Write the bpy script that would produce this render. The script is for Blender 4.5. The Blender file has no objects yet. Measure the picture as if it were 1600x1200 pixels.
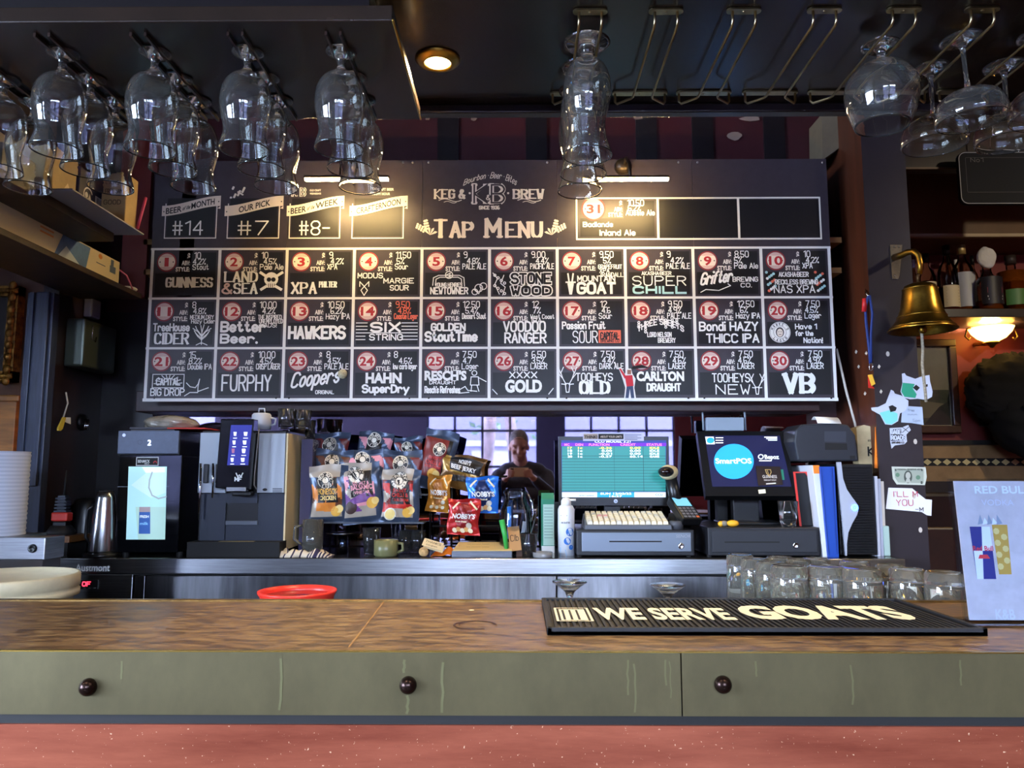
import bpy, math, random
from math import sin, cos, pi, radians, sqrt, atan2
from mathutils import Vector, Matrix, Euler
random.seed(7)
S = bpy.context.scene
COL = S.collection
# ------------------------------------------------------------------ camera, world, exposure
ZC = 1.35
cam_d = bpy.data.cameras.new('camera'); cam_d.sensor_width = 36.0; cam_d.sensor_fit = 'HORIZONTAL'; cam_d.lens = 27.0
cam_d.clip_start = 0.02; cam_d.clip_end = 60
cam = bpy.data.objects.new('camera', cam_d); COL.objects.link(cam)
cam.location = (0, 0, ZC); cam.rotation_euler = (radians(96.56), 0, radians(0.525))
S.camera = cam
S.view_settings.view_transform = 'Standard'; S.view_settings.look = 'None'
S.view_settings.gamma = 1.0; S.view_settings.use_curve_mapping = False
S.view_settings.exposure = 0.9
cy = S.cycles
cy.max_bounces = 20; cy.transmission_bounces = 20; cy.glossy_bounces = 6; cy.diffuse_bounces = 4; cy.transparent_max_bounces = 16
cy.caustics_reflective = False; cy.caustics_refractive = False; cy.sample_clamp_indirect = 5.0; cy.use_denoising = True
wd = bpy.data.worlds.new('sky'); S.world = wd; wd.use_nodes = True
nt = wd.node_tree; bg = nt.nodes['Background']
bg.inputs['Color'].default_value = (0.72, 0.81, 1.0, 1); bg.inputs['Strength'].default_value = 58.0

def lamp(name, kind, loc, power, color, rot=(0, 0, 0), size=0.05, spot=None, blend=0.5):
    d = bpy.data.lights.new(name, kind); d.energy = power; d.color = color
    if kind == 'AREA': d.shape = 'DISK'; d.size = size
    else: d.shadow_soft_size = size
    if spot: d.spot_size = radians(spot); d.spot_blend = blend
    o = bpy.data.objects.new(name, d); o.location = loc; o.rotation_euler = rot; COL.objects.link(o)
    return o
WARM = (1.0, 0.74, 0.42); WARMW = (1.0, 0.83, 0.6)
# unseen warm ceiling lamps added to light the bar front (behind and above the camera)
for (x, y, p) in ((-2.6, 0.1, 36), (-0.9, 0.1, 36), (0.9, 0.1, 36), (2.6, 0.1, 36), (-1.8, -1.7, 40), (1.8, -1.7, 40), ):
    lamp('added_ceiling_lamp', 'SPOT', (x, y, 3.1), p, WARMW, (0, 0, 0), 0.04, 130, 0.8)
lamp('room_lamp', 'SPOT', (3.3, 1.5, 3.1), 80, WARMW, (radians(45), 0, radians(12)), 0.05, 110, 0.8)   # lamp of the right-hand room
# daylight portals in the three windows of the front wall
WINS = [(-1.18, 0.24), (0.57, 1.99), (-4.65, -3.9)]
ADDED_WIN = (-3.1, -0.2)   # unseen broad window added in the left side wall for cool daylight, its near end beside the bar
o = lamp('added_window_portal', 'AREA', (-5.06, -1.65, 1.85), 1, (1, 1, 1), (radians(90), 0, radians(-90))); o.data.shape = 'RECTANGLE'; o.data.size = 2.9; o.data.size_y = 1.8; o.data.cycles.is_portal = True
for (a, b) in WINS:
    o = lamp('window_portal', 'AREA', ((a + b) / 2, -3.58, 1.85), 1, (1, 1, 1), (radians(90), 0, 0))
    o.data.shape = 'RECTANGLE'; o.data.size = b - a; o.data.size_y = 1.8; o.data.cycles.is_portal = True

# ------------------------------------------------------------------ helpers
RM = Euler((radians(96.56), 0, radians(0.525))).to_matrix()
def ray(px, py): return RM @ Vector(((px - 800) / 1200, (600 - py) / 1200, -1))
def P(px, py, Y=None, Z=None, X=None):
    d = ray(px, py)
    t = (Y / d.y) if Y is not None else ((Z - ZC) / d.z if Z is not None else X / d.x)
    return Vector((d.x * t, d.y * t, ZC + d.z * t))
def lin(c):
    c = c / 255
    return c / 12.92 if c <= 0.04045 else ((c + 0.055) / 1.055) ** 2.4
def rgb(*c): return tuple(lin(x) for x in c) + (1,)
MATS = {}
def M(name, col=(128, 128, 128), rough=0.5, metal=0.0, emit=0.0, trans=0.0, ior=1.45, noise=0.0, nscale=12, bump=0.0, alpha=1.0, coat=0.0, aniso=0.0, stretch=(1, 1, 1), col2=None, sheen=0):
    if name in MATS: return MATS[name]
    m = bpy.data.materials.new(name); MATS[name] = m; m.use_nodes = True
    n = m.node_tree.nodes; l = m.node_tree.links; b = n['Principled BSDF']
    b.inputs['Base Color'].default_value = rgb(*col); b.inputs['Roughness'].default_value = rough; b.inputs['Metallic'].default_value = metal
    b.inputs['IOR'].default_value = ior; b.inputs['Transmission Weight'].default_value = trans; b.inputs['Alpha'].default_value = alpha
    b.inputs['Coat Weight'].default_value = coat
    if aniso:
        b.inputs['Anisotropic'].default_value = aniso; b.inputs['Anisotropic Rotation'].default_value = .25; tg = n.new('ShaderNodeTangent'); tg.direction_type = 'RADIAL'; tg.axis = 'Z'; l.new(tg.outputs[0], b.inputs['Tangent'])
    if emit: b.inputs['Emission Color'].default_value = rgb(*col); b.inputs['Emission Strength'].default_value = emit
    if noise or bump or col2:
        tc = n.new('ShaderNodeTexCoord'); mp = n.new('ShaderNodeMapping'); mp.inputs['Scale'].default_value = stretch
        l.new(tc.outputs['Object'], mp.inputs['Vector'])
        t = n.new('ShaderNodeTexNoise'); t.inputs['Scale'].default_value = nscale; t.inputs['Detail'].default_value = 6; t.inputs['Roughness'].default_value = 0.65
        l.new(mp.outputs['Vector'], t.inputs['Vector'])
        if noise or col2:
            r = n.new('ShaderNodeValToRGB'); c2 = col2 or tuple(max(0, min(255, x * (1 - noise))) for x in col)
            r.color_ramp.elements[0].position = 0.35; r.color_ramp.elements[0].color = rgb(*c2)
            r.color_ramp.elements[1].position = 0.65; r.color_ramp.elements[1].color = rgb(*col)
            l.new(t.outputs['Fac'], r.inputs['Fac']); l.new(r.outputs['Color'], b.inputs['Base Color'])
        if bump:
            bp = n.new('ShaderNodeBump'); bp.inputs['Strength'].default_value = bump; bp.inputs['Distance'].default_value = 0.01
            l.new(t.outputs['Fac'], bp.inputs['Height']); l.new(bp.outputs['Normal'], b.inputs['Normal'])
    return m
def Mpane(name, tint=(245, 250, 255), ior=1.45):
    """Thin clear sheet: lets light straight through, reflects by Fresnel."""
    if name in MATS: return MATS[name]
    m = bpy.data.materials.new(name); MATS[name] = m; m.use_nodes = True
    n = m.node_tree.nodes; l = m.node_tree.links; n.remove(n['Principled BSDF'])
    tr = n.new('ShaderNodeBsdfTransparent'); tr.inputs['Color'].default_value = rgb(*tint)
    gl = n.new('ShaderNodeBsdfGlossy'); gl.inputs['Roughness'].default_value = 0.03
    fr = n.new('ShaderNodeFresnel'); fr.inputs['IOR'].default_value = ior
    mx = n.new('ShaderNodeMixShader'); l.new(fr.outputs[0], mx.inputs[0]); l.new(tr.outputs[0], mx.inputs[1]); l.new(gl.outputs[0], mx.inputs[2])
    l.new(mx.outputs[0], n['Material Output'].inputs['Surface'])
    return m

class MB:
    def __init__(s): s.v = []; s.f = []; s.m = []; s.sm = []
    def add(s, vs, fs, mi=0, sm=False):
        o = len(s.v); s.v += [Vector(v) for v in vs]
        for f in fs: s.f.append([i + o for i in f]); s.m.append(mi); s.sm.append(sm)
        return s
    def box(s, x0, x1, y0, y1, z0, z1, mi=0, T=None):
        if x0 > x1: x0, x1 = x1, x0
        if y0 > y1: y0, y1 = y1, y0
        if z0 > z1: z0, z1 = z1, z0
        vs = [Vector((x, y, z)) for z in (z0, z1) for (x, y) in ((x0, y0), (x1, y0), (x1, y1), (x0, y1))]
        if T: vs = [T @ v for v in vs]
        return s.add(vs, [(3, 2, 1, 0), (4, 5, 6, 7), (0, 1, 5, 4), (1, 2, 6, 5), (2, 3, 7, 6), (3, 0, 4, 7)], mi)
    def lathe(s, prof, c=(0, 0, 0), n=28, mi=0, T=None, sm=True, flip=False):
        c = Vector(c); o = len(s.v); vs = []; idx = []
        for (r, z) in prof:
            if r < 1e-6: idx.append([len(vs)]); vs.append(Vector((0, 0, z)))
            else:
                idx.append(list(range(len(vs), len(vs) + n))); vs += [Vector((r * cos(2 * pi * k / n), r * sin(2 * pi * k / n), z)) for k in range(n)]
        fs = []
        for a, b in zip(idx, idx[1:]):
            for k in range(n):
                k2 = (k + 1) % n
                if len(a) == 1 and len(b) == 1: continue
                if len(a) == 1: f = (a[0], b[k2], b[k])
                elif len(b) == 1: f = (a[k], a[k2], b[0])
                else: f = (a[k], a[k2], b[k2], b[k])
                fs.append(f[::-1] if flip else f)
        vs = [c + ((T @ v) if T else v) for v in vs]
        return s.add(vs, fs, mi, sm)
    def cyl(s, c, r, h, n=24, mi=0, T=None, r2=None):
        r2 = r if r2 is None else r2
        return s.lathe([(0, 0), (r, 0), (r, 0), (r2, h), (r2, h), (0, h)], c, n, mi, T, sm=False)
    def tube(s, pts, r, n=8, mi=0, sm=True, closed=False):
        pts = [Vector(p) for p in pts]; N = len(pts); rs = r if isinstance(r, (list, tuple)) else [r] * N
        vs = []; prev = None
        for i, p in enumerate(pts):
            if closed: t = pts[(i + 1) % N] - pts[i - 1]
            else: t = pts[min(i + 1, N - 1)] - pts[max(i - 1, 0)]
            t.normalize()
            if prev is None: a = t.orthogonal().normalized()
            else:
                a = prev - t * prev.dot(t)
                a = a.normalized() if a.length > 1e-6 else t.orthogonal().normalized()
            prev = a; b = t.cross(a)
            vs += [p + (a * cos(2 * pi * k / n) + b * sin(2 * pi * k / n)) * rs[i] for k in range(n)]
        fs = []
        for i in range(N if closed else N - 1):
            j = (i + 1) % N
            for k in range(n):
                k2 = (k + 1) % n; fs.append((i * n + k, i * n + k2, j * n + k2, j * n + k))
        if not closed: fs.append(tuple(range(n))[::-1]); fs.append(tuple((N - 1) * n + k for k in range(n)))
        return s.add(vs, fs, mi, sm)
    def prism(s, pts, vec, mi=0, mi2=None):
        pts = [Vector(p) for p in pts]; vec = Vector(vec); n = len(pts)
        nr = Vector((0, 0, 0))
        for i in range(n): nr += pts[i].cross(pts[(i + 1) % n])
        if nr.dot(vec) > 0: pts = pts[::-1]
        vs = pts + [p + vec for p in pts]
        s.add(vs, [tuple(range(n))], mi)
        s.f[-1:] = s.f[-1:]
        o = len(s.v) - 2 * n
        s.f.append([o + n + i for i in range(n)][::-1]); s.m.append(mi); s.sm.append(False)
        for i in range(n):
            j = (i + 1) % n; s.f.append([o + j, o + i, o + n + i, o + n + j]); s.m.append(mi if mi2 is None else mi2); s.sm.append(False)
        return s
    def ball(s, c, r, n=16, m=10, mi=0, T=None, fn=None):
        r = r if isinstance(r, (list, tuple)) else (r, r, r); c = Vector(c); vs = []; fs = []
        for j in range(m + 1):
            th = pi * j / m
            for k in range(n):
                ph = 2 * pi * k / n; v = Vector((r[0] * sin(th) * cos(ph), r[1] * sin(th) * sin(ph), r[2] * cos(th)))
                if fn: v = fn(v)
                vs.append(c + ((T @ v) if T else v))
        for j in range(m):
            for k in range(n):
                k2 = (k + 1) % n; fs.append((j * n + k, (j + 1) * n + k, (j + 1) * n + k2, j * n + k2))
        return s.add(vs, fs, mi, True)
    def quad(s, a, b, c, d, mi=0): return s.add([a, b, c, d], [(0, 1, 2, 3)], mi)
    def build(s, name, mats, parent=None, bevel=0, origin=None, seg=2, sub=0, T=None):
        mats = mats if isinstance(mats, (list, tuple)) else [mats]
        if parent is not None: og = ROOT[parent.name]
        elif origin is not None: og = Vector(origin)
        else:
            xs = [v.x for v in s.v]; ys = [v.y for v in s.v]; zs = [v.z for v in s.v]
            og = Vector(((min(xs) + max(xs)) / 2, (min(ys) + max(ys)) / 2, min(zs)))
        vs = [(T @ v if T else v) - og for v in s.v]
        me = bpy.data.meshes.new(name); me.from_pydata(vs, [], s.f)
        for m in mats: me.materials.append(m)
        me.polygons.foreach_set('material_index', s.m); me.polygons.foreach_set('use_smooth', s.sm); me.update()
        o = bpy.data.objects.new(name, me); COL.objects.link(o)
        if parent is not None: o.parent = parent
        else: o.location = og
        ROOT[o.name] = og
        if bevel:
            b = o.modifiers.new('bevel', 'BEVEL'); b.width = bevel; b.segments = seg; b.limit_method = 'ANGLE'; b.angle_limit = radians(40)
        if sub: u = o.modifiers.new('sub', 'SUBSURF'); u.levels = sub; u.render_levels = sub
        return o
ROOT = {}
def tag(o, label=None, cat=None, group=None, kind=None):
    if label: o['label'] = label
    if cat: o['category'] = cat
    if group: o['group'] = group
    if kind: o['kind'] = kind
    return o
def struct(o, label=None): o['kind'] = 'structure'; o['label'] = label or o.name.replace('_', ' '); o['category'] = 'structure'; return o
def thing(name, label, cat, loc, group=None):
    o = bpy.data.objects.new(name, None); o.empty_display_size = 0.05; COL.objects.link(o); o.location = loc
    ROOT[o.name] = Vector(loc); return tag(o, label, cat, group)
def dup(root, loc, rz=0.0, label=None, group=None):
    r = root.copy(); COL.objects.link(r); r.location = loc; r.rotation_euler = (0, 0, rz)
    if label: r['label'] = label
    if group: r['group'] = group
    for ch in list(root.children):
        c = ch.copy(); COL.objects.link(c); c.parent = r
        for g in list(ch.children):
            d = g.copy(); COL.objects.link(d); d.parent = c
    return r

# ------------------------------------------------------------------ lettering
G = {'A': '022842 1434', 'B': '0208 ~083847463505 ~053544433202', 'C': '~4738180703123243', 'D': '0208 ~082847432202', 'E': '48080242 0535', 'F': '480802 0535',
 'G': '~4738180703123243 434525', 'H': '0208 4248 0545', 'I': '0208', 'J': '~3833321203', 'K': '0208 480542', 'L': '080242', 'M': '0208244842', 'N': '02084248',
 'O': '~28180703123243473828', 'P': '0208 ~083847463505', 'Q': '~28180703123243473828 2442', 'R': '0208 ~083847463505 2542', 'S': '~473818070615354443321203', 'T': '0848 2822',
 'U': '~080312324348', 'V': '082248', 'W': '0812253248', 'X': '0842 0248', 'Y': '082548 2522', 'Z': '08480242',
 'a': '~3526160503122233 3632', 'b': '0802 ~0516263533221203', 'c': '~3526160503122233', 'd': '~3526160503122233 3832', 'e': '~04343526160503122233', 'f': '~3828171612 0626',
 'g': '~3526160504132334 ~3631201001', 'h': '0802 ~0516263532', 'i': '0206 08', 'j': '~161100 18', 'k': '0802 360432', 'l': '0802', 'm': '0602 ~05162522 ~25364542', 'n': '0602 ~0516263532',
 'o': '~261605031222333526', 'p': '0600 ~0516263533221203', 'q': '~3526160503122233 3630', 'r': '0602 ~05162635', 's': '~35261605142433221203', 't': '~18132233 0626',
 'u': '~0603122233 3632', 'v': '062246', 'w': '0612243246', 'x': '0632 0236', 'y': '0622 4610', 'z': '06360232',
 '0': '~28180703123243473828', '1': '072822', '2': '~071838474635 350242', '3': '~07183847463525 ~25354443321203', '4': '380444 3832', '5': '480805 ~05354443321203', '6': '~38180703123243443504',
 '7': '084812', '8': '~28180706153546473828 ~25150403123243443525', '9': '~4635150607183847433212', '.': '02', '%': '0248 ~1817070818 ~3332424333', ':': '03 06', '!': '0804 02',
 '&': '~4216172837260403123244', '$': '~473818070615354443321203 2921', '#': '1218 3238 0444 0646', '-': '0535', "'": '0708', '(': '~18070312', ')': '~08171302', '/': '0248', '+': '2327 0545', ',': '1201', '*': '05'}
def glyph(ch):
    out = []
    for st in G.get(ch, '').split():
        smo = st[0] == '~'; st = st.lstrip('~'); p = [(int(st[i]), int(st[i + 1]) - 2) for i in range(0, len(st), 2)]
        if smo:
            for _ in range(2):
                q = [p[0]]
                for a, b in zip(p, p[1:]): q += [(a[0] * .75 + b[0] * .25, a[1] * .75 + b[1] * .25), (a[0] * .25 + b[0] * .75, a[1] * .25 + b[1] * .75)]
                q.append(p[-1]); p = q
        out.append(p)
    return out
FONTC = {}
def fontmesh(s, bold, shear):
    k = (s, bold, shear)
    if k not in FONTC:
        c = bpy.data.curves.new('t', 'FONT'); c.body = s; c.size = 1; c.offset = bold; c.shear = shear; c.fill_mode = 'FRONT'; c.resolution_u = 3
        o = bpy.data.objects.new('t', c); COL.objects.link(o); bpy.context.view_layer.update()
        me = bpy.data.meshes.new_from_object(o.evaluated_get(bpy.context.evaluated_depsgraph_get()))
        FONTC[k] = ([(v.co.x, v.co.y) for v in me.vertices], [list(p.vertices) for p in me.polygons])
        bpy.data.objects.remove(o); bpy.data.curves.remove(c); bpy.data.meshes.remove(me)
    return FONTC[k]
class Fr:
    """Draws flat marks on a surface: mp(u, v, lift) gives the point of the surface."""
    def __init__(s, mb, mp, sub=0): s.mb = mb; s.mp = mp; s.k = 0; s.sub = sub
    def poly(s, pts, mi, lift=0.001):
        a = sum(p[0] * q[1] - q[0] * p[1] for p, q in zip(pts, pts[1:] + pts[:1]))
        if a < 0: pts = pts[::-1]
        s.k = (s.k + 1) % 12; lift += s.k * 1.3e-5      # neighbouring strokes never lie in exactly one plane
        if s.sub and len(pts) > 3 and abs(a) > s.sub:
            if len(pts) == 4: q = []; [q.extend([(x[0] + (y[0] - x[0]) * k / 6, x[1] + (y[1] - x[1]) * k / 6) for k in range(6)]) for x, y in zip(pts, pts[1:] + pts[:1])]; pts = q
            n = len(pts); cu = sum(p[0] for p in pts) / n; cv = sum(p[1] for p in pts) / n; R = 6
            vs = [s.mp(cu, cv, lift)] + [s.mp(cu + (u - cu) * r / R, cv + (v - cv) * r / R, lift) for r in range(1, R + 1) for u, v in pts]
            fs = [(0, 1 + k, 1 + (k + 1) % n) for k in range(n)] + [(1 + r * n + k, 1 + (r + 1) * n + k, 1 + (r + 1) * n + (k + 1) % n, 1 + r * n + (k + 1) % n) for r in range(R - 1) for k in range(n)]
            s.mb.add(vs, fs, mi); return
        s.mb.add([s.mp(u, v, lift) for u, v in pts], [tuple(range(len(pts)))], mi)
    def rect(s, u0, v0, u1, v1, mi, lift=0.001): s.poly([(u0, v0), (u1, v0), (u1, v1), (u0, v1)], mi, lift)
    def disc(s, u, v, r, mi, lift=0.001, n=24, ry=None): s.poly([(u + r * cos(2 * pi * k / n), v + (ry or r) * sin(2 * pi * k / n)) for k in range(n)], mi, lift)
    def ring(s, u, v, r, w, mi, lift=0.001, n=28, a0=0, a1=2 * pi): s.line([(u + r * cos(a0 + (a1 - a0) * k / n), v + r * sin(a0 + (a1 - a0) * k / n)) for k in range(n + 1)], w, mi, lift)
    def line(s, pts, w, mi, lift=0.001):
        if len(pts) == 1: return s.disc(pts[0][0], pts[0][1], w * .65, mi, lift, 8)
        for (a, b) in zip(pts, pts[1:]):
            dx, dy = b[0] - a[0], b[1] - a[1]; L = sqrt(dx * dx + dy * dy)
            if L < 1e-7: continue
            dx, dy = dx / L * w / 2, dy / L * w / 2; e = .7
            s.poly([(a[0] - dx * e + dy, a[1] - dy * e - dx), (b[0] + dx * e + dy, b[1] + dy * e - dx), (b[0] + dx * e - dy, b[1] + dy * e + dx), (a[0] - dx * e - dy, a[1] - dy * e + dx)], mi, lift)
    def rectline(s, u0, v0, u1, v1, w, mi, lift=0.001): s.line([(u0, v0), (u1, v0), (u1, v1), (u0, v1), (u0, v0)], w, mi, lift)
    def stroke(s, t, u, v, h, w, mi, lift=0.0015, fit=None, slant=0, serif=False, al='l', rise=0, xs=0.8, arc=0):
        sc = h / 6; x = 0; gl = []
        for ch in t:
            if ch == ' ': x += 2.6; continue
            g = glyph(ch); mxx = max([p[0] for st in g for p in st] + [0]); gl.append((x, g)); x += mxx + (1.9 if serif else 1.5)
        tot = max(x - 1.5, .1); k = (fit / (tot * sc)) if fit else xs
        u0 = u - (tot * sc * k / 2 if al == 'c' else (tot * sc * k if al == 'r' else 0))
        def F(px, py):
            a = px * sc * k; b = py * sc
            if arc: q = (px / tot - .5) * 2; b += arc * (1 - q * q)
            return (u0 + a + b * slant, v + b + a * rise)
        for (gx, g) in gl:
            for st in g:
                pts = [F(gx + p[0], p[1]) for p in st]
                if serif:
                    for a, b in zip(st, st[1:]):
                        vert = abs(a[1] - b[1]) > abs(a[0] - b[0]) * .8
                        s.line([F(gx + a[0], a[1]), F(gx + b[0], b[1])], w * (1.0 if vert else .5), mi, lift)
                    for e in (st[0], st[-1]):
                        if e[1] in (0, 6) and len(st) < 12: s.line([F(gx + e[0] - .8, e[1]), F(gx + e[0] + .8, e[1])], w * .45, mi, lift)
                else: s.line(pts, w, mi, lift)
    def font(s, t, u, v, h, mi, bold=0.0, lift=0.0015, fit=None, shear=0, al='l', rise=0):
        vs, fs = fontmesh(t, bold, shear)
        if not vs: return
        xs = [p[0] for p in vs]; x0, x1 = min(xs), max(xs)
        sc = h / 0.70; k = fit / ((x1 - x0) * sc) if fit else 1.0; W = (x1 - x0) * sc * k
        o = u - (W / 2 if al == 'c' else (W if al == 'r' else 0))
        pts = [((p[0] - x0) * sc * k + o, p[1] * sc) for p in vs]
        s.mb.add([s.mp(a, v + b + (a - o) * rise, lift) for a, b in pts], fs, mi)
def plane_y(Y): return lambda u, v, l: Vector((u, Y - l, v))        # faces the camera side (-Y)
def plane_z(Z): return lambda u, v, l: Vector((u, v, Z + l))
def plane(O, R, U):
    O = Vector(O); R = Vector(R).normalized(); U = Vector(U).normalized(); N = R.cross(U)
    return lambda u, v, l: O + R * u + U * v + N * l
# ------------------------------------------------------------------ materials
DARK = M('dark_paint', (24, 19, 21), 0.35, noise=.25, nscale=5)
BLACKP = M('black_plastic', (14, 14, 16), 0.32)
BLACKM = M('matte_black', (16, 15, 16), 0.7)
GREYP = M('charcoal_plastic', (44, 46, 52), 0.45)
DWOOD = M('dark_stained_wood', (42, 27, 22), 0.3, noise=.4, nscale=8, stretch=(1, 1, .15))
BWOOD = M('brown_painted_wood', (82, 42, 26), 0.38, noise=.25, nscale=6, stretch=(3, 3, .3))
STEEL = M('brushed_steel', (176, 178, 184), 0.34, 1.0, aniso=.8, noise=.15, nscale=30, stretch=(.2, .2, 6))
CHROME = M('chrome', (215, 218, 222), 0.12, 1.0)
WHITE = M('white_plastic', (225, 225, 222), 0.4)
PAPER = M('paper_white', (222, 222, 218), 0.75)
CREAM = M('cream_print', (228, 218, 182), 0.6)
GLASS = M('clear_glass', (250, 252, 250), 0.0, trans=.985, ior=1.48)
PANE = Mpane('thin_clear_sheet')
TB = M('tumbler_glass', (250, 250, 238), 0.03, trans=.94, ior=1.5)
REDW = M('oxblood_wall_paint', (60, 17, 22), 0.5, noise=.25, nscale=3)
REDB = M('dull_red_wall_paint', (120, 44, 38), 0.55, noise=.2, nscale=3)
PLUM = M('plum_glare_wall', (66, 56, 78), 0.6, noise=.1, nscale=3)  # purple-grey glare on the front wall is put into this colour
CEIL = M('dark_ceiling_paint', (40, 30, 28), 0.5)
SOFF = M('glossy_dark_soffit', (38, 28, 22), 0.26, noise=.3, nscale=4, bump=.03)
BRASS = M('aged_brass', (178, 140, 62), 0.35, 1.0, noise=.3, nscale=10)

# ------------------------------------------------------------------ room shell
def sbox(name, b, m, label=None, bevel=0): o = MB().box(*b).build(name, m, bevel=bevel); return struct(o, label)
sbox('floor', (-5, 5, -3.5, 4.8, -.1, 0), M('floor_boards', (70, 50, 36), .4, noise=.4, nscale=6, stretch=(8, .6, 1)), 'dark boarded bar floor')
sbox('ceiling', (-5.1, 5.1, -3.6, 4.8, 3.15, 3.25), CEIL, 'dark ceiling above the bar room')
mb = MB().box(-5.1, -5, -3.5, 4.8, 0, .95).box(-5.1, -5, -3.5, 4.8, 2.75, 3.15).box(-5.1, -5, -3.5, ADDED_WIN[0], .95, 2.75).box(-5.1, -5, ADDED_WIN[1], 4.8, .95, 2.75)
struct(mb.build('wall_left', PLUM), 'left side wall of the public room')
w = struct(MB().box(-5.05, -5.046, ADDED_WIN[0], ADDED_WIN[1], .95, 2.75).build('window_4', PANE, origin=(-5.05, -1.65, .95)), 'unseen broad window added in the left side wall'); f = MB()
for k in range(7): y = ADDED_WIN[0] + (ADDED_WIN[1] - ADDED_WIN[0]) * k / 6; f.box(-5.07, -5.02, y - .02, y + .02, .95, 2.75)
for z in (.96, 1.42, 1.88, 2.34, 2.74): f.box(-5.07, -5.02, ADDED_WIN[0], ADDED_WIN[1], z - .016, z + .016)
f.build('window_frame', M('window_frame_paint', (34, 34, 44), .4), w)
sbox('wall_right', (5, 5.1, -3.5, 4.8, 0, 3.15), REDB, 'right side wall of the public room')
mb = MB(); Z0, Z1, T0, T1 = .95, 2.75, -3.66, -3.5
xs = [-5.1] + [v for w in sorted(WINS) for v in w] + [1.99]
mb.box(-5.1, 1.99, T0, T1, 0, Z0).box(-5.1, 1.99, T0, T1, Z1, 3.15)
for i in range(0, len(xs) - 1, 2): mb.box(xs[i], xs[i + 1], T0, T1, Z0, Z1)
struct(mb.build('wall_front', PLUM), 'windowed wall with purple glare in its colour behind the photographer')
sbox('wall_front_red', (1.99, 5.1, T0, T1, 0, 3.15), REDB, 'red wall beside the front windows')
FRM = M('window_frame_paint', (34, 34, 44), .4)
for i, (a, b) in enumerate(WINS):
    w = struct(MB().box(a, b, -3.545, -3.541, Z0, Z1).build('window_%d' % (i + 1), PANE, origin=((a + b) / 2, -3.55, Z0)), 'paned front window number %d' % (i + 1))
    f = MB(); nx = max(2, round((b - a) / .36))
    for k in range(nx + 1): x = a + (b - a) * k / nx; h = .022 if k in (0, nx) else .016; f.box(x - h, x + h, -3.56, -3.52, Z0, Z1)
    z = 1.42 - .46
    while z < Z1 + .01: f.box(a, b, -3.56, -3.52, z - .016, z + .016); z += .46
    f.box(a - .06, b + .06, -3.55, -3.42, Z0 - .04, Z0)
    f.build('window_frame', FRM, w)
# street outside the windows
struct(MB().box(-9, 9, -13, -3.66, -.3, -.1).build('ground_outside', M('pavement', (150, 148, 150), .8, noise=.1)), 'pavement outside the windows')
mb = MB().box(-9, 9, -10.3, -10, -.1, 3.2, 0).box(-9, 9, -10.3, -9.97, 1.9, 2.02, 1).box(-1.0, -.1, -10.1, -9.95, -.1, 1.8, 1).box(.55, .75, -10.1, -9.93, -.1, 3.2, 1)
struct(mb.build('building_outside', [M('pale_render', (52, 50, 74), .8, noise=.05), M('pale_trim', (78, 78, 98), .8)]), 'pale rendered building across the street')
def tree(x, y, lean, label):
    t = thing('street_tree', label, 'tree', (x, y, -.1), 'street trees outside the front window')
    MB().tube([(x, y, -.1), (x + lean * .4, y, 1.2), (x + lean, y, 2.6), (x + lean * 1.5, y, 3.6)], [.13, .11, .1, .07], 10).build('trunk', M('pale_bark', (76, 62, 58), .8, noise=.4, nscale=9), t)
    mb = MB(); rr = random.Random(int(x * 100))
    for k in range(160):
        c = Vector((x + lean * 1.3 + rr.gauss(0, .3), y + rr.gauss(0, .2), 3.1 + rr.gauss(0, .4))); a = Vector((rr.uniform(-1, 1), rr.uniform(-1, 1), rr.uniform(-1, 1))).normalized() * .09; b = a.orthogonal().normalized() * .05
        mb.add([c - a, c + b, c + a, c - b], [(0, 1, 2, 3)])
    mb.build('foliage', M('leaf_green', (60, 84, 50), .7), t)
tree(-.62, -6.2, .18, 'pale trunked street tree leaning outside the middle of the front window')
tree(.05, -8.0, -.25, 'second pale street tree leaning the other way outside the front window')

# ------------------------------------------------------------------ walls round the back bar
ZLS = P(221, 467, Y=2.93).z
mb = MB().box(-1.81, 1.44, 3.2, 3.3, 0, 3.15, 0)
for px in (838, 1010, 1098, 1210, 700, 560): x = P(px, 215, Y=3.19).x; mb.box(x - .045, x + .045, 3.188, 3.2, 1.7, 3.15, 1)
mb.box(-1.81, P(244, 560, Y=3.19).x, 3.186, 3.2, 0, ZLS, 1)
for (px, py, w, h) in ((997, 184, 9, 3), (1172, 185, 20, 5), (1148, 212, 13, 8), (740, 185, 6, 4), (668, 185, 4, 3)):
    c = P(px, py, Y=3.186); fr = Fr(mb, plane_y(3.19)); k = 3.3 / 1200
    fr.poly([(c.x + w * k * cos(a) * random.uniform(.7, 1), c.z + h * k * sin(a) * random.uniform(.7, 1)) for a in [i * pi / 6 for i in range(12)]], 2, .002)
struct(mb.build('wall_back', [REDW, DARK, M('bare_plaster_patch', (128, 110, 100), .8)]), 'oxblood wall above and behind the tap menu')
ZLS = P(221, 467, Y=2.93).z
mb = MB().box(-1.81, -1.75, 2.85, 3.19, 0, 3.15, 0)
struct(mb.build('wall_bar_side', DWOOD), 'dark stained side wall at the end of the back bar')
mb = MB(); x0 = P(33, 600, Y=2.81).x; x1 = P(75, 600, Y=2.81).x
mb.box(x0, x1, 2.81, 2.848, 0, ZLS - .002).box(x0 + .012, x0 + .03, 2.802, 2.81, 0, ZLS - .002).box(x0 + .042, x1 - .012, 2.798, 2.81, 1.3, ZLS - .002)
struct(mb.build('pillar_left', M('blue_lit_gloss', (62, 70, 92), .3, noise=.3, nscale=14, stretch=(4, 4, .4)), bevel=.002), 'glossy fluted post with blue daylight in its colour beside the left shelves')  # bluish daylight falling on the post is put into its base colour
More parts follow.
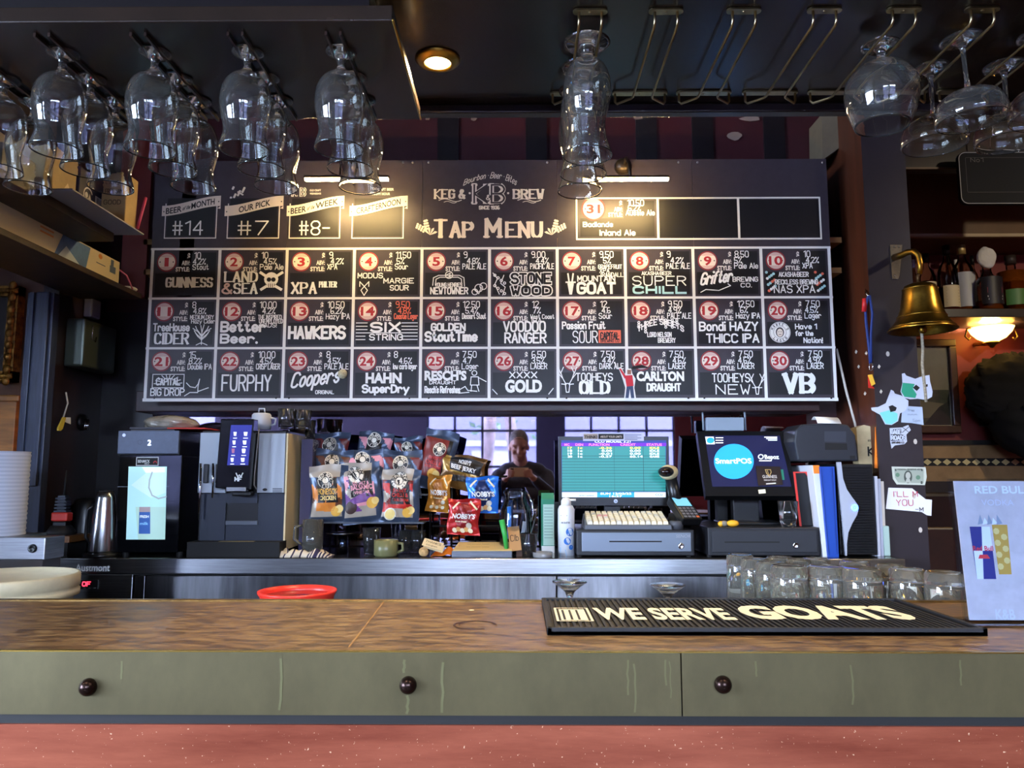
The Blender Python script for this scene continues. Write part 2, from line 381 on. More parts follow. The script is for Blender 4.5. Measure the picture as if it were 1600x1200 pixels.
sbox('wall_far_left', (-5, -1.81, 3.35, 3.45, 0, 3.15), M('brown_far_wall', (96, 60, 34), .6, noise=.25, nscale=2), 'brown wall beyond the left end of the bar')
# right-hand room
sbox('wall_rear_right', (1.40, 5, 4.7, 4.8, 0, 3.15), REDB, 'red rear wall of the room on the right')
sbox('wall_bar_end', (1.34, 1.44, 3.3, 4.7, 0, 3.15), REDB, 'wall between the bar and the room on the right')
mb = MB(); zt = lambda py: P(1500, py, Y=4.66).z
mb.box(1.44, 5, 4.64, 4.7, zt(695), zt(688), 1).box(1.44, 5, 4.66, 4.7, zt(752), zt(695), 0)
fr = Fr(mb, plane_y(4.66)); za, zb = zt(728), zt(716); fr.rect(1.44, za, 5, zb, 1, .002)
n = 60; w = 3.5 / n
for k in range(n):
    u = 1.46 + k * w
    fr.poly([(u, za + .004), (u + w * .45, (za + zb) / 2), (u, zb - .004)], 2, .003); fr.poly([(u + w, za + .004), (u + w * .55, (za + zb) / 2), (u + w, zb - .004)], 2, .003)
struct(mb.build('trim_1', [M('tan_tile', (150, 118, 78), .4, noise=.15, nscale=8), BLACKM, M('pale_tile', (190, 172, 120), .5)]), 'tan tiled dado band with a triangle border')
sbox('trim_2', (1.44, 5, 4.6, 4.66, 0, zt(752)), M('dark_panelling', (36, 24, 20), .5, noise=.3), 'dark panelling below the tiled dado')
# right post: brown left side, dark front
xp = P(1366, 600, Y=2.85).x; xq = P(1436, 600, Y=2.85).x
mb = MB().box(xp, xq, 2.85, 3.3, 0, 3.15, 0); mb.m = [0, 0, 0, 0, 0, 1]
fr = Fr(mb, plane_y(2.85))
for (px, py) in ((1387, 553), (1430, 690), (1438, 828), (1428, 775)): c = P(px, py, Y=2.85); fr.disc(c.x, c.z, .007, 2, .001, 8, .01)
fs = Fr(mb, lambda u, v, l: Vector((xp - l, u, v)))
for (px, py) in ((1338, 550), (1354, 552), (1342, 573), (1374, 573), (1377, 612), (1352, 615)): c = P(px, py, X=xp); mb.add([(xp - .001, c.y - .012, c.z), (xp - .001, c.y, c.z - .008), (xp - .001, c.y + .012, c.z), (xp - .001, c.y, c.z + .009)], [(0, 1, 2, 3)], 2)
struct(mb.build('pillar_right', [M('dark_plum_gloss', (40, 33, 38), .45, noise=.1), BWOOD, M('chipped_paint', (190, 180, 170), .8)]), 'square post with dark front and brown side')

pl = [P(x, y, Y=3.05) for x, y in ((1284, 178), (1313, 178), (1313, 230), (1285, 250))]
struct(MB().prism(pl, (0, .14, 0)).build('trim_post_cheek', M('grey_brown_cheek', (104, 92, 74), .6, noise=.1)), 'grey-brown cheek panel beside the top right of the menu')
# ------------------------------------------------------------------ canopy over the bar
CZ = ZC + .85; CY = 1.707
mb = MB().box(-2.6, 2.6, .85, CY, CZ, CZ + .05, 0)
struct(mb.build('ceiling_canopy', SOFF), 'glossy dark canopy board over the bar')
mb = MB().box(-2.6, 2.6, 1.695, 1.725, CZ - .022, CZ, 0)
struct(mb.build('trim_canopy', M('dark_satin_trim', (34, 28, 32), .25), bevel=.004), 'dark trim along the rear edge of the canopy')
mb = MB().box(-2.6, 2.6, 1.22, 1.278, CZ - .012, CZ, 0)
struct(mb.build('trim_canopy_front', M('dark_satin_trim'), bevel=.003), 'dark batten along the front of the canopy')
# lowered rack board on the left
xe = P(613, 32, Z=ZC + .75).x; y0 = P(613, 32, Z=ZC + .75).y; y1 = P(653, 187, Z=ZC + .75).y; RZ = ZC + .75
t = thing('glass_rack_board', 'wide dark lowered board holding hanging tulip glasses', 'glass rack', (xe - .8, (y0 + y1) / 2, RZ))
xL = -2.3
notch = [(xL, y0), (xe, y0), (xe, y1), (xe - .2, y1), (xe - .21, y1 - .012), (xe - .30, y1 + .008), (xe - .36, y1 - .01), (xe - .37, y1 - .03), (xL, y1 - .03)]
MB().prism([(x, y, RZ) for x, y in notch], (0, 0, .028)).build('board', SOFF, t, bevel=.002)
MB().box(xL, xe - .05, y0 + .05, y1 - .05, RZ + .028, CZ).build('packer', DARK, t)
MB().tube([(xe + .001, y0, RZ + .001), (xe + .001, y1, RZ + .001)], .0022, 6).build('metal_edge', BRASS, t)
COLX = [P(px, 82, Z=RZ - .004).x for px in (-51, 95, 240, 386, 533)]
for x in COLX:
    for s in (-1, 1): MB().box(x + s * .0125 - (.002), x + s * .0125 + .002, y0 + .03, y1 - .01, RZ - .007, RZ).build('slot_rail', DWOOD, t)

# ------------------------------------------------------------------ hanging glasses
def inv(prof): return [(r, -z) for r, z in prof]
def wall(outer, th=.0014, floor_z=.04):
    o = [p for p in outer if p[1] >= floor_z]
    inner = [(max(r - th, .0005), z) for r, z in reversed(o)]
    return outer + inner + [(0, floor_z + .002)]
def hang(prof, name, c, label, cat='glass', group=None, sc=1.0, rz=0, tilt=(0, 0)):
    mb = MB(); T = Matrix.Rotation(tilt[0], 3, 'X') @ Matrix.Rotation(tilt[1], 3, 'Y')
    mb.lathe([(r * sc, -z * sc) for r, z in prof], c, 32, 0, T, flip=True)
    return tag(mb.build(name, GLASS, origin=c), label, cat, group)
def smooth(prof, n=2):
    for _ in range(n):
        q = [prof[0]]
        for a, b in zip(prof, prof[1:]): q += [(a[0] * .75 + b[0] * .25, a[1] * .75 + b[1] * .25), (a[0] * .25 + b[0] * .75, a[1] * .25 + b[1] * .75)]
        q.append(prof[-1]); prof = q
    return prof
TULIP = [(0, 0), (.027, 0), (.028, .003), (.012, .010), (.0065, .017), (.006, .030), (.012, .039), (.027, .047), (.040, .064), (.0447, .086), (.0445, .106), (.0405, .126), (.036, .145), (.0365, .158), (.0415, .174), (.043, .183)]
TULIPW = wall(smooth(TULIP, 1), .0013, .041)
ordn = ['front', 'middle', 'rear']
cname = ['row at the left edge of the board', 'second row from the left', 'third row from the left', 'fourth row from the left', 'row nearest the downlight']
proto = None
for ci, x in enumerate(COLX):
    for k in range(3):
        y = 1.297 + k * .0908; lab = '%s hanging tulip glass in the %s' % (ordn[k], cname[ci]); g = 'tulip glasses hanging from the rack board'
        if ci == 0 and k == 0: continue
        if proto is None: proto = hang(TULIPW, 'tulip_glass', (x, y, RZ - .001), lab, 'glass', g)
        else: dup(proto, (x, y, RZ - .001), 0, lab, g)
TALL = [(0, 0), (.046, 0), (.0465, .002), (.020, .006), (.013, .012), (.014, .020), (.010, .026), (.014, .034), (.028, .046), (.039, .068), (.042, .098), (.040, .125), (.033, .155), (.031, .178), (.034, .204), (.041, .226), (.043, .236)]
TALL = [(r * (1.14 if z > .03 else 1), z) for r, z in TALL]
TALLW = wall(smooth(TALL, 1), .0013, .036)
SNIF = [(0, 0), (.036, 0), (.0365, .002), (.015, .007), (.0075, .014), (.0075, .028), (.016, .036), (.034, .048), (.049, .07), (.053, .095), (.050, .125), (.043, .15), (.038, .166)]
SNIF = [(r * (1.3 if z > .03 else 1), z) for r, z in SNIF]
SNIFW = wall(smooth(SNIF, 1), .0013, .035)
COUP = [(0, 0), (.038, 0), (.0385, .002), (.014, .007), (.005, .016), (.004, .05), (.004, .095), (.008, .103), (.028, .109), (.045, .122), (.051, .14), (.052, .158), (.050, .165)]
COUP = [(r * (1.22 if z > .1 else 1), z) for r, z in COUP]
COUPW = wall(smooth(COUP, 1), .0012, .104)

# wire racks
WIRE = M('dull_brass_wire', (176, 160, 122), .32, 1.0, noise=.2)
rx = {}
def wire_rack(i, px, label):
    yn = 1.335; yf = 1.645; z = CZ - .001; x = P(px, 17, Z=CZ).x; a = .021; b = .056; d = .028
    rx[i] = x
    t = thing('wire_glass_rack', label, 'glass rack', (x, (yn + yf) / 2, z), 'wire glass racks under the canopy')
    for (y, w, nm) in ((yn, .032, 'front_plate'), (yf, .062, 'rear_plate')):
        n = 8; pts = [(x + sx * (w - .009) + .009 * cos(pi / 2 + sx * -1 * 0 + ang), y + .009 * sin(pi / 2 + ang), z) for sx, rng in ((-1, range(0, 9)), (1, range(8, 17))) for ang in [pi * k / 8 for k in rng]]
        m = MB().prism(pts, (0, 0, -.0035)); m.ball((x, y, z - .0035), (.003, .003, .0015), 8, 4); m.build(nm, WIRE, t)
    for s in (-1, 1):
        MB().tube([(x + s * a, yn, z - .003), (x + s * a, yn, z - d + .006), (x + s * a, yn + .006, z - d), (x + s * a, yf - .035, z - d), (x + s * a * 1.15, yf - .028, z - d), (x + s * (b - .004), yf - .003, z - d), (x + s * b, yf, z - d + .006), (x + s * b, yf, z - .003)], .0026, 8).build('rail', WIRE, t)
lb = ['wire glass rack holding the three tall glasses', 'first empty wire glass rack right of the tall glasses', 'middle one of the three empty wire glass racks', 'empty wire glass rack next to the hanging snifter', 'wire glass rack holding the hanging snifter', 'wire glass rack holding two hanging coupe glasses', 'wire glass rack at the right edge with coupe glasses']
for i, px in enumerate((922, 1040, 1161, 1286, 1409, 1530, 1652)): wire_rack(i, px, lb[i])
FZ = CZ - .0222   # feet rest on the wires
for k in range(3): hang(TALLW, 'tall_beer_glass', (rx[0], 1.405 + k * .094, FZ), '%s of three tall flared glasses hanging on one wire rack' % ordn[k], 'glass', 'tall glasses on the wire rack', .97, 0, (0, radians(.5)))
hang(SNIFW, 'brandy_snifter', (rx[4] - .004, 1.42, FZ), 'single round brandy snifter hanging from a wire rack', 'glass', None, 1.0, 0, (0, radians(2)))
hang(COUPW, 'coupe_glass', (rx[5] - .002, 1.40, FZ), 'front long stemmed coupe glass beside the snifter rack', 'glass', 'coupe glasses on the wire racks', 1.0, 0, (0, radians(-3)))
hang(COUPW, 'coupe_glass', (rx[5] - .004, 1.51, FZ), 'rear coupe glass on the rack next to the snifter', 'glass', 'coupe glasses on the wire racks')
hang(COUPW, 'coupe_glass', (rx[6] - .004, 1.50, FZ), 'rear coupe glass on the rack at the right edge', 'glass', 'coupe glasses on the wire racks')
hang(COUPW, 'coupe_glass', (rx[6] - .004, 1.39, FZ), 'front coupe glass on the rack at the right edge', 'glass', 'coupe glasses on the wire racks')

# downlight
def downlight(c, lab):
  t = thing('downlight', lab, 'light', (c.x, c.y, CZ), 'downlights under the canopy')
  MB().lathe([(.026, 0), (.046, 0), (.0465, -.003), (.042, -.007), (.033, -.012), (.028, -.012), (.026, -.006), (.026, 0)], c, 32, flip=True).build('rim', BRASS, t)
  MB().lathe([(0, -.013), (.016, -.0125), (.024, -.010), (.0275, -.006), (.0275, 0)], c, 24).build('lens', M('warm_bulb', (255, 214, 140), .5, emit=30), t)
  lamp('downlight_beam', 'SPOT', (c.x, c.y, CZ - .02), 28, WARM, (0, 0, 0), .02, 150, .9)
downlight(P(684, 92, Z=CZ), 'round brass downlight glowing warm under the canopy')
downlight(Vector((1.62, 1.46, CZ)), 'unseen second brass downlight added under the right of the canopy')  # added out of view to brighten the upturned tumblers

# ------------------------------------------------------------------ the bar
BZ = ZC - .25; by0 = P(800, 1018, Z=BZ).y; by1 = P(800, 939, Z=BZ).y; fz = P(800, 1117, Y=by0).z
TOPM = M('worn_bar_top', (86, 64, 44), .3, nscale=4, col2=(40, 27, 20), bump=.05, stretch=(1.2, 4, 1))
def bar_top_material():
    m = bpy.data.materials.new('worn_bar_laminate'); m.use_nodes = True; n = m.node_tree.nodes; l = m.node_tree.links; b = n['Principled BSDF']
    tc = n.new('ShaderNodeTexCoord'); mp = n.new('ShaderNodeMapping'); mp.inputs['Scale'].default_value = (2.0, 5, 1); l.new(tc.outputs['Object'], mp.inputs['Vector'])
    a = n.new('ShaderNodeTexNoise'); a.inputs['Scale'].default_value = 13; a.inputs['Detail'].default_value = 9; a.inputs['Roughness'].default_value = .75; l.new(mp.outputs[0], a.inputs['Vector'])
    r = n.new('ShaderNodeValToRGB'); e = r.color_ramp.elements; e[0].position = .40; e[0].color = rgb(60, 44, 31); e[1].position = .68; e[1].color = rgb(146, 118, 76)
    x = r.color_ramp.elements.new(.5); x.color = rgb(104, 78, 52)
    l.new(a.outputs['Fac'], r.inputs['Fac']); l.new(r.outputs[0], b.inputs['Base Color'])
    r2 = n.new('ShaderNodeMapRange'); r2.inputs[3].default_value = .22; r2.inputs[4].default_value = .5; l.new(a.outputs['Fac'], r2.inputs[0]); l.new(r2.outputs[0], b.inputs['Roughness'])
    bp = n.new('ShaderNodeBump'); bp.inputs['Strength'].default_value = .12; bp.inputs['Distance'].default_value = .004; l.new(a.outputs['Fac'], bp.inputs['Height']); l.new(bp.outputs[0], b.inputs['Normal'])
    return m
def streaked(name, c1, c2, rough, metal, sx, sz, speck=None, speckpos=.72, mid=None):
    m = bpy.data.materials.new(name); m.use_nodes = True; n = m.node_tree.nodes; l = m.node_tree.links; b = n['Principled BSDF']; b.inputs['Metallic'].default_value = metal
    tc = n.new('ShaderNodeTexCoord'); mp = n.new('ShaderNodeMapping'); mp.inputs['Scale'].default_value = (sx, 1, sz); l.new(tc.outputs['Object'], mp.inputs['Vector'])
    a = n.new('ShaderNodeTexNoise'); a.inputs['Scale'].default_value = 4; a.inputs['Detail'].default_value = 8; a.inputs['Roughness'].default_value = .7; l.new(mp.outputs[0], a.inputs['Vector'])
    r = n.new('ShaderNodeValToRGB'); e = r.color_ramp.elements; e[0].position = .35; e[0].color = rgb(*c1); e[1].position = .7; e[1].color = rgb(*c2); l.new(a.outputs['Fac'], r.inputs['Fac'])
    out = r.outputs[0]
    if speck:
        v = n.new('ShaderNodeTexNoise'); v.inputs['Scale'].default_value = 240; v.inputs['Detail'].default_value = 3; l.new(tc.outputs['Object'], v.inputs['Vector'])
        q = n.new('ShaderNodeValToRGB'); q.color_ramp.elements[0].position = speckpos; q.color_ramp.elements[1].position = speckpos + .04; l.new(v.outputs['Fac'], q.inputs['Fac'])
        mx = n.new('ShaderNodeMix'); mx.data_type = 'RGBA'; l.new(q.outputs[0], mx.inputs['Factor']); l.new(out, mx.inputs['A']); mx.inputs['B'].default_value = rgb(*speck); out = mx.outputs['Result']
    l.new(out, b.inputs['Base Color']); b.inputs['Roughness'].default_value = rough
    return m
t = thing('bar_counter', 'long worn brown bar counter with brass front edge and copper panelling', 'bar counter', (0, by0, 0))
mb = MB().box(-2.4, 2.4, by0 + .003, by1 - .012, BZ - .05, BZ, 0)
fr = Fr(mb, plane_z(BZ)); a = P(600, 940, Z=BZ); b = P(545, 1012, Z=BZ); fr.line([(a.x, a.y), (b.x, b.y)], .003, 1, .0006)
a = P(1244, 989, Z=BZ); b = P(1300, 1015, Z=BZ); fr.line([(a.x, a.y), (b.x, b.y)], .002, 1, .0006)
a = P(742, 977, Z=BZ); fr.ring(a.x, a.y, .034, .004, 2, .0006, 28, .2, 5.2); fr.ring(a.x + .004, a.y + .003, .03, .002, 2, .0007, 20, 1, 3.5); a = P(737, 954, Z=BZ); fr.disc(a.x, a.y, .005, 3, .0008)
mb.build('bar_top', [bar_top_material(), M('seam_gold', (140, 104, 60), .5), M('ring_stain', (52, 26, 24), .4), CREAM], t)
MB().box(-2.4, 2.4, by1 - .012, by1 + .004, BZ - .05, BZ + .003).build('rear_edge', M('worn_brass_edge', (150, 118, 66), .35, .7, noise=.4, nscale=20), t, bevel=.002)
xs_ = P(1064, 1070, Y=by0).x
FASC = streaked('tarnished_brass_sheet', (80, 73, 50), (97, 89, 62), .45, .7, 1.6, .9)
def drips(a, b):
    mb = MB().box(a, b, by0 - .004, by0 + .003, fz, BZ + .001); fr = Fr(mb, plane_y(by0 - .004)); rr = random.Random(5)
    for x_, y0_, y1_, w in ((190, 1034, 1060, 3), (440, 1030, 1108, 4), (632, 1032, 1050, 4), (637, 1088, 1114, 4), (692, 1036, 1112, 4), (980, 1032, 1085, 3), (991, 1038, 1112, 3), (1040, 1032, 1070, 3), (1047, 1034, 1090, 2), (1180, 1034, 1056, 3), (1330, 1040, 1100, 3), (1500, 1032, 1070, 3)):
        p = P(x_, y0_, Y=by0 - .004); q = P(x_, y1_, Y=by0 - .004)
        if not (a < p.x < b): continue
        L = [(p.x + rr.uniform(-.0012, .0012), p.z + (q.z - p.z) * k / 5) for k in range(6)]; fr.line(L, w * .0009, 1, .0003)
    return mb
for (a, b) in ((-2.4, xs_ - .001), (xs_ + .001, 2.4)): drips(a, b).build('fascia', [FASC, M('verdigris_drip', (100, 97, 66), .5, .6)], t)
MB().box(-2.4, 2.4, by0 - .005, by0 - .001, BZ - .0005, BZ + .0015).build('front_edge', M('bright_brass_edge', (226, 186, 92), .25, 1.0), t)
MB().box(-2.4, 2.4, by0 + .003, by0 + .03, fz + .002, BZ - .05).build('substrate', BLACKM, t)
for px, py in ((139, 1073), (638, 1070), (1129, 1069), (-360, 1074), (1625, 1069)):
    c = P(px, py, Y=by0 - .004); MB().ball((c.x, c.y - .002, c.z), (.0122, .0122, .0122), 20, 12).build('bolt', M('dark_bronze_ball', (44, 30, 26), .25, .8), t)
MB().box(-2.4, 2.4, by0 + .002, by0 + .03, P(800, 1134, Y=by0).z, fz + .002).build('shadow_gap', BLACKM, t)
COPP = streaked('scratched_copper_sheet', (128, 60, 42), (178, 100, 74), .36, .6, .4, 3, (244, 206, 170), .70)
zc0 = P(800, 1133, Y=by0).z
MB().box(-2.4, 2.4, by0 - .002, by0 + .03, 0, zc0).build('copper_panel', COPP, t)
MB().box(-2.4, 2.4, by0 + .03, by1 - .02, .3, BZ - .05).build('carcass', DWOOD, t)
# bar mat
a = P(863, 993, Z=BZ); b = P(840, 941, Z=BZ); MX0 = .043; MX1 = P(1530, 988, Z=BZ).x - .004; MY0 = a.y; MY1 = b.y - .02
t = thing('bar_mat', 'black ribbed rubber bar mat lettered WE SERVE GOATS', 'bar mat', ((MX0 + MX1) / 2, (MY0 + MY1) / 2, BZ))
RUB = M('black_rubber', (16, 17, 22), .55)
mb = MB().box(MX0, MX1, MY0, MY1, BZ, BZ + .007)
hh = .012
for (x0, x1, y0_, y1_) in ((MX0, MX1, MY0, MY0 + .008), (MX0, MX1, MY1 - .008, MY1), (MX0, MX0 + .008, MY0, MY1), (MX1 - .008, MX1, MY0, MY1)): mb.box(x0, x1, y0_, y1_, BZ, BZ + hh)
mb.build('base', RUB, t, bevel=.001)
mb = MB(); n = int((MX1 - MX0 - .02) / .0098)
for k in range(n): x = MX0 + .013 + k * .0098; mb.box(x, x + .0046, MY0 + .010, MY1 - .010, BZ + .007, BZ + .0105)
mb.build('ribs', RUB, t)
mb = MB(); fr = Fr(mb, plane_z(BZ + .0107))
q = lambda px, py: P(px, py, Z=BZ + .011)
u0 = q(936, 968).x; u1 = q(1156, 965).x; v0 = q(1000, 967).y; v1 = q(1000, 950).y
for (tx, pa, pb, ya, yb, bo) in (('WE SERVE', 934, 1152, 967, 950, .035), ('GOATS', 1172, 1436, 966, 947, .05)):
    A = q(pa, ya); B = q(pb, ya); C = q(pa, yb)
    fr.font(tx, A.x, A.y, (C.y - A.y), 0, bo, .0002, fit=(B.x - A.x), shear=.0)
A = q(872, 970); B = q(918, 950); fr.rectline(A.x, A.y, B.x - .002, B.y, .004, 0, .0002); fr.rect(A.x + .006, A.y + .006, B.x - .008, B.y - .012, 0, .0002)
for k in range(3): fr.rect(A.x + .010 + k * .012, A.y + .010, A.x + .014 + k * .012, B.y - .02, 1, .0004)
mb.build('lettering', [M('cream_mat_print', (232, 222, 190), .5), RUB], t)
# acrylic menu stand
a = P(1513, 748, Y=1.30); y_b = P(1530, 975, Z=BZ).y
t = thing('menu_stand', 'clear acrylic stand with an energy drink poster at the right edge', 'menu stand', (P(1565, 975, Z=BZ).x, y_b, BZ))
xl = P(1528, 970, Z=BZ + .01).x; xr = xl + .148; zt_ = P(1513, 748, Y=y_b + .03).z
Tm = lambda u, v, l: Vector((xl + u, y_b + .002 + (v - .004) * .09 - l, BZ + v))
Hs = zt_ - BZ
def slab(mb, u0, v0, u1, v1, l0, l1, mi=0):
    vs = [Tm(u, v, l) for l in (l0, l1) for (u, v) in ((u0, v0), (u1, v0), (u1, v1), (u0, v1))]
    mb.add(vs, [(3, 2, 1, 0), (4, 5, 6, 7), (0, 1, 5, 4), (1, 2, 6, 5), (2, 3, 7, 6), (3, 0, 4, 7)], mi)
mb = MB(); slab(mb, -.006, .004, xr - xl + .006, Hs, -.004, -.002); slab(mb, -.006, .004, xr - xl + .006, Hs, .002, .004)
mb.box(xl - .03, xr + .006, y_b - .03, y_b + .05, BZ, BZ + .003)
mb.build('acrylic_holder', PANE, t)
mb = MB(); slab(mb, .002, .006, xr - xl, Hs - .004, -.001, .001, 0)
W_ = xr - xl; fr = Fr(mb, lambda u, v, l: Tm(u, v, .001 + l))
U = lambda px: (px - 1535) / 100 * W_ * .85 ; V = lambda py: (972 - py) / 222 * Hs
fr.font('RED BULL', .036, V(773), .0125, 1, .02, .0004, fit=.095); fr.font('VODKA', .045, V(792), .010, 2, .0, .0004, fit=.055)
fr.poly([(.020, V(825)), (.046, V(825)), (.050, V(905)), (.022, V(905))], 3, .0004); fr.poly([(.040, V(825)), (.054, V(825)), (.054, V(905)), (.033, V(905))], 1, .0006)
fr.poly([(.022, V(862)), (.037, V(862)), (.033, V(905)), (.022, V(905))], 1, .0007); fr.poly([(.037, V(862)), (.054, V(862)), (.054, V(905)), (.033, V(905))], 3, .0008)
fr.font('Red Bull', .021, V(862), .008, 4, .02, .001, fit=.034); fr.poly([(.028, V(874)), (.048, V(874)), (.044, V(868)), (.031, V(868))], 4, .0011)
fr.poly([(.058, V(822)), (.084, V(822)), (.081, V(898)), (.060, V(898))], 5, .0004)
for k in range(7): fr.disc(.064 + (k % 2) * .012, V(832 + k * 9), .0055, 6, .0006 + k * .00003, 7)
for k in range(5): fr.poly([(.034 + k * .008, V(822)), (.044 + k * .008, V(820)), (.040 + k * .007, V(806 + k % 2 * 5))], 1 if k % 2 else 7, .0005 + k * .0001)
fr.font('K&B', .046, V(965), .016, 2, .02, .0004, fit=.032)
mb.build('poster', [M('lavender_poster', (218, 206, 212), .5, noise=.08, nscale=25), M('poster_white', (236, 240, 250), .5), M('poster_pale', (214, 212, 226), .5), M('poster_navy', (42, 44, 128), .4), M('poster_red', (204, 44, 60), .5), M('poster_amber', (206, 160, 66), .5), M('poster_ice', (232, 206, 132), .5), M('poster_grey', (150, 158, 178), .5)], t)
# ------------------------------------------------------------------ back bar counter, mirror
CT = ZC - .30; CF = 2.75; MY = 3.17
xL_, xR_ = P(84, 885, Y=CF).x, P(1414, 880, Y=CF).x
t = thing('back_bar_counter', 'stainless steel back bar counter with a long plain front', 'counter', ((xL_ + xR_) / 2, CF, 0))
DST = M('dark_steel_sheet', (140, 140, 146), .34, 1.0, aniso=.8, noise=.3, nscale=5, stretch=(3, 1, .3))
MB().box(xL_, xp - .006, CF, MY + .014, CT - .012, CT).box(xp - .006, xR_, CF, 2.844, CT - .012, CT).build('top', M('counter_steel', (150, 146, 140), .2, 1.0, noise=.2, nscale=8), t, bevel=.003)
zap = P(800, 897, Y=CF).z
MB().box(xL_, xR_, CF - .004, CF + .02, zap, CT - .002).build('apron', STEEL, t, bevel=.002)
MB().box(xL_, xR_, CF + .012, CF + .02, zap - .006, zap).build('shadow_line', BLACKM, t)
xd = P(208, 920, Y=CF).x
for (a, b) in ((208, 226), (226, 870), (870, 1414)):
    MB().box(P(a, 915, Y=CF).x + .002, P(b, 915, Y=CF).x - .002, CF + .004, CF + .024, .12, zap - .008).build('door', DST, t, bevel=.002)
MB().box(xL_ + .01, xp - .01, CF + .03, MY, 0, CT - .012).box(xp - .01, xR_ - .01, CF + .03, 2.84, 0, CT - .012).build('cabinet', BLACKM, t)
t = thing('undercounter_fridge', 'steel undercounter fridge with red digits under the milk fridge', 'fridge', (P(140, 900, Y=CF).x, CF, 0))
mb = MB().box(xL_ + .004, xd - .002, CF - .003, CF + .018, .1, zap - .004); mb.build('door', STEEL, t, bevel=.002)
mb = MB(); fd = [o for o in COL.objects if o.parent == t][0]; a = P(121, 920, Y=CF); b = P(155, 906, Y=CF); mb.box(a.x, b.x, CF - .008, CF - .003, a.z, b.z, 0); fr = Fr(mb, plane_y(CF - .008)); fr.stroke('0F', P(131, 915, Y=CF).x, P(131, 915, Y=CF).z, .014, .0028, 1, fit=.028)
for k in range(4): fr.rect(a.x + .008 + k * .018, a.z + .003, a.x + .016 + k * .018, a.z + .005, 2)
mb.build('display', [BLACKP, M('red_digits', (255, 40, 60), .5, emit=4), M('grey_mark', (130, 130, 130), .5)], fd)
mb = MB(); fr = Fr(mb, plane_y(CF - .0055)); a = P(119, 892, Y=CF); fr.font('Austmont', a.x, a.z, .024, 0, .02, .0005, fit=P(173, 892, Y=CF).x - a.x); fr.font('Austmont', a.x + .0012, a.z - .0012, .024, 1, .035, .0002, fit=P(173, 892, Y=CF).x - a.x)
mb.build('maker_lettering', [WHITE, GREYP], fd)
# mirror
mz1 = P(800, 640, Y=MY).z; mxa = P(236, 700, Y=MY).x; mxb = P(1262, 700, Y=MY).x
MIR = M('bar_mirror_glass', (160, 154, 176), .02, 1.0)
o = MB().box(mxa, mxb, MY, MY + .006, CT + .005, mz1).build('bar_mirror', MIR); tag(o, 'wide wall mirror behind the back bar reflecting the windows', 'mirror')
bz0 = P(800, 643, Y=3.02).z; bz1 = P(800, 618, Y=3.02).z
struct(MB().box(mxa, mxb, 3.02, MY, bz0, bz1 + .02).build('trim_back_beam', M('red_brown_beam', (52, 26, 24), .4, noise=.3), bevel=.004), 'dark beam under the tap menu board')

# shelf boards behind the tap menu
for py, lab in ((378, 'upper raw pine shelf board poking out behind the tap menu'), (425, 'lower raw pine shelf board poking out behind the tap menu')):
    a = P(224, py + 4, Y=3.0); b = P(1315, py - 2, Y=3.0)
    o = MB().box(a.x, b.x, 3.0, 3.18, a.z, a.z + .022).build('shelf_board', M('raw_pine', (196, 146, 84), .6, noise=.25, nscale=6, stretch=(.3, 3, 3))); tag(o, lab, 'shelf', 'pine shelf boards behind the menu')

# ------------------------------------------------------------------ tap menu board
BY = 2.95
bp = lambda px, py: (P(px, py, Y=BY).x, P(px, py, Y=BY).z)
bX0 = P(230, 504, Y=BY).x; bX1 = P(1303.5, 504, Y=BY).x; cw = (bX1 - bX0 - .016) / 10; zT = P(800, 250, Y=BY).z; zB = P(800, 627, Y=BY).z
rowz = [P(800, y, Y=BY).z for y in (388, 465.5, 543.5, 622.5)]
PANEL = M('printed_plum_grey', (56, 50, 58), .42, noise=.08, nscale=30); CHALKB = M('blackboard_black', (18, 17, 19), .45, noise=.3, nscale=9)
CHALK = M('chalk_white', (232, 232, 230), .8); PRINT = M('print_white', (226, 222, 214), .6); BADGE = M('badge_cream', (226, 214, 200), .6); BRED = M('badge_red', (168, 38, 44), .6)
BPINK = M('badge_band', (206, 176, 168), .6); CORAL = M('chalk_coral', (224, 110, 86), .8); AQUA = M('chalk_aqua', (160, 206, 214), .8); LINE = M('white_grid', (222, 222, 220), .5)
BM = [PANEL, CHALKB, CHALK, PRINT, BADGE, BRED, BPINK, CORAL, AQUA, LINE]
board = thing('tap_menu_board', 'large black beer menu board headed TAP MENU with thirty numbered chalk cells', 'menu board', ((bX0 + bX1) / 2, BY, zB))
pw = (bX1 - bX0) / 5
for k in range(5): MB().box(bX0 + k * pw + .0008, bX0 + (k + 1) * pw - .0008, BY, BY + .012, zB, zT - (.0 if k != 4 else .0)).build('board_panel', PANEL, board)
mb = MB(); fr = Fr(mb, plane_y(BY)); fr.rect(bX0, zB, bX1, rowz[3], 9, .0006)
mb.box(bX0, bX1, BY - .004, BY, zB, rowz[3] + .001, 9)
for px in (242, 432, 452, 640, 670, 855, 885, 1075, 1100, 1298): c = P(px, 622, Y=BY); mb.ball((c.x, BY - .005, c.z), (.004, .003, .004), 8, 5, 1)
mb.build('bottom_rail', BM, board)
mb = MB()
for px in (630, 645, 670, 855, 1060, 1090, 1285): c = P(px, 254, Y=BY); mb.ball((c.x, BY - .001, c.z), (.005, .004, .005), 8, 5)
mb.build('screw_heads', M('screw_steel', (160, 160, 160), .3, 1.0), board)

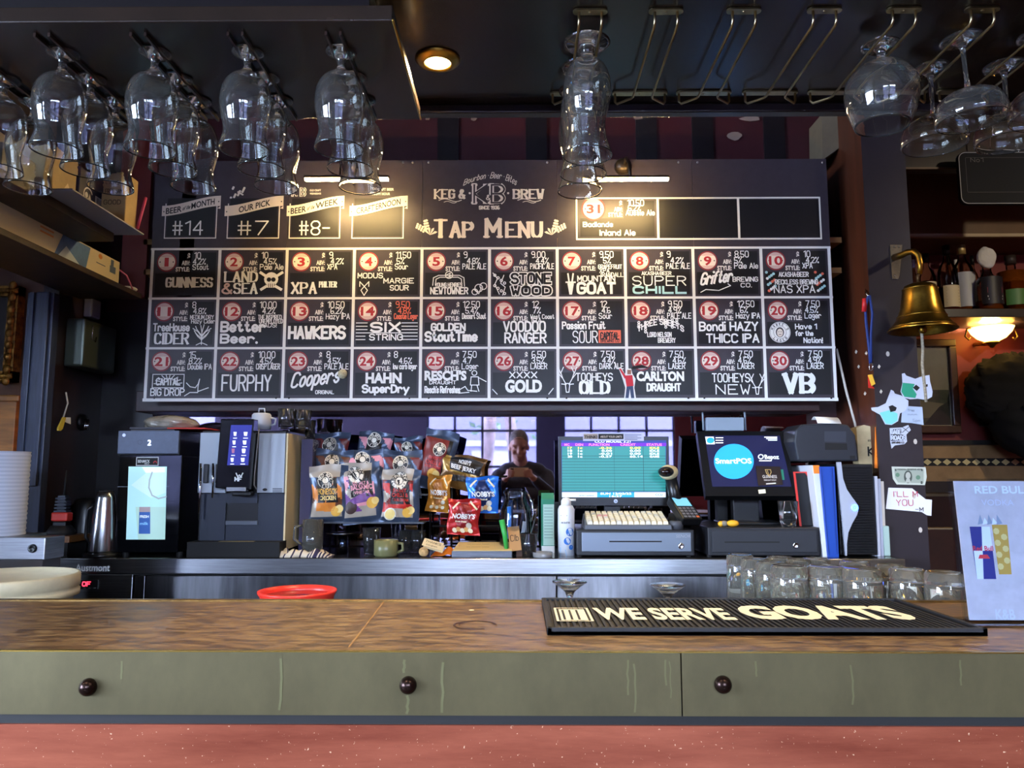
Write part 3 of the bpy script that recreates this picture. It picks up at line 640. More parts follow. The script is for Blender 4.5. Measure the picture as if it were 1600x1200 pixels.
def skull(f, n):
    f(n, 'disc', .79, .62, .11, 2); f(n, 'disc', .755, .63, .035, 1); f(n, 'disc', .825, .63, .035, 1)
    f(n, 'rect', .73, .68, .85, .80, 2); [f(n, 'line', [(.755 + k * .03, .72), (.755 + k * .03, .79)], 1) for k in range(4)]
    f(n, 'line', [(.62, .48), (.70, .55)], 2, 3); f(n, 'line', [(.96, .48), (.88, .55)], 2, 3); f(n, 'line', [(.64, .84), (.72, .77)], 2, 3); f(n, 'line', [(.95, .84), (.86, .77)], 2, 3)
def deer(cx, cyy, s):
    L = []
    for sg in (-1, 1):
        L += [[(cx + sg * .03 * s, cyy), (cx + sg * .07 * s, cyy - .10 * s), (cx + sg * .10 * s, cyy - .22 * s), (cx + sg * .06 * s, cyy - .34 * s)], [(cx + sg * .075 * s, cyy - .11 * s), (cx + sg * .13 * s, cyy - .2 * s)], [(cx + sg * .10 * s, cyy - .2 * s), (cx + sg * .14 * s, cyy - .34 * s)], [(cx + sg * .02 * s, cyy + .02 * s), (cx + sg * .09 * s, cyy + .01 * s)]]
    return L + [[(cx - .035 * s, cyy), (cx - .02 * s, cyy + .18 * s), (cx + .02 * s, cyy + .18 * s), (cx + .035 * s, cyy)], [(cx - .035 * s, cyy), (cx + .035 * s, cyy)]]
# each: price, strength, style lines, names [(text, kind, u0, u1, baseline v, height, extra)], sketches
def O_(u, v, r, n=14, a0=0, a1=6.2832): return [(u + r * cos(a0 + (a1 - a0) * k / n) * .75, v + r * sin(a0 + (a1 - a0) * k / n)) for k in range(n + 1)]
tree_l = [[(.80, .95), (.80, .70)], [(.72, .96), (.78, .92), (.82, .92), (.89, .96)]] + [[(.80, .85 - .03 * k), (.80 + s * (.06 + .02 * (k % 2)), .78 - .05 * k), (.80 + s * (.10 + .02 * (k % 3)), .70 - .045 * k)] for k in range(4) for s in (-1, 1)] + [[(.8, .7), (.78, .55)], [(.8, .7), (.83, .53)]]
cap_l = [[(.08, .52), (.56, .52), (.56, .80), (.08, .80), (.08, .52)]] + [[(.32 + .1 * cos(a), .76 - .16 * sin(a)), (.32 + .22 * cos(a), .76 - .24 * sin(a))] for a in [.25 + .3 * k for k in range(10)]]
tail_l = [[(.60, .70), (.66, .78), (.74, .80), (.78, .72), (.80, .62), (.78, .78), (.78, .88), (.94, .80)], [(.58, .97), (.66, .90), (.78, .90)]]
arch_l = [[(.15, .76), (.16, .6), (.24, .55), (.56, .55), (.63, .6), (.64, .78)], [(.19, .76), (.20, .63), (.26, .59), (.54, .59), (.59, .63), (.60, .78)], O_(.40, .54, .075), [(.36, .54), (.42, .50), (.40, .58), (.44, .55)], O_(.86, .82, .08), O_(.93, .78, .07), O_(.80, .9, .06), [(.78, .84), (.86, .94), (.9, .8)]]
vine_l = [[(.03, .50), (.10, .62), (.06, .74), (.13, .95)], [(.20, .55), (.15, .72), (.22, .80), (.18, .97)]] + [O_(.06 + .05 * (k % 4), .55 + .055 * k, .025, 7) for k in range(8)]
goat_l = [[(.14, .52), (.16, .72)], [(.22, .52), (.20, .72)], [(.11, .70), (.25, .70)]]
six_l = [[(.03, .50 + .07 * k), (.20 if k < 4 else .17, .50 + .07 * k)] for k in range(6)] + [[(.73, .50 + .07 * k), (.97, .50 + .07 * k)] for k in range(6)] + [[(.18, .71), (.74, .71)]]
surf_l = [O_(.80, .5, .05), [(.75, .58), (.86, .58), (.87, .75), (.74, .75), (.75, .58)], [(.76, .75), (.75, .88)], [(.84, .75), (.87, .88)], [(.87, .6), (.98, .68)], [(.56, .86), (.66, .78), (.70, .86), (.84, .88)], [(.56, .92), (.72, .9)]]
chain_l = [O_(x, y + .05 * k, .022, 8) for (x, y, m) in ((.17, .50, 3), (.27, .50, 5), (.58, .45, 4), (.68, .45, 4), (.75, .45, 3)) for k in range(m)]
CELLS = [
 ('10', '4.2%', ['Stout'], [('GUINNESS', 'f', .19, .95, .78, .19)], []),
 ('10', '4.5%', ['Pale Ale'], [('LAND', 'f', .05, .60, .67, .20), ('&', 'p', .04, .18, .92, .21), ('SEA', 'f', .20, .60, .92, .21)], 'skull'),
 ('9', '4.2%', ['XPA'], [('XPA', 'f', .05, .47, .92, .22), ('PHILTER', 'f', .47, .78, .79, .11)], []),
 ('11.50', '5%', ['Sour'], [('MODUS', 'b', .04, .42, .60, .10), ('MARGIE', 'b', .44, .90, .71, .10), ('SOUR', 'b', .54, .82, .86, .10)], [[(.07, .78), (.07, .68), (.14, .78), (.21, .68), (.21, .78)], [(.14, .78), (.19, .86), (.14, .97), (.09, .86), (.14, .78)]]),
 ('9', '4.8%', ['PALE ALE'], [('YOUNG HENRIES', 'b', .19, .60, .79, .08), ('NEWTOWNER', 'b', .12, .69, .94, .13)], arch_l),
 ('9.00', '4.4%', ['PACIFIC ALE'], [('STONE', 'h', .29, .95, .73, .23), ('WOOD', 'h', .29, .95, .965, .19)], vine_l),
 ('9.50', '5%', ['GRAPEFRUIT', 'XPA', '(RANDALL)'], [('MOUNTAIN', 's', .29, .86, .68, .11), ('GOAT', 'B', .29, .86, .93, .21)], 'goat'),
 ('9', '4.2%', ['PALE ALE'], [('AKASHA*BEER', 'b', .23, .68, .55, .07), ('SUPER', 's', .09, .90, .77, .19), ('CHILL', 'a', .10, .90, .93, .13)], []),
 ('8.50', '5%', ['Pale Ale'], [('Grifter', 'i', .08, .55, .76, .24), ('BREWING', 'b', .58, .96, .69, .09), ('CO.', 'b', .70, .86, .81, .08)], [[(.08, .92), (.16, .86), (.36, .88), (.54, .78), (.50, .74)]]),
 ('10', '4.2%', ['XPA'], [('AKASHA*BEER', 'b', .24, .69, .59, .09), ('RECKLESS BREWING', 'b', .18, .83, .75, .09), ('NAS XPA', 's', .16, .78, .93, .15)], 'dots'),
 ('8', '4.8%', ['MEDIUM DRY', 'Hazy Cider'], [('TreeHouse', 'b', .05, .60, .66, .15), ('CIDER', 'f', .06, .62, .93, .22)], tree_l),
 ('10.00', '4.2%', ['THE INSPIRED', 'UNEMPLOYED', 'LADS!'], [('Better', 'B', .05, .72, .67, .19), ('Beer.', 'B', .05, .60, .91, .17)], []),
 ('10.50', '6.2%', ['Hazy IPA'], [('HAWKERS', 'B', .05, .90, .82, .24)], []),
 ('9.50', '4.8%', ['Coastie Lager'], [('SIX', 'B', .26, .70, .68, .18), ('STRING', 'b', .24, .74, .86, .12)], six_l),
 ('12.50', '5.4%', ['Dessert Stout'], [('GOLDEN', 'B', .14, .65, .66, .14), ('StoutTime', 'B', .05, .83, .88, .18)], []),
 ('12', '7%', ['West Coast', 'IPA'], [('VOODOO', 'b', .20, .83, .68, .20), ('RANGER', 'b', .22, .84, .92, .20)], []),
 ('12', '4.6', ['Sour'], [('Passion Fruit', 'b', .05, .70, .63, .14), ('SOUR', 's', .21, .58, .92, .24)], 'redbox'),
 ('9.50', '4.9%', ['PALE ALE'], [('THREE SHEETS', 'b', .15, .85, .70, .11, 'arc'), ('LORD NELSON', 'b', .30, .66, .80, .09), ('BREWERY', 'b', .46, .72, .92, .09)], chain_l),
 ('12.50', '6%', ['Hazy IPA'], [('Bondi HAZY', 'b', .05, .93, .67, .17), ('THICC IPA', 'b', .15, .94, .92, .17)], []),
 ('7.50', '4.5%', ['Lager'], [('Have 1', 's', .46, .78, .64, .10), ('for the', 's', .46, .72, .78, .09), ('Nation!', 's', .58, .86, .93, .10)], 'emblem'),
 ('15', '8.2%', ['Double IPA'], [('CAPITAL', 'b', .14, .50, .74, .13), ('BIG DROP', 's', .06, .57, .96, .14)], cap_l + tail_l),
 ('10.00', '4.5%', ['CRISP LAGER'], [('FURPHY', 'b', .10, .84, .86, .32)], []),
 ('8', '4.5%', ['PALE ALE'], [('Coopers', 'i', .10, .82, .80, .30), ('ORIGINAL', 'b', .48, .76, .93, .07)], 'coin'),
 ('8', '4.6%', ['low carb lager'], [('HAHN', 'D', .19, .74, .70, .20), ('SuperDry', 'B', .15, .85, .90, .15)], []),
 ('7.50', '4.7', ['Lager'], [('RESCH\'S', 'D', .04, .68, .64, .18), ('DRAUGHT', 'b', .12, .52, .73, .07), ('Resch\'s Refreshes', 's', .05, .58, .91, .13)], surf_l),
 ('6.50', '3.5%', ['LAGER'], [('XXXX', 'b', .29, .70, .60, .12), ('GOLD', 'D', .22, .78, .89, .24)], [[(.03, .84), (.10, .94)], [(.95, .82), (.88, .94)]]),
 ('7.50', '4.4%', ['DARK ALE'], [('TOOHEYS', 's', .25, .80, .66, .15), ('OLD', 'F', .27, .80, .92, .23)], deer(.12, .72, 1.0)),
 ('7.50', '4.6%', ['LAGER'], [('CARLTON', 'D', .12, .84, .66, .18), ('DRAUGHT', 'B', .28, .78, .87, .14)], []),
 ('7.50', '4.6%', ['LAGER'], [('TOOHEYS', 's', .22, .78, .69, .17), ('NEW', 's', .27, .78, .94, .19)], deer(.89, .80, .8)),
 ('7.50', '4.9%', ['LAGER'], [('VB', 'V', .22, .75, .90, .36)], []),
]
def draw_cell(mbs, x0, z0, x1, z1, num, data, red=False):
    mb, mbb, mbc = mbs; W, H = x1 - x0, z1 - z0; fr = Fr(mb, plane_y(BY)); fb = Fr(mbb, plane_y(BY))
    X = lambda u: x0 + u * W; Z = lambda v: z1 - v * H
    g = .045
    fr.rect(X(g * .7), Z(1 - g), X(1 - g * .7), Z(.49), 1, .0008); fr.rect(X(.58), Z(.52), X(1 - g * .7), Z(g), 1, .0008)
    r = .135 * W
    fb.disc(X(.2), Z(.25), r * 1.12, 5, .0010, 30); fb.disc(X(.2), Z(.25), r * 1.04, 0, .0012, 30); fb.disc(X(.2), Z(.25), r * .98, 4, .0014, 30)
    for s in (1, -1):
        pts = [(X(.2) + r * .98 * cos(a), Z(.25) + s * r * .98 * sin(a)) for a in [.62 + k * (pi - 1.24) / 10 for k in range(11)]]; fb.poly(pts, 6, .0016)
        fb.disc(X(.2) + s * r * .76, Z(.25), .0028, 0, .0018, 8)
    fb.font(num, X(.2), Z(.25) - .017, .034, 5, .03, .002, al='c', fit=(.030 if len(num) == 1 else .054) * (.55 if num == '1' else 1))
    for k, (s, h) in enumerate((('$', .022), ('ABV:', .017), ('STYLE:', .017))): fr.font(s, X(.565), Z(.18 + .135 * k), h, 3, .035, .0015, al='r', fit={'$': .0115, 'ABV:': .033, 'STYLE:': .056}[s])
    mb = mbc; fr = Fr(mbc, plane_y(BY)); price, abv, style, names, sk = data; rr = random.Random(num)
    ck = 7 if red else 2
    fr.stroke(price, X(.62 + rr.random() * .02), Z(.175), .024, .0032, ck); fr.stroke(abv, X(.61 + rr.random() * .09), Z(.30), .022, .0032, ck)
    for k, s in enumerate(style):
        L = len(s); fr.stroke(s, X(.61 + .02 * k), Z(.415 + .085 * k), .021 if len(style) == 1 else .016, .0030 if len(style) == 1 else .0026, ck, fit=min(.36 * W, L * .0125))
    lw = .0036
    for nm in names:
        tx, kd, a, b, bv, h = nm[:6]; u, v, hh, ft = X(a), Z(bv), h * H, (b - a) * W
        if kd == 's': fr.stroke(tx, u, v, hh, .0042, 2, fit=ft)
        elif kd == 'a': fr.stroke(tx, u, v, hh, .0085, 8, fit=ft)
        elif kd == 'b': fr.stroke(tx, u, v, hh, min(.0068, hh * .2), 2, fit=ft, arc=(.03 if len(nm) > 6 else 0), lift=.0017)
        elif kd == 'B': fr.stroke(tx, u, v, hh, min(.0105, hh * .26), 2, fit=ft)
        elif kd == 'f': fr.stroke(tx, u + .006, v, hh, min(.0088, hh * .26), 2, fit=ft - .012, serif=True)
        elif kd == 'F': fr.stroke(tx, u + .012, v, hh, .0135, 2, fit=ft - .024, serif=True)
        elif kd == 'V': fr.stroke(tx, u + .012, v, hh, .020, 2, fit=ft - .024, serif=True)
        elif kd == 'D': fr.font(tx, u, v, hh, 2, .05, .0015, fit=ft)
        elif kd == 'p': fr.stroke(tx, u, v, hh, .0075, 6, fit=ft)
        elif kd == 'i': fr.stroke(tx, u, v, hh, .0078, 2, fit=ft, slant=.25, rise=.12)
        elif kd == 'h':
            fr.stroke(tx, u + .008, v + .002, hh - .006, .0165, 2, fit=ft - .016); fr.stroke(tx, u + .008, v + .002, hh - .006, .0085, 1, lift=.002, fit=ft - .016)
    def dr(n, kind, *a):
        if kind == 'disc': fr.disc(X(a[0]), Z(a[1]), a[2] * W, a[3], .0016 + .0004 * (a[3] == 1), 16)
        elif kind == 'rect': fr.rect(X(a[0]), Z(a[3]), X(a[2]), Z(a[1]), a[4], .0016)
        else: fr.line([(X(p[0]), Z(p[1])) for p in a[0]], lw * (a[2] if len(a) > 2 else .8), a[1], .0021)
    if sk == 'skull': skull(dr, 0)
    elif sk == 'goat':
        for l in goat_l: fr.line([(X(p[0]), Z(p[1])) for p in l], .006, 2, .0016)
        fr.poly([(X(p[0]), Z(p[1])) for p in ((.13, .72), (.23, .72), (.20, .96), (.16, .96))], 2, .0016)
    elif sk == 'dots':
        for k in range(26): fr.disc(X((.05 if k < 13 else .80) + (k * 37 % 13) / 13 * .14), Z(.5 + (k * 5 % 13) / 13 * .42), .0058, (8, 7, 2, 8)[k % 4], .0014, 9)
    elif sk == 'redbox':
        fr.rect(X(.60), Z(.93), X(.94), Z(.66), 7, .0014)
        for k in range(9): a = .3 + k * .31; fr.line([(X(.77 + .06 * cos(a)), Z(.82 - .05 * sin(a))), (X(.77 + .15 * cos(a)), Z(.82 - .14 * sin(a)))], .002, 1, .0016)
        fr.stroke('CAPITAL', X(.63), Z(.85), .026, .0042, 1, .002, fit=.28 * W); fr.stroke('BREWING CO', X(.63), Z(.91), .010, .002, 1, .002, fit=.28 * W)
    elif sk == 'emblem':
        c = (X(.22), Z(.71)); R_ = .041; fr.disc(*c, R_, 2, .0014, 32); fr.ring(*c, R_ * .93, .0012, 1, .0016); fr.ring(*c, R_ * .60, .0012, 1, .0016)
        for i, ch in enumerate("HAWKE'S"): a = radians(155 - i * 22); fr.mb and Fr(mb, plane((c[0] + R_ * .68 * cos(a), BY, c[1] + R_ * .68 * sin(a)), (sin(a), 0, -cos(a)), (cos(a), 0, sin(a)))).stroke(ch, 0, 0, .009, .0018, 1, .002, al='c')
        for i, ch in enumerate("LAGER"): a = radians(228 + i * 22); Fr(mb, plane((c[0] + R_ * .90 * cos(a), BY, c[1] + R_ * .90 * sin(a)), (-sin(a), 0, cos(a)), (-cos(a), 0, -sin(a)))).stroke(ch, 0, 0, .009, .0018, 1, .002, al='c')
        fr.disc(c[0], c[1], .016, 0, .0018, 16, .020); fr.disc(c[0], c[1] - .002, .012, 4, .002, 14, .016); fr.rect(c[0] - .007, c[1] + .001, c[0] - .002, c[1] + .003, 1, .0022); fr.rect(c[0] + .002, c[1] + .001, c[0] + .007, c[1] + .003, 1, .0022); fr.rect(c[0] - .005, c[1] - .010, c[0] + .005, c[1] - .008, 1, .0022)
    elif sk == 'coin': pass
    elif sk:
        for l in sk: fr.line([(X(p[0]), Z(p[1])) for p in l], .0032, 2, .0021)
for n in range(30):
    r, c = divmod(n, 10); x0 = bX0 + .008 + c * cw; mbs = (MB(), MB()); mbs = mbs + (mbs[0],)
    draw_cell(mbs, x0 + .006, rowz[r + 1] + .005, x0 + cw - .006, rowz[r] - .005, str(n + 1), CELLS[n], n == 13)
    cell = mbs[0].build('menu_cell', BM, board); mbs[1].build('number_badge', BM, cell)
mb = MB(); fr = Fr(mb, plane_y(BY))
for k in range(11): x = bX0 + .008 + k * cw; fr.rect(x - .0058, rowz[3], x + .0058, rowz[0] + .003, 9, .0012)
for z in rowz[:3]: fr.rect(bX0, z - .0045, bX1, z + .0045, 9, .0013)
mb.build('grid_lines', BM, board)
# header: four banners
def banner(pxs, py_b, text, sub, chalk, hx):
    mb = MB(); fr = Fr(mb, plane_y(BY)); (xa, xb) = pxs
    A = bp(xa, 373); B = bp(xb, 345); w = B[0] - A[0]
    fr.rect(A[0], A[1], B[0], bp(xb, 318)[1], 3, .0008); fr.rect(A[0] + .004, A[1] + .004, B[0] - .004, bp(xb, 318)[1], 0, .001); fr.rect(A[0] + .009, A[1] + .009, B[0] - .009, bp(xb, 310)[1], 1, .0012)
    l = bp(xa - 3, 338); h0 = bp(xa - 3, 322)[1]; rr_ = bp(xb + 6, 322); n = 10; lo = []; hi = []
    rise = rr_[1] - l[1]
    for k in range(n + 1):
        q = k / n; x = l[0] + (rr_[0] - l[0]) * q; e = rise * (q * q * (3 - 2 * q)); lo.append((x, l[1] + e)); hi.append((x, h0 + e))
    for k in range(n): fr.poly([lo[k], lo[k + 1], hi[k + 1], hi[k]], 4, .002)
    fr.poly([lo[-1], (lo[-1][0], lo[-1][1] - .012), (lo[-1][0] - .012, lo[-1][1] - .010)], 4, .002)
    vs = Fr(mb, lambda u, v, lf: Vector((u, BY - lf, v + rise * (lambda q: q * q * (3 - 2 * q))(min(1, max(0, (u - l[0]) / (rr_[0] - l[0])))))))
    x = l[0] + .016
    tot = rr_[0] - l[0] - .032
    if isinstance(text, str): vs.font(text, x + tot * .06, l[1] + .008, .024, 1, .02, .0025, fit=tot * .88 if len(text) > 9 else tot * .62) if len(text) > 9 else vs.font(text, x + tot * .2, l[1] + .008, .024, 1, .02, .0025, fit=tot * .62)
    else:
        a, b, c = text; fa = tot * .31; fb = tot * .17; fc = tot * .46
        vs.font(a, x, l[1] + .008, .024, 1, .02, .0025, fit=fa); vs.stroke(b, x + fa + .004, l[1] + .012, .014, .0018, 1, .0025, fit=fb - .006, slant=.3); vs.font(c, x + fa + fb + .004, l[1] + .008, .024, 1, .02, .0025, fit=fc)
    vs.disc(l[0] + .008, l[1] + .018, .003, 1, .0025, 5); vs.disc(rr_[0] - .008, l[1] + .018, .003, 1, .0025, 5)
    if chalk: c = bp(hx, 367); fr.stroke(chalk, c[0], c[1], .055, .0055, 2, .0016, fit=.118)
    mb.build('banner_panel', BM, board)
banner((256, 339), 0, ('BEER', 'of the', 'MONTH'), 0, '#14', 270); banner((354, 437), 0, 'OUR PICK', 0, '#7', 372)
banner((451, 532), 0, ('BEER', 'of the', 'WEEK'), 0, '#8-', 468); banner((549, 631), 0, "CRAFT'ERNOON", 0, None, 0)
# heading
mb = MB(); fr = Fr(mb, plane_y(BY))
def T_(s, xa, xb, pb, ht, w, serif=True, mi=3, **k): a = bp(xa, pb); b = bp(xb, pb); fr.stroke(s, a[0] + w / 2, a[1], bp(xa, pb - ht)[1] - a[1] - w * .2, w, mi, .0012, fit=b[0] - a[0] - w, serif=serif, **k)
T_('T', 678, 700, 370, 27, .017, mi=4); T_('AP', 702, 742, 370, 23, .015, mi=4); T_('M', 757, 786, 370, 28, .016, mi=4); T_('ENU', 789, 850, 370, 23, .0145, mi=4)
T_('KEG &', 678, 728, 310, 14, .009); T_('BREW', 801, 851, 310, 14, .009); T_('SINCE 1936', 748, 781, 327, 5, .0036, False)
a = bp(738, 317); h = bp(738, 289)[1] - a[1]
for (s, u, w, d) in (('K', 741, .052, 0), ('B', 768, .050, 0)):
    c = bp(u, 317); fr.stroke(s, c[0], c[1], h, .019, 3, .0012, fit=w, serif=True); fr.stroke(s, c[0], c[1], h, .007, 0, .0016, fit=w, serif=False)
c = bp(760, 314); fr.disc(c[0] + .006, c[1] + .013, .014, 0, .0018, 14); fr.stroke('&', c[0], c[1] + .004, .020, .0034, 3, .002, fit=.014)
c = bp(724, 290); fr.stroke('Bourbon * Beer * Bites', c[0], c[1], .024, .0022, 3, .0014, fit=bp(806, 290)[0] - c[0], slant=.3, arc=.03)
for (xa, xb) in ((686, 721), (809, 845)):
    A = bp(xa, 313); B = bp(xb, 314); fr.line([(A[0] + (B[0] - A[0]) * k / 8, A[1] + .006 * sin(k / 8 * 6.28)) for k in range(9)], .003, 3); fr.line([(A[0] + .02 + (B[0] - A[0] - .04) * k / 6, A[1] - .008 + .004 * sin(k)) for k in range(7)], .002, 3)
for u in (734, 794): c = bp(u, 302); fr.disc(c[0], c[1], .005, 3, .0012, 5)
for s, u in ((1, 660), (-1, 874)):
    c = bp(u, 372)
    for (ang, L) in ((100, .10), (150, .05)):
        a = radians(ang if s > 0 else 180 - ang); bx_, bz_ = c[0] + s * .022, c[1] + .012
        if ang == 150: bx_, bz_ = c[0] + s * .03, c[1] + .02
        for k in range(4):
            for j in (-1, 0, 1): fr.disc(bx_ + cos(a) * (.026 + k * .011) + j * .008 * sin(a) * (1 - k * .15) , bz_ + sin(a) * (.026 + k * .011) - j * .008 * cos(a), .0048, 4, .0012, 8)
    for k in range(4): a = radians((20 + k * 40) if s > 0 else 160 - k * 40); fr.poly([(c[0] + s * .03, c[1] + .012), (c[0] + s * .03 + .022 * cos(a) - .005 * sin(a), c[1] + .016 + .022 * sin(a) + .005 * cos(a)), (c[0] + s * .03 + .032 * cos(a), c[1] + .014 + .032 * sin(a)), (c[0] + s * .03 + .022 * cos(a) + .005 * sin(a), c[1] + .016 + .022 * sin(a) - .005 * cos(a))], 4, .0013)
mb.build('heading', BM, board)
mb = MB(); fr = Fr(mb, plane_y(BY))
for k in range(14): c = bp(361 + (k * 7 % 22), 309 - (k * 5 % 17)); fr.disc(c[0], c[1], .005, 3, .001, 7)
c = bp(372, 300); fr.line([c, (c[0] + .02, c[1] - .012)], .006, 3)
for s, u in (('K', 457), ('B', 470)): c = bp(u, 306); fr.stroke(s, c[0], c[1], .031, .010, 3, .001, fit=.018, serif=True); fr.stroke(s, c[0], c[1], .031, .003, 0, .0014, fit=.018)
c = bp(484, 299); fr.font('OLD CRAFT', c[0], c[1], .008, 3, .02, .001, fit=.045); c = bp(484, 304); fr.font('WEDNESDAYS', c[0], c[1], .007, 3, .03, .001, fit=.045)
c = bp(588, 298); fr.font('CRAFT BEER', c[0], c[1], .010, 3, .02, .001, fit=.07); c = bp(582, 305); fr.font('HAPPY HOUR', c[0], c[1], .010, 3, .02, .001, fit=.07)
mb.build('small_headings', BM, board)
# guest tap strip (31 and three empty cells)
mb = MB(); fr = Fr(mb, plane_y(BY))
A = bp(901, 374); B = bp(1029, 311); fr.rectline(A[0], A[1], bp(1281, 0)[0] + 0, B[1], .006, 3) if False else None
xr_ = bp(1281.5, 342)[0]; zb_ = bp(1100, 373.5)[1]; zt2 = bp(1100, 309.5)[1]; xa_ = bp(901, 342)[0]
x1_, x2_ = bp(1028, 342)[0], bp(1154, 342)[0]
mbb = MB(); mbc = mb
draw_cell((mb, mbb, mbc), xa_ + .004, zb_ + .003, x1_ - .004, zt2 - .003, '31', ('10.50', '6.2%', ['Aussie Ale'], [('Badlands', 's', .07, .44, .70, .11), ('Inland Ale', 's', .28, .72, .92, .13)], []))
for a, b in ((x1_, x2_), (x2_, xr_)): fr.rect(a + .006, zb_ + .008, b - .006, zt2 - .008, 1, .0008)
fr.rectline(xa_, zb_, xr_, zt2, .0065, 3, .0014)
for x in (x1_, x2_): fr.rect(x - .0045, zb_, x + .0045, zt2, 3, .0015)
c = bp(895, 383); fr.stroke('RANDALL', c[0], c[1], .014, .002, 6, .001, fit=.10) if False else None
cell = mb.build('guest_tap_cells', BM, board); mbb.build('number_badge', BM, cell)
# things stuck on the board
def flat(name, label, cat, polys, mats, Y, th=.002, group=None):
    mb = MB()
    pts, _ = polys[0]; mb.prism([(u, Y, v) for u, v in pts], (0, -th, 0), 0)
    fr = Fr(mb, plane_y(Y - th))
    for i, (pp, mi) in enumerate(polys[1:]): fr.poly(pp, mi, .0003 + .00015 * i)
    return mb, fr, (name, label, cat, group, mats)
def pxp(l, Y): return [(P(x, y, Y=Y).x, P(x, y, Y=Y).z) for x, y in l]
Yb = BY - .0035
mb, fr, _ = flat('', '', '', [(pxp([(966, 574), (971, 574), (976, 585), (980, 576), (986, 576), (988, 584), (993, 592), (991, 606), (994, 624), (975, 625), (977, 606), (972, 590)], Yb), 0),
  (pxp([(976, 587), (988, 586), (990, 603), (979, 604)], Yb), 1), (pxp([(979, 604), (989, 603), (991, 622), (986, 622), (984, 608), (982, 622), (977, 622)], Yb), 2), (pxp([(967, 576), (970, 576), (978, 588), (976, 592)], Yb), 1), (pxp([(980, 578), (986, 578), (986, 585), (980, 585)], Yb), 3)], 0, Yb)
tag(mb.build('person_cutout', [PAPER, M('shirt_red', (190, 40, 52), .6), M('jeans_blue', (52, 66, 96), .6), M('skin_print', (140, 96, 78), .6)]), 'paper cut-out of a person in red shirt stuck on the tap menu', 'sticker')
mb, fr, _ = flat('', '', '', [(pxp([(983, 577), (990, 572), (1003, 570), (1015, 575), (1003, 575), (993, 576)], BY - .003), 0)], 0, BY - .003)
tag(mb.build('moustache_cutout', BLACKM), 'black moustache shape stuck beside the paper person', 'sticker')
c = bp(535.5, 584.5); tag(MB().lathe([(0, -.003), (.018, -.003), (.0185, -.0015), (.0185, 0)], (c[0], BY - .002, c[1]), 24, 0, Matrix.Rotation(radians(-90), 3, 'X')).build('bottle_cap_badge', M('pale_gold', (196, 186, 150), .5, noise=.3, nscale=200)), 'round pale badge on the Coopers menu cell', 'badge')

# picture lights
LED = M('warm_led', (255, 214, 140), .5, emit=190)
def pic_light(xa, xb, ax, label):
    Y = 2.76; A = P(xa, 282, Y=Y); B = P(xb, 280, Y=Y); z = A.z
    t = thing('picture_light', label, 'light', ((A.x + B.x) / 2, Y, z), 'picture lights over the tap menu')
    MB().box(A.x, B.x, Y - .008, Y + .012, z + .008, z + .018).build('housing', M('dark_bronze', (60, 50, 40), .35, .7), t, bevel=.003)
    MB().box(A.x + .004, B.x - .004, Y - .006, Y + .010, z, z + .008).build('led_strip', LED, t)
    xx = P(ax, 250, Y=2.9).x
    MB().tube([(xx, Y, z + .016), (xx, Y + .02, z + .07), (xx, Y + .10, z + .13), (xx, BY - .002, z + .13)], .006, 8).build('arm', M('dark_bronze', (60, 50, 40), .35, .7), t)
    MB().lathe([(0, 0), (.035, 0), (.03, .02), (.012, .03), (0, .03)], (xx, BY, z + .13), 18, 0, Matrix.Rotation(radians(90), 3, 'X')).build('wall_mount', M('dark_bronze', (60, 50, 40), .35, .7), t)
pic_light(475, 608, 541, 'warm LED picture light above the left half of the tap menu')
pic_light(912, 1046, 976, 'warm LED picture light above the right half of the tap menu')
# ------------------------------------------------------------------ things on the back bar
def pbox(mb, x0, y0, x1, y1, Y, dep, mi=0, z0=None):
    a = P((x0 + x1) / 2, y0, Y=Y).z; b = P((x0 + x1) / 2, y1, Y=Y).z if z0 is None else z0
    ym = (y0 + y1) / 2; return mb.box(P(x0, ym, Y=Y).x, P(x1, ym, Y=Y).x, Y, Y + dep, b, a, mi)
def pf(mb, Y, lift=0): return Fr(mb, plane_y(Y - lift))
def px(x, y, Y): c = P(x, y, Y=Y); return (c.x, c.z)
def plist(l, Y): return [px(x, y, Y) for x, y in l]
# milk fridge
Y = 2.80; c = P(232, 870, Y=Y)
t = thing('milk_fridge', 'black countertop milk fridge with lit glass window and digit two', 'fridge', (c.x, Y, CT))
mb = MB(); pbox(mb, 183, 712, 281, 862, Y + .012, .36, 0, CT + .012); pbox(mb, 184, 674, 281, 712, Y + .012, .36, 0); mb.build('body', BLACKP, t, bevel=.004)
mb = MB(); pbox(mb, 184, 673, 279, 709, Y, .012, 0); fr = pf(mb, Y); u = px(231, 695, Y); fr.font('2', u[0], u[1] - .002, .020, 1, .0, fit=.012); u = px(219, 691, Y); fr.ring(*u, .008, .0012, 2); u = px(194, 680, Y); fr.disc(*u, .006, 3, .001)
mb.build('control_panel', [M('slate_panel', (92, 102, 124), .4, noise=.06, nscale=50), M('cold_digits', (210, 225, 255), .5, emit=5), M('faint_icon', (70, 78, 92), .5), CHROME], t, bevel=.002)
mb = MB(); pbox(mb, 183, 711, 281, 862, Y + .002, .010, 0, CT + .014); fr = pf(mb, Y + .002)
u0, v0 = px(212, 728, Y); u1, v1 = px(248, 714, Y); fr.rect(u0, v0, u1, v1, 2); fr.rect(u0 + .003, v0 + .003, u1 - .003, v1 - .003, 1, .0014)
fr.font('BENMICK', u0 + .007, v0 + .012, .010, 2, .03, .002, fit=.044); fr.font('MILK', u0 + .032, v0 + .006, .004, 2, .03, .002, fit=.018); fr.ring(u1 - .012, v0 + .012, .005, .003, 3, .002, 14, -.3, 3.5)
fr.rect(*px(183, 761, Y), *px(264, 760, Y), 4, .001)
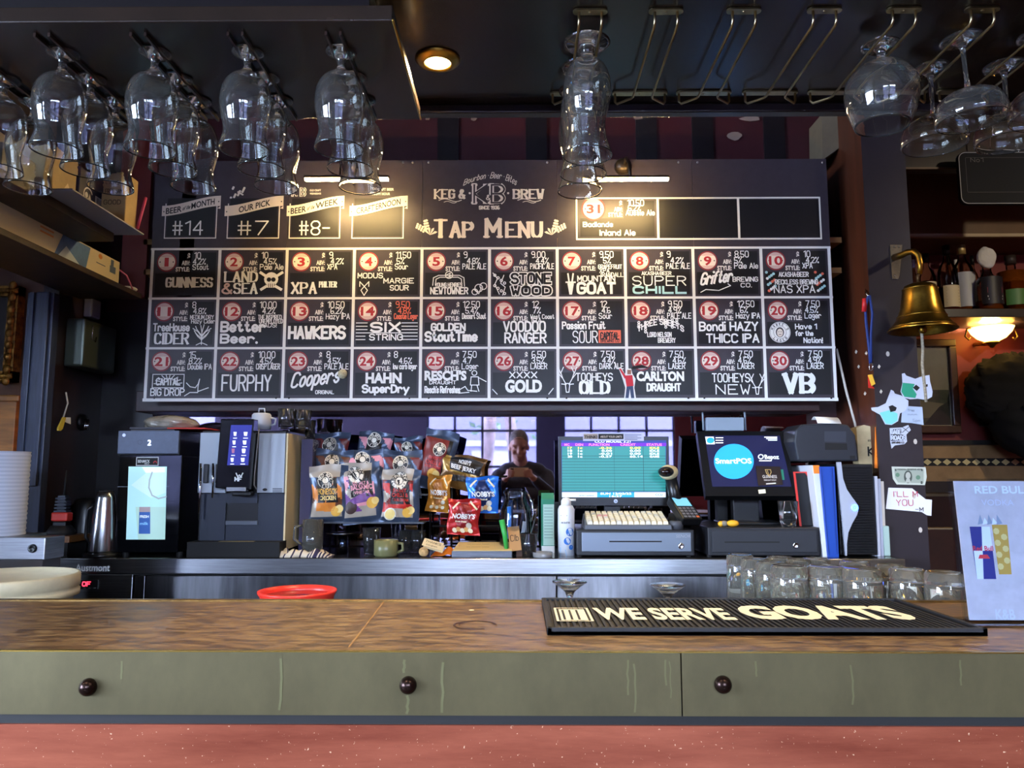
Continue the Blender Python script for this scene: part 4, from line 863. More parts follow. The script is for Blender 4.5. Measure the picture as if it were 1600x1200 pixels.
fdoor = mb.build('door', [M('black_glass', (10, 11, 14), .08), BLACKM, PAPER, M('logo_red', (200, 40, 48), .5), M('thin_grey', (110, 118, 124), .4)], t, bevel=.002)
mb = MB(); fr = pf(mb, Y + .0005); L = lambda l: plist(l, Y)
fr.poly(L([(201, 729), (261, 729), (258, 843), (197, 843)]), 0, .001); fr.poly(L([(236, 733), (260, 729), (259, 770), (236, 778), (205, 758)]), 1, .0013); fr.poly(L([(216, 843), (258, 843), (259, 792), (212, 792)]), 2, .0014)
fr.poly(L([(222, 730), (258, 730), (258, 738), (228, 739)]), 3, .0016)
fr.line(L([(238, 738), (234, 750), (233, 762), (238, 774), (248, 779), (260, 776)]), .005, 4, .002)
fr.poly(L([(218, 792), (235, 792), (235, 834), (217, 834)]), 5, .002); fr.poly(L([(218, 792), (235, 792), (235, 800), (218, 800)]), 6, .0022); u = px(219, 809, Y); fr.font('FRESH', u[0], u[1], .009, 3, .02, .0024, fit=.032); u = px(219, 820, Y); fr.font('milk', u[0], u[1], .010, 7, .02, .0024, fit=.03)
mb.build('lit_window', [M('lit_milk_glow', (176, 222, 226), .4, emit=.26), M('lit_pale', (196, 228, 232), .4, emit=.28), M('lit_green', (172, 208, 196), .4, emit=.24), M('lit_white', (226, 240, 244), .4, emit=.32), M('hose_grey', (150, 168, 170), .5, emit=.3), M('label_blue', (44, 86, 156), .5, emit=.25), M('label_tan', (150, 136, 140), .5, emit=.3), M('label_sky', (130, 190, 226), .5, emit=.3)], fdoor)
for s in (190, 275): MB().cyl((P(s, 868, Y=Y).x, Y + .03, CT), .012, .013, 12).build('foot', BLACKM, t)
# trays and bag on the fridge
zf = P(232, 673, Y=Y).z
t0 = P(206, 668, Y=Y + .06); o = MB().box(t0.x, P(275, 668, Y=Y + .06).x, Y + .05, Y + .30, zf, zf + .008).build('serving_tray', M('grey_tray', (72, 72, 80), .4), bevel=.003); tag(o, 'lower dark serving tray on top of the milk fridge', 'tray', 'trays on the milk fridge')
mb = MB().box(t0.x - .01, P(262, 668, Y=Y + .06).x, Y + .06, Y + .31, zf + .0085, zf + .017); o = mb.build('serving_tray', M('grey_tray', (72, 72, 80), .4), bevel=.003); tag(o, 'upper dark serving tray lying under the plastic bag', 'tray', 'trays on the milk fridge')
o = MB().box(P(262, 668, Y=Y + .06).x + .002, P(322, 668, Y=Y + .06).x, Y + .05, Y + .26, zf + .009, zf + .014).build('red_folder', M('red_card', (196, 52, 36), .5), bevel=.001); tag(o, 'red folder sticking out from the trays on the milk fridge', 'folder')
def crumple(name, label, cat, c, r, mat, seed, amp=.35, zmin=None, n=28, m=18):
    rr = random.Random(seed); ws = [(Vector((rr.gauss(0, 1), rr.gauss(0, 1), rr.gauss(0, 1))), rr.random() * 6, rr.random()) for _ in range(9)]
    def fn(v):
        d = Vector((v.x / r[0], v.y / r[1], v.z / r[2])); k = 1 + amp * sum(abs(sin(w.dot(d) * 2 + p)) * a for w, p, a in ws) / 4.5 - amp * .5
        return v * k
    mb = MB().ball(c, r, n, m, 0, None, fn)
    if zmin is not None: mb.v = [Vector((v.x, v.y, max(v.z, zmin))) for v in mb.v]
    mb.sm = [False] * len(mb.sm); return tag(mb.build(name, mat), label, cat)
crumple('plastic_bag', 'crumpled pale plastic bag lying on the trays above the fridge', 'bag', (P(262, 655, Y=Y + .12).x, Y + .15, zf + .035), (.11, .07, .032), M('crumpled_plastic', (206, 196, 176), .25, trans=.35, noise=.3, nscale=12), 4, .6, zf + .0175)

# ---- bean to cup coffee machine
Y = 2.83; c = P(378, 868, Y=Y)
t = thing('coffee_machine', 'large automatic coffee machine with tall blue touch screen', 'coffee machine', (c.x, Y, CT))
WPAN = M('pearl_panel', (168, 176, 186), .35); CREAMP = M('cream_side_panel', (216, 196, 150), .45); NAVY = M('blue_black_panel', (34, 40, 54), .35)
mb = MB(); pbox(mb, 312, 673, 444, 866, Y + .012, .28, 0, CT + .02); mb.build('body', BLACKP, t, bevel=.003)
mb = MB(); pbox(mb, 311, 676, 350, 770, Y, .012, 0); mb.build('left_panel', WPAN, t, bevel=.002)
mb = MB(); pbox(mb, 403, 677, 445, 770, Y, .012, 0); fr = pf(mb, Y); u = px(414, 765, Y); fr.disc(*u, .009, 1, .001, 18, .005); [fr.rect(*px(426, 763 + k * 2.4, Y), *px(441, 764 + k * 2.4, Y), 1) for k in range(3)]
mb.build('right_panel', [WPAN, BLACKM], t, bevel=.002)
zb_ = P(445, 845, Y=Y).z; zt_ = P(445, 677, Y=Y).z; xs1 = P(445, 760, Y=Y).x
mb = MB().box(xs1, xs1 + .006, Y + .002, Y + .29, CT + .02, zt_); mb.build('side_panel', CREAMP, t)
for (a, b, e, f) in ((313, 771, 352, 845), (403, 771, 444, 845), (352, 820, 403, 845)): mb = MB(); pbox(mb, a, b, e, f, Y + .004, .01, 0); mb.build('lower_panel', NAVY, t, bevel=.001)
mb = MB(); pbox(mb, 353, 771, 402, 786, Y + .004, .01, 0); pbox(mb, 352, 814, 402, 820, Y - .004, .02, 1); mb.build('cup_station', [NAVY, M('slate_grey', (86, 92, 104), .4)], t)
mb = MB(); A = [(353, 656), (404, 656), (397, 765), (344, 762)]
mb.prism([(u, Y, v) for u, v in plist(A, Y)], (0, -.05, 0), 0); fr = pf(mb, Y - .05); k = lambda l: plist(l, Y - .05)
S_ = lambda x, y: (x * 1.0, y)
fr.poly(k([(361, 664), (394, 664), (388, 727), (355, 727)]), 1, .001)
def icon(x, y, w):
    fr.poly(k([(x - w, y - 3), (x + w, y - 3), (x + w * .7, y + 3), (x - w * .7, y + 3)]), 2, .0016); fr.poly(k([(x - w * 1.2, y + 6), (x + w * 1.2, y + 6), (x + w * 1.2, y + 7.2), (x - w * 1.2, y + 7.2)]), 2, .0016)
for i in range(4):
    for j in range(2):
        x = 367.5 + j * 16.5 - i * 1.5; y = 678 + i * 13.5; icon(x, y, 2.4 + j * .6)
        if i == 2: fr.poly(k([(x - 2.5, y - 4), (x + 2.5, y - 4), (x + 1.8, y + 3), (x - 1.8, y + 3)]), 3 if j == 0 else 2, .0018)
for tx, yy in (('W', 745), ('MF', 751.5)): u = px(369, yy, Y - .05); fr.stroke(tx, u[0] - (.004 if tx == 'MF' else 0), u[1], .013, .004, 4, .0015, fit=.024)
mb.build('touch_screen', [M('gloss_black', (8, 8, 10), .12), M('screen_blue', (26, 30, 122), .4, emit=.5), M('screen_icon', (230, 235, 255), .4, emit=.6), M('screen_icon_red', (150, 90, 120), .4, emit=.4), PAPER], t, bevel=.004)
mb = MB(); pbox(mb, 353, 761, 384, 768, Y - .055, .03, 0); mb.build('spout_plate', STEEL, t, bevel=.002); mb = MB(); pbox(mb, 362, 768, 392, 775, Y - .04, .03, 0); mb.build('spout', BLACKP, t, bevel=.004)
mb = MB(); pl = [P(x, y, Y=Y - .052) for x, y in ((405, 668), (402, 700), (398, 740), (397, 758), (401, 764))]; mb.tube(pl, .0025, 6); mb.build('milk_hose', M('grey_hose', (96, 90, 86), .5), t)
for (xa, ya, yb, xb) in ((314, 724, 812, 310), (333, 724, 778, 332)):
    mb = MB(); mb.tube([P(xa, ya, Y=Y - .02), P((xa + xb) / 2 + .5, (ya + yb) / 2, Y=Y - .02), P(xb, yb, Y=Y - .02)], [.0045, .0042, .0036], 10); wand = mb.build('steam_wand', CHROME, t)
    mb = MB(); pbox(mb, xa + 3, ya + 1, xa + 10, 755, Y - .02, .02, 0); mb.build('wand_grip', BLACKP, wand, bevel=.003)
mb = MB(); pbox(mb, 313, 755, 352, 770, Y - .012, .012, 0); mb.build('wand_plate', WPAN, t)
mb = MB().box(P(292, 850, Y=2.77).x, P(437, 850, Y=2.77).x, 2.77, Y + .02, CT, P(400, 847, Y=2.77).z, 0); z = P(400, 847, Y=2.77).z; mb.box(P(340, 845, Y=2.77).x, P(395, 845, Y=2.77).x, 2.775, 2.80, z, z + .002, 1); mb.build('drip_tray', [BLACKM, M('tray_grate', (150, 130, 90), .4, .6)], t, bevel=.002)
# hopper box at the back right of the machine
o = MB(); a = P(471, 690, Y=2.93); b = P(489, 690, Y=2.93); o.box(a.x, b.x, 2.93, 3.10, CT, P(480, 686, Y=2.93).z); o = o.build('acrylic_box', M('smoky_acrylic', (120, 120, 160), .08, trans=.55), bevel=.002); tag(o, 'tall smoky clear box beside the cream side of the coffee machine', 'box')
# cups and glasses on the coffee machine
zm = P(400, 672, Y=Y + .03).z + .006
def solid_glass(name, label, prof, c, cat='glass', group=None, mat=None, flip=False): return tag(MB().lathe(prof, c, 28).build(name, mat or GLASS, origin=c), label, cat, group)
def tumbler(r0, r1, h, th=.0025, base=.012): return [(0, 0), (r0, 0), (r1, h), (r1 - th, h), (r0 - th, base), (0, base)]
c = P(408, 672, Y=Y + .1); c.z = zm
t = thing('ceramic_jug', 'white lidded ceramic jug behind the coffee touch screen', 'jug', c)
MB().lathe([(0, 0), (.035, 0), (.038, .02), (.036, .055), (.030, .062), (0, .064)], c, 24).build('body', M('white_ceramic', (196, 198, 206), .3), t)
MB().tube([c + Vector((.034, 0, .015)), c + Vector((.052, 0, .02)), c + Vector((.054, 0, .04)), c + Vector((.034, 0, .045))], .004, 8).build('handle', M('white_ceramic'), t)
MB().tube([c + Vector((-.012, 0, .063)), c + Vector((-.010, 0, .08)), c + Vector((.010, 0, .08)), c + Vector((.012, 0, .063))], .003, 8).build('lid_loop', M('white_ceramic'), t)
for (xx, w, h, dy, lab) in ((447, .033, .075, .06, 'first clear tumbler on top of the coffee machine next to the jug'), (473, .032, .072, .08, 'middle clear tumbler on top of the coffee machine'), (495, .022, .075, .14, 'clear tumbler nearest the crisps on top of the smoky box')):
    c = P(xx, 670, Y=Y + dy); c.z = zm
    if xx == 495: c = P(484, 690, Y=2.98); c.z = P(480, 686, Y=2.93).z
    solid_glass('tumbler', lab, tumbler(w * .85, w, h), c, 'glass', 'tumblers on the coffee machine')

# ---- snack rack and crisp packets
BAGB = M('bag_blue_grey', (80, 94, 118), .3, .4, noise=.3, nscale=8); BAGC = M('bag_cream', (168, 156, 140), .35, .1); BLK = M('bag_black', (22, 18, 18), .4)
t = thing('snack_rack', 'stepped black wire rack stacked with crisp packets', 'rack', (P(580, 870, Y=2.9).x, 2.88, CT))
xa, xb = P(492, 815, Y=2.9).x, P(664, 815, Y=2.9).x; TZ = [P(560, 816, Y=2.86).z, P(560, 772, Y=2.95).z, P(560, 742, Y=3.04).z]
for k in range(3):
    y = 2.86 + k * .09; MB().box(xa, xb, y, y + .088, TZ[k] - .005, TZ[k]).build('shelf', M('dark_grey_shelf', (70, 74, 80), .4), t)
for x in (xa + .006, xb - .006):
    for y in (2.865, 3.12): MB().tube([(x, y, CT), (x, y, TZ[0 if y < 3 else 2])], .004, 6).build('leg', BLACKP, t)
def packet(name, label, cx, cyb, Y, wpx, hpx, art, mats, texts, tilt=0, lean=.0, cat='crisp packet', group='crisp packets on the snack rack', th=.024, nu=26, nv=34, tri=True):
    """pillow packet: art(u,v) -> material index; texts: (string, kind, u, v, h, mat, fit)"""
    s = Y * 1.0 / 1200 * 1.02; w, h = wpx * s, hpx * s; c = P(cx, cyb, Y=Y); rr = random.Random(label); ph = [rr.random() * 6 for _ in range(6)]
    ct, st = cos(tilt), sin(tilt)
    def surf(u, v, sgn, lift=0):
        e = max(0, (v - .05) / .83) if v < .88 else 0; e = min(e, 1)
        k = (max(0, sin(pi * u)) ** .55) * (max(0, sin(pi * min(1, e))) ** .55 if .05 < v < .88 else 0)
        wv = .0018 * sin(u * 17 + v * 9 + ph[0]) * k + .002 * sin(v * 19 - u * 7 + ph[1]) * k + .0016 * sin(u * 31 + v * 23 + ph[2]) * k
        fl = .006 * sin(u * 7 + ph[3]) * max(0, (v - .86) / .14) + .004 * sin(u * 9 + ph[4]) * max(0, (.08 - v) / .08)
        x = (u - .5) * w * (1 - .07 * sin(pi * v) ** 2) + .003 * sin(v * 8 + ph[5]); z = v * h + .004 * sin(u * 6 + ph[2]) * (v > .9)
        X = x * ct - z * st; Z = x * st + z * ct
        return Vector((c.x + X, Y + z * lean + fl - sgn * (th * k + wv + .0004) - sgn * lift, c.z + Z))
    mb = MB(); vs = []; fs = []
    for sgn in (1, -1):
        o = len(mb.v); mb.v += [surf(i / nu, j / nv, sgn) for j in range(nv + 1) for i in range(nu + 1)]
        for j in range(nv):
            for i in range(nu):
                a = o + j * (nu + 1) + i; f = [a, a + 1, a + nu + 2, a + nu + 1]; mb.f.append(f if sgn > 0 else f[::-1]); mb.m.append(art((i + .5) / nu, (j + .5) / nv) if sgn > 0 else 0); mb.sm.append(True)
    fr = Fr(mb, lambda u, v, l: surf(u / w, v / h, 1, l), 1e-5)
    for tx in texts:
        kd = tx[1]
        if kd == 'font': fr.font(tx[0], tx[2] * w, tx[3] * h, tx[4] * h, tx[5], .03, .0012, fit=tx[6] * w, al='c')
        elif kd == 'disc': fr.disc(tx[2] * w, tx[3] * h, tx[4] * w, tx[5], tx[6] if len(tx) > 6 else .0008, 18, tx[7] * w if len(tx) > 7 else None)
        elif kd == 'ring': fr.ring(tx[2] * w, tx[3] * h, tx[4] * w, tx[6] * w, tx[5], .0014)
        elif kd == 'poly': fr.poly([(a * w, b * h) for a, b in tx[2]], tx[3], tx[4] if len(tx) > 4 else .0010)
        elif kd == 'arc':
            for i, ch in enumerate(tx[0]):
                a = radians(tx[6] - i * tx[7]); u, v, R_ = tx[2] * w, tx[3] * h, tx[4] * w
                f2 = Fr(mb, (lambda U0, V0, a_: (lambda p, q, l: surf((U0 + p * sin(a_) + q * cos(a_)) / w, (V0 - p * cos(a_) + q * sin(a_)) / h, 1, l)))(u + R_ * cos(a), v + R_ * sin(a), a)); f2.stroke(ch, 0, 0, tx[8] * w, tx[8] * w * .2, tx[5], .0018, al='c')
    return tag(mb.build(name, mats, origin=(c.x, Y, c.z)), label, cat, group)
def badge(u, v, r, pale=False):
    d, l = (4, 5)
    return [('', 'disc', u, v, r, l, .0008), ('', 'disc', u, v, r * .92, d, .0010), ('', 'disc', u, v, r * .38, l, .0012), ('RED ROCK', 'arc', u, v, r * .50, l, 165, 22, r * .36), ('DELI', 'arc', u, v, r * .50, l, 318, 26, r * .34)] if not pale else [('', 'disc', u, v, r, 5, .0008), ('', 'ring', u, v, r * .95, 4, r * .06), ('', 'ring', u, v, r * .45, 4, r * .06), ('RED ROCK', 'arc', u, v, r * .50, 4, 165, 22, r * .36)]
BM_ = lambda *a: [BAGB, BAGC] + list(a)
def mats(a, b): return [BAGB, BAGC, M('pk_' + a[0], a[1], .4), M('pk_' + b[0], b[1], .4), BLK, M('badge_pale', (226, 218, 200), .5), M('chip_gold', (226, 172, 72), .5), M('pk_umber', (60, 40, 34), .5), M('chip_cream', (240, 210, 130), .5)]  # the dark brown is print for a disc on the packet
HON = mats(('orange', (216, 130, 50)), ('toffee', (96, 52, 26))); BAL = mats(('plum', (110, 62, 128)), ('pinkish', (226, 150, 160))); SWE = mats(('red', (190, 44, 34)), ('maroon', (110, 34, 30)))
def art_front(col): 
    def f(u, v):
        if v > .80 or u > .86 or u < .05: return 1 if (v > .80 and u < .8) else 0
        if v < .12: return 0
        return 2 if (sin(u * 9 + v * 13 + col) > .1 and .22 < v < .75) else (3 if v > .3 and sin(u * 7 - v * 11 + col) > .35 else (1 if v < .6 else 0))
    return f
chips = [('', 'disc', .70, .21, .13, 6, .0011), ('', 'disc', .78, .25, .10, 8, .0013), ('', 'disc', .70, .23, .06, 6, .0015)]
panel = lambda a, b, c_, d: [('', 'poly', [(a, b), (c_, b), (c_, d), (a, d)], 4, .0007)]
packet('crisp_packet', 'front crisp packet lettered HONEY SOY CHICKEN nearest the coffee machine', 515, 818, 2.87, 60, 88, art_front(0), HON, panel(.2, .36, .74, .78) + badge(.44, .74, .21) + [('HONEYSOY', 'font', .47, .50, .10, 6, .52), ('CHICKEN', 'font', .47, .405, .07, 8, .44), ('', 'poly', [(.18, .22), (.66, .22), (.68, .36), (.16, .36)], 2)] + chips, .03)
packet('crisp_packet', 'front middle crisp packet lettered SEA SALT and BALSAMIC VINEGAR', 569, 818, 2.87, 62, 92, art_front(2), BAL, panel(.22, .44, .80, .86) + badge(.42, .80, .21, True) + [('SEA SALT &', 'font', .52, .64, .05, 3, .42), ('BALSAMIC', 'font', .52, .56, .075, 3, .55), ('VINEGAR', 'font', .52, .49, .05, 3, .42), ('', 'poly', [(.15, .40), (.6, .52), (.66, .36), (.3, .33)], 2), ('', 'disc', .22, .28, .16, 7, .0010)] + [('', 'disc', .76, .33, .14, 6, .0012), ('', 'disc', .84, .36, .09, 8, .0014)], .10)
packet('crisp_packet', 'front crisp packet lettered SWEET CHILLI and SOUR CREAM', 624, 818, 2.87, 60, 82, art_front(4), SWE, panel(.24, .36, .76, .80) + badge(.48, .78, .22, True) + [('SWEET', 'font', .5, .58, .06, 2, .36), ('CHILLI &', 'font', .5, .49, .07, 2, .44), ('SOUR CREAM', 'font', .5, .41, .05, 2, .44), ('', 'poly', [(.1, .28), (.7, .28), (.66, .35), (.16, .35)], 2)] + [('', 'disc', .26, .17, .16, 5, .0012), ('', 'disc', .26, .17, .13, 8, .0014)] + chips, -.03)
art_b = lambda u, v: 0 if v > .84 or v < .1 else (4 if .25 < u < .75 and .3 < v < .7 else (3 if sin(u * 9 + v * 8) > .5 else 0))
for k, (cx_, cyb, wd, ht, mt, v, ti, lb) in enumerate(((519, 775, 58, 70, HON, .74, -.05, 'second tier crisp packet behind the HONEY SOY one'), (575, 775, 60, 70, BAL, .80, .10, 'second tier blue crisp packet behind the BALSAMIC one'), (626, 778, 62, 72, SWE, .72, -.02, 'second tier crisp packet behind the SWEET CHILLI one'), (517, 738, 56, 60, SWE, .70, .0, 'rear tier crisp packet nearest the coffee machine'), (583, 736, 54, 60, BAL, .78, -.06, 'rear tier crisp packet in the middle of the rack'), (640, 738, 44, 54, SWE, .70, .04, 'rear tier crisp packet beside the tilted dark one'))):
    packet('crisp_packet', lb, cx_, cyb, 2.965 if k < 3 else 3.055, wd, ht, art_b, mt, badge(.46, v, .2), ti, th=.018)
packet('crisp_packet', 'dark tilted crisp packet leaning at the far end of the rack', 672, 765, 2.98, 52, 92, lambda u, v: 0 if v > .86 or u > .85 or v < .2 else (3 if u < .75 else 4), SWE, badge(.5, .68, .2) + [('SWEET', 'font', .45, .50, .05, 2, .4), ('CHILLI &', 'font', .45, .42, .06, 2, .5), ('SOUR CREAM', 'font', .45, .36, .04, 2, .5), ('', 'disc', .5, .26, .17, 6, .001), ('', 'disc', .6, .27, .11, 8, .0012)], -.22)
# nut and jerky packets hang on a clip stand
tk = thing('clip_stand', 'black clip stand carrying the nut packets', 'stand', (P(716, 868, Y=2.93).x, 2.95, CT))
MB().box(P(690, 868, Y=2.93).x, P(770, 868, Y=2.93).x, 2.93, 3.05, CT, CT + .006).build('base', BLACKP, tk, bevel=.002)
for x_ in (706, 743): MB().tube([(P(x_, 800, Y=2.98).x, 2.98, CT), (P(x_, 760, Y=2.98).x, 2.98, P(700, 720, Y=2.98).z)], .004, 6).build('post', BLACKP, tk)
for y_ in (745, 822): z = P(700, y_, Y=2.975).z; MB().tube([(P(676, 800, Y=2.975).x, 2.975, z), (P(790, 800, Y=2.975).x, 2.975, z)], .004, 6).build('cross_bar', BLACKP, tk)
def NM(n, a, b): return [M('nut_' + n, a, .25, .3), M('nut_dark_' + n, b, .3, .2), CREAM, BLK, M('nut_tan', (206, 158, 96), .5), M('nut_seal', (190, 186, 170), .5), WHITE]
def art_n(u, v): return 1 if (.5 - abs(u - .5)) * .9 + (.5 - abs(v - .52)) * .5 > .42 and v > .2 and v < .9 else 0
nt_ = lambda s: [('NOBBY\'S', 'font', .5, .46, .13, 6, .74), (s, 'font', .45, .36, .04, 2, .36), ('', 'disc', .70, .27, .09, 5, .001)] + [('', 'disc', .25 + .12 * k, .13 + .03 * (k % 2), .075, 4 if k % 2 else 2, .0008 + .0002 * k) for k in range(5)] + [('', 'poly', [(.1, .74), (.13, .70), (.36, .90), (.33, .94)], 2, .001), ('', 'poly', [(.9, .74), (.87, .70), (.66, .90), (.69, .94)], 2, .001)]
packet('nut_packet', 'amber nut packet hanging beside the crisps', 683, 800, 2.93, 36, 56, art_n, NM('amber', (190, 128, 46), (150, 92, 30)), nt_('Roasted'), -.08, cat='nut packet', group='nut packets on the clip stand', th=.014)
packet('nut_packet', 'blue nut packet hanging on the clip stand', 754, 802, 2.93, 50, 55, art_n, NM('blue', (40, 110, 206), (24, 40, 84)), nt_('Salted'), .0, cat='nut packet', group='nut packets on the clip stand', th=.014)
packet('nut_packet', 'red nut packet hanging lowest on the clip stand', 723, 836, 2.90, 50, 54, art_n, NM('red', (170, 36, 34), (120, 20, 24)), nt_('Beer Nuts'), -.05, cat='nut packet', group='nut packets on the clip stand', th=.014)
packet('jerky_packet', 'tilted dark jerky packet lettered BEEF JERKY above the nuts', 713, 764, 2.96, 62, 48, lambda u, v: 3 if v > .55 and u > .18 else (1 if v < .5 else 0), NM('ochre', (150, 116, 52), (110, 76, 34)), [('NOBBY\'S', 'font', .56, .82, .10, 6, .30), ('BEEF JERKY', 'font', .56, .62, .13, 6, .66), ('', 'poly', [(.25, .22), (.7, .28), (.62, .46), (.3, .42)], 3, .001)], -.25, cat='jerky packet', group=None, th=.012)
packet('jerky_packet', 'second jerky packet tucked behind the BEEF JERKY packet', 728, 760, 2.995, 55, 46, lambda u, v: 1 if v > .4 else 0, NM('ochre', (150, 116, 52), (110, 76, 34)), [], -.12, cat='jerky packet', group=None, th=.01)

# ---- small things along the counter
def mug_at(name, label, c, r, h, mat, hr, cat, group=None, ribs=0):
    t = thing(name, label, cat, c, group)
    MB().lathe([(0, 0), (r * .85, 0), (r, h * .12), (r, h), (r - .005, h), (r - .006, .01), (0, .01)], c, 28).build('body', mat, t)
    a = radians(190 if hr < 0 else -8); d = Vector((cos(a), sin(a), 0)); hr = abs(hr)
    MB().tube([c + d * (r - .003) + Vector((0, 0, h * .82)), c + d * (r + hr) + Vector((0, 0, h * .78)), c + d * (r + hr * 1.1) + Vector((0, 0, h * .4)), c + d * (r - .003) + Vector((0, 0, h * .22))], .0055, 8).build('handle', mat, t)
    return t
c = P(488, 860, Y=2.83); c.z = CT + .012; mug_at('glass_mug', 'heavy dimpled glass beer mug standing on the striped cloth', c, .037, .118, TB, -.026, 'mug')
mb = MB(); n = 40; cc = P(470, 866, Y=2.80); vs = []
for j in range(13):
    for i in range(n + 1):
        u = i / n; v = j / 12; x = (u - .5) * .22; y = (v - .5) * .085; e = max(0, 1 - (2 * (u - .5)) ** 4) * max(0, 1 - (2 * v - 1) ** 4)
        vs.append((cc.x + x + .008 * sin(v * 6), 2.812 + y + .008 * sin(u * 14), CT + .001 + .010 * e + e * (.012 * abs(sin(u * 9 + v * 4)) + .009 * abs(sin(u * 17 - v * 5))) * (1 if u > .62 or v < .28 or u < .3 else .02)))
fs = []; ms = []
for j in range(12):
    for i in range(n): a = j * (n + 1) + i; mb.f.append([a, a + 1, a + n + 2, a + n + 1]); mb.m.append(1 if i % 5 == 0 or (i > 26 and j < 6 and i % 2) else 0); mb.sm.append(True)
mb.v = [Vector(v) for v in vs]; o = mb.build('tea_towel', [M('cream_cloth', (220, 206, 180), .9), M('navy_stripe', (48, 40, 66), .9)]); o.modifiers.new('s', 'SOLIDIFY').thickness = .002; tag(o, 'crumpled cream and navy striped tea towel under the beer mug', 'tea towel')
c = P(580, 862, Y=2.86); c.z = CT; solid_glass('short_glass', 'short clear glass with dregs behind the green cup', tumbler(.026, .034, .098), c)
c = P(603, 864, Y=2.81); c.z = CT; mug_at('coffee_cup', 'olive green coffee cup on the steel counter', c, .043, .058, M('olive_glaze', (112, 112, 76), .3), .018, 'cup')
for x_, lb in ((634, 'first stacked dark glass tumbler under the snack rack shelf'), (652, 'second dark glass tumbler under the snack rack near the voucher cards')): c = P(x_, 864, Y=2.90); c.z = CT; solid_glass('tumbler', lb, tumbler(.026, .029, .085), c, 'glass', 'tumblers under the snack rack')
c = P(535, 864, Y=2.9); c.z = CT
t = thing('cake_stand', 'dark metal stand under the snack rack', 'stand', c); MB().lathe([(0, 0), (.022, 0), (.018, .07), (0, .07)], c, 20).build('stem', M('dark_chrome', (70, 78, 96), .2, 1.0), t); MB().lathe([(0, .07), (.06, .072), (.062, .078), (0, .078)], c, 28).build('plate', M('dark_chrome'), t)
c = P(662, 866, Y=2.79); o = MB().lathe([(0, -.016), (.0145, -.016), (.0165, .016), (0, .016)], (c.x, 2.80, CT + .0165), 20, 0, Matrix.Rotation(radians(80), 3, 'X')).build('cork', M('cork', (206, 166, 110), .8, noise=.25, nscale=90)); tag(o, 'round wine cork lying at the front of the counter', 'cork')
a = P(688, 866, Y=2.80)
mb = MB(); n = 10
for i in range(n + 1):
    for j in range(5): mb.v.append(Vector((a.x - .035 + .10 * i / n, 2.80 + .02 * j + .006 * sin(i), CT + .002 + (.03 + .012 * sin(i * 1.3)) * (i / n) ** .6 * (1 - abs(j - 2) / 2.6))))
for i in range(n):
    for j in range(4): q = i * 5 + j; mb.f.append([q, q + 5, q + 6, q + 1]); mb.m.append(0); mb.sm.append(False)
o = mb.build('orange_pouch', M('orange_foil', (222, 120, 30), .3, .2)); o.modifiers.new('s', 'SOLIDIFY').thickness = .002; tag(o, 'crumpled orange foil pouch beside the cork', 'pouch')
for k, lb in ((0, 'top pale voucher card propped on the orange pouch'), (1, 'lower pale voucher card propped on the orange pouch')):
    T = Matrix.Translation((P(672, 850, Y=2.82).x + .012 + .004 * k, 2.80 + .004 * k, CT + .043 - .008 * k)) @ Matrix.Rotation(radians(16), 4, 'Y') @ Matrix.Rotation(radians(35), 4, 'X'); mb = MB().box(-.036, .036, -.02, .02, 0, .0012, 0, T); fr = Fr(mb, lambda u, v, l: T @ Vector((u, v, .0012 + l)))
    if k == 0: fr.stroke('THANKS', -.028, .002, .010, .0014, 1, .0005, fit=.056); fr.stroke('coupon', -.022, -.013, .008, .001, 1, .0005, fit=.04)
    tag(mb.build('voucher_card', [M('card_cream', (222, 202, 160), .6), BLACKM]), lb, 'card')
# receipt book
t = thing('order_pad', 'thick receipt pad with kraft cover by the counter edge', 'pad', (P(757, 866, Y=2.78).x, 2.84, CT))
a, b = P(706, 866, Y=2.78).x, P(800, 866, Y=2.78).x
MB().box(a, b, 2.775, 2.90, CT, CT + .022).build('pages', M('pad_pages', (126, 134, 150), .7, noise=.3, nscale=60, stretch=(.2, .2, 8)), t, bevel=.002)
mb = MB().prism([(a + .004, 2.776, CT + .0225), (b, 2.776, CT + .0225), (b, 2.90, CT + .040), (a + .016, 2.90, CT + .040)], (0, 0, .003)); T = plane((a, 2.776, CT + .0258), (1, 0, 0), (0, .124, .0175)); fr = Fr(mb, T)
for k in range(2): fr.stroke('mm mmmmm mmmm', .05, .04 + .045 * k, .006, .001, 1, .0006, fit=.08)
mb.build('cover', [M('kraft_cover', (206, 176, 116), .7), BLACKM], t)
# jar with openers
c = P(805, 862, Y=2.87); c.z = CT
t = thing('utensil_jar', 'large clear glass jar full of bottle openers', 'jar', c)
MB().lathe(smooth([(0, 0), (.045, 0), (.058, .015), (.060, .05), (.060, .12), (.055, .165), (.040, .20), (.038, .215), (.044, .222), (.044, .232), (.041, .232), (.035, .215), (.037, .20), (.052, .165), (.057, .12), (.057, .05), (.055, .017), (0, .006)], 1), c, 32).build('jar_glass', PANE, t)
MB().tube([c + Vector((.044, 0, .224)), c + Vector((.062, 0, .19)), c + Vector((.066, 0, .15)), c + Vector((.058, -.004, .12))], .003, 6).build('wire_bail', CHROME, t)
def opener(mt, c0, tip, lab, w=.007): o = MB().tube([c0, c0 + (tip - c0) * .5 + Vector((.003, 0, 0)), tip], [w * .8, w, w * 1.1], 8).build('bottle_opener', mt); tag(o, lab, 'opener', 'bottle openers in the jar')
opener(M('blue_plastic', (50, 120, 190), .35), c + Vector((-.025, -.02, .06)), c + Vector((-.022, -.03, .175)), 'blue handled opener inside the glass jar')
opener(M('green_plastic', (50, 160, 70), .35), c + Vector((-.030, -.070, .015)), c + Vector((-.048, -.078, .13)), 'green handled opener leaning against the glass jar', .009)
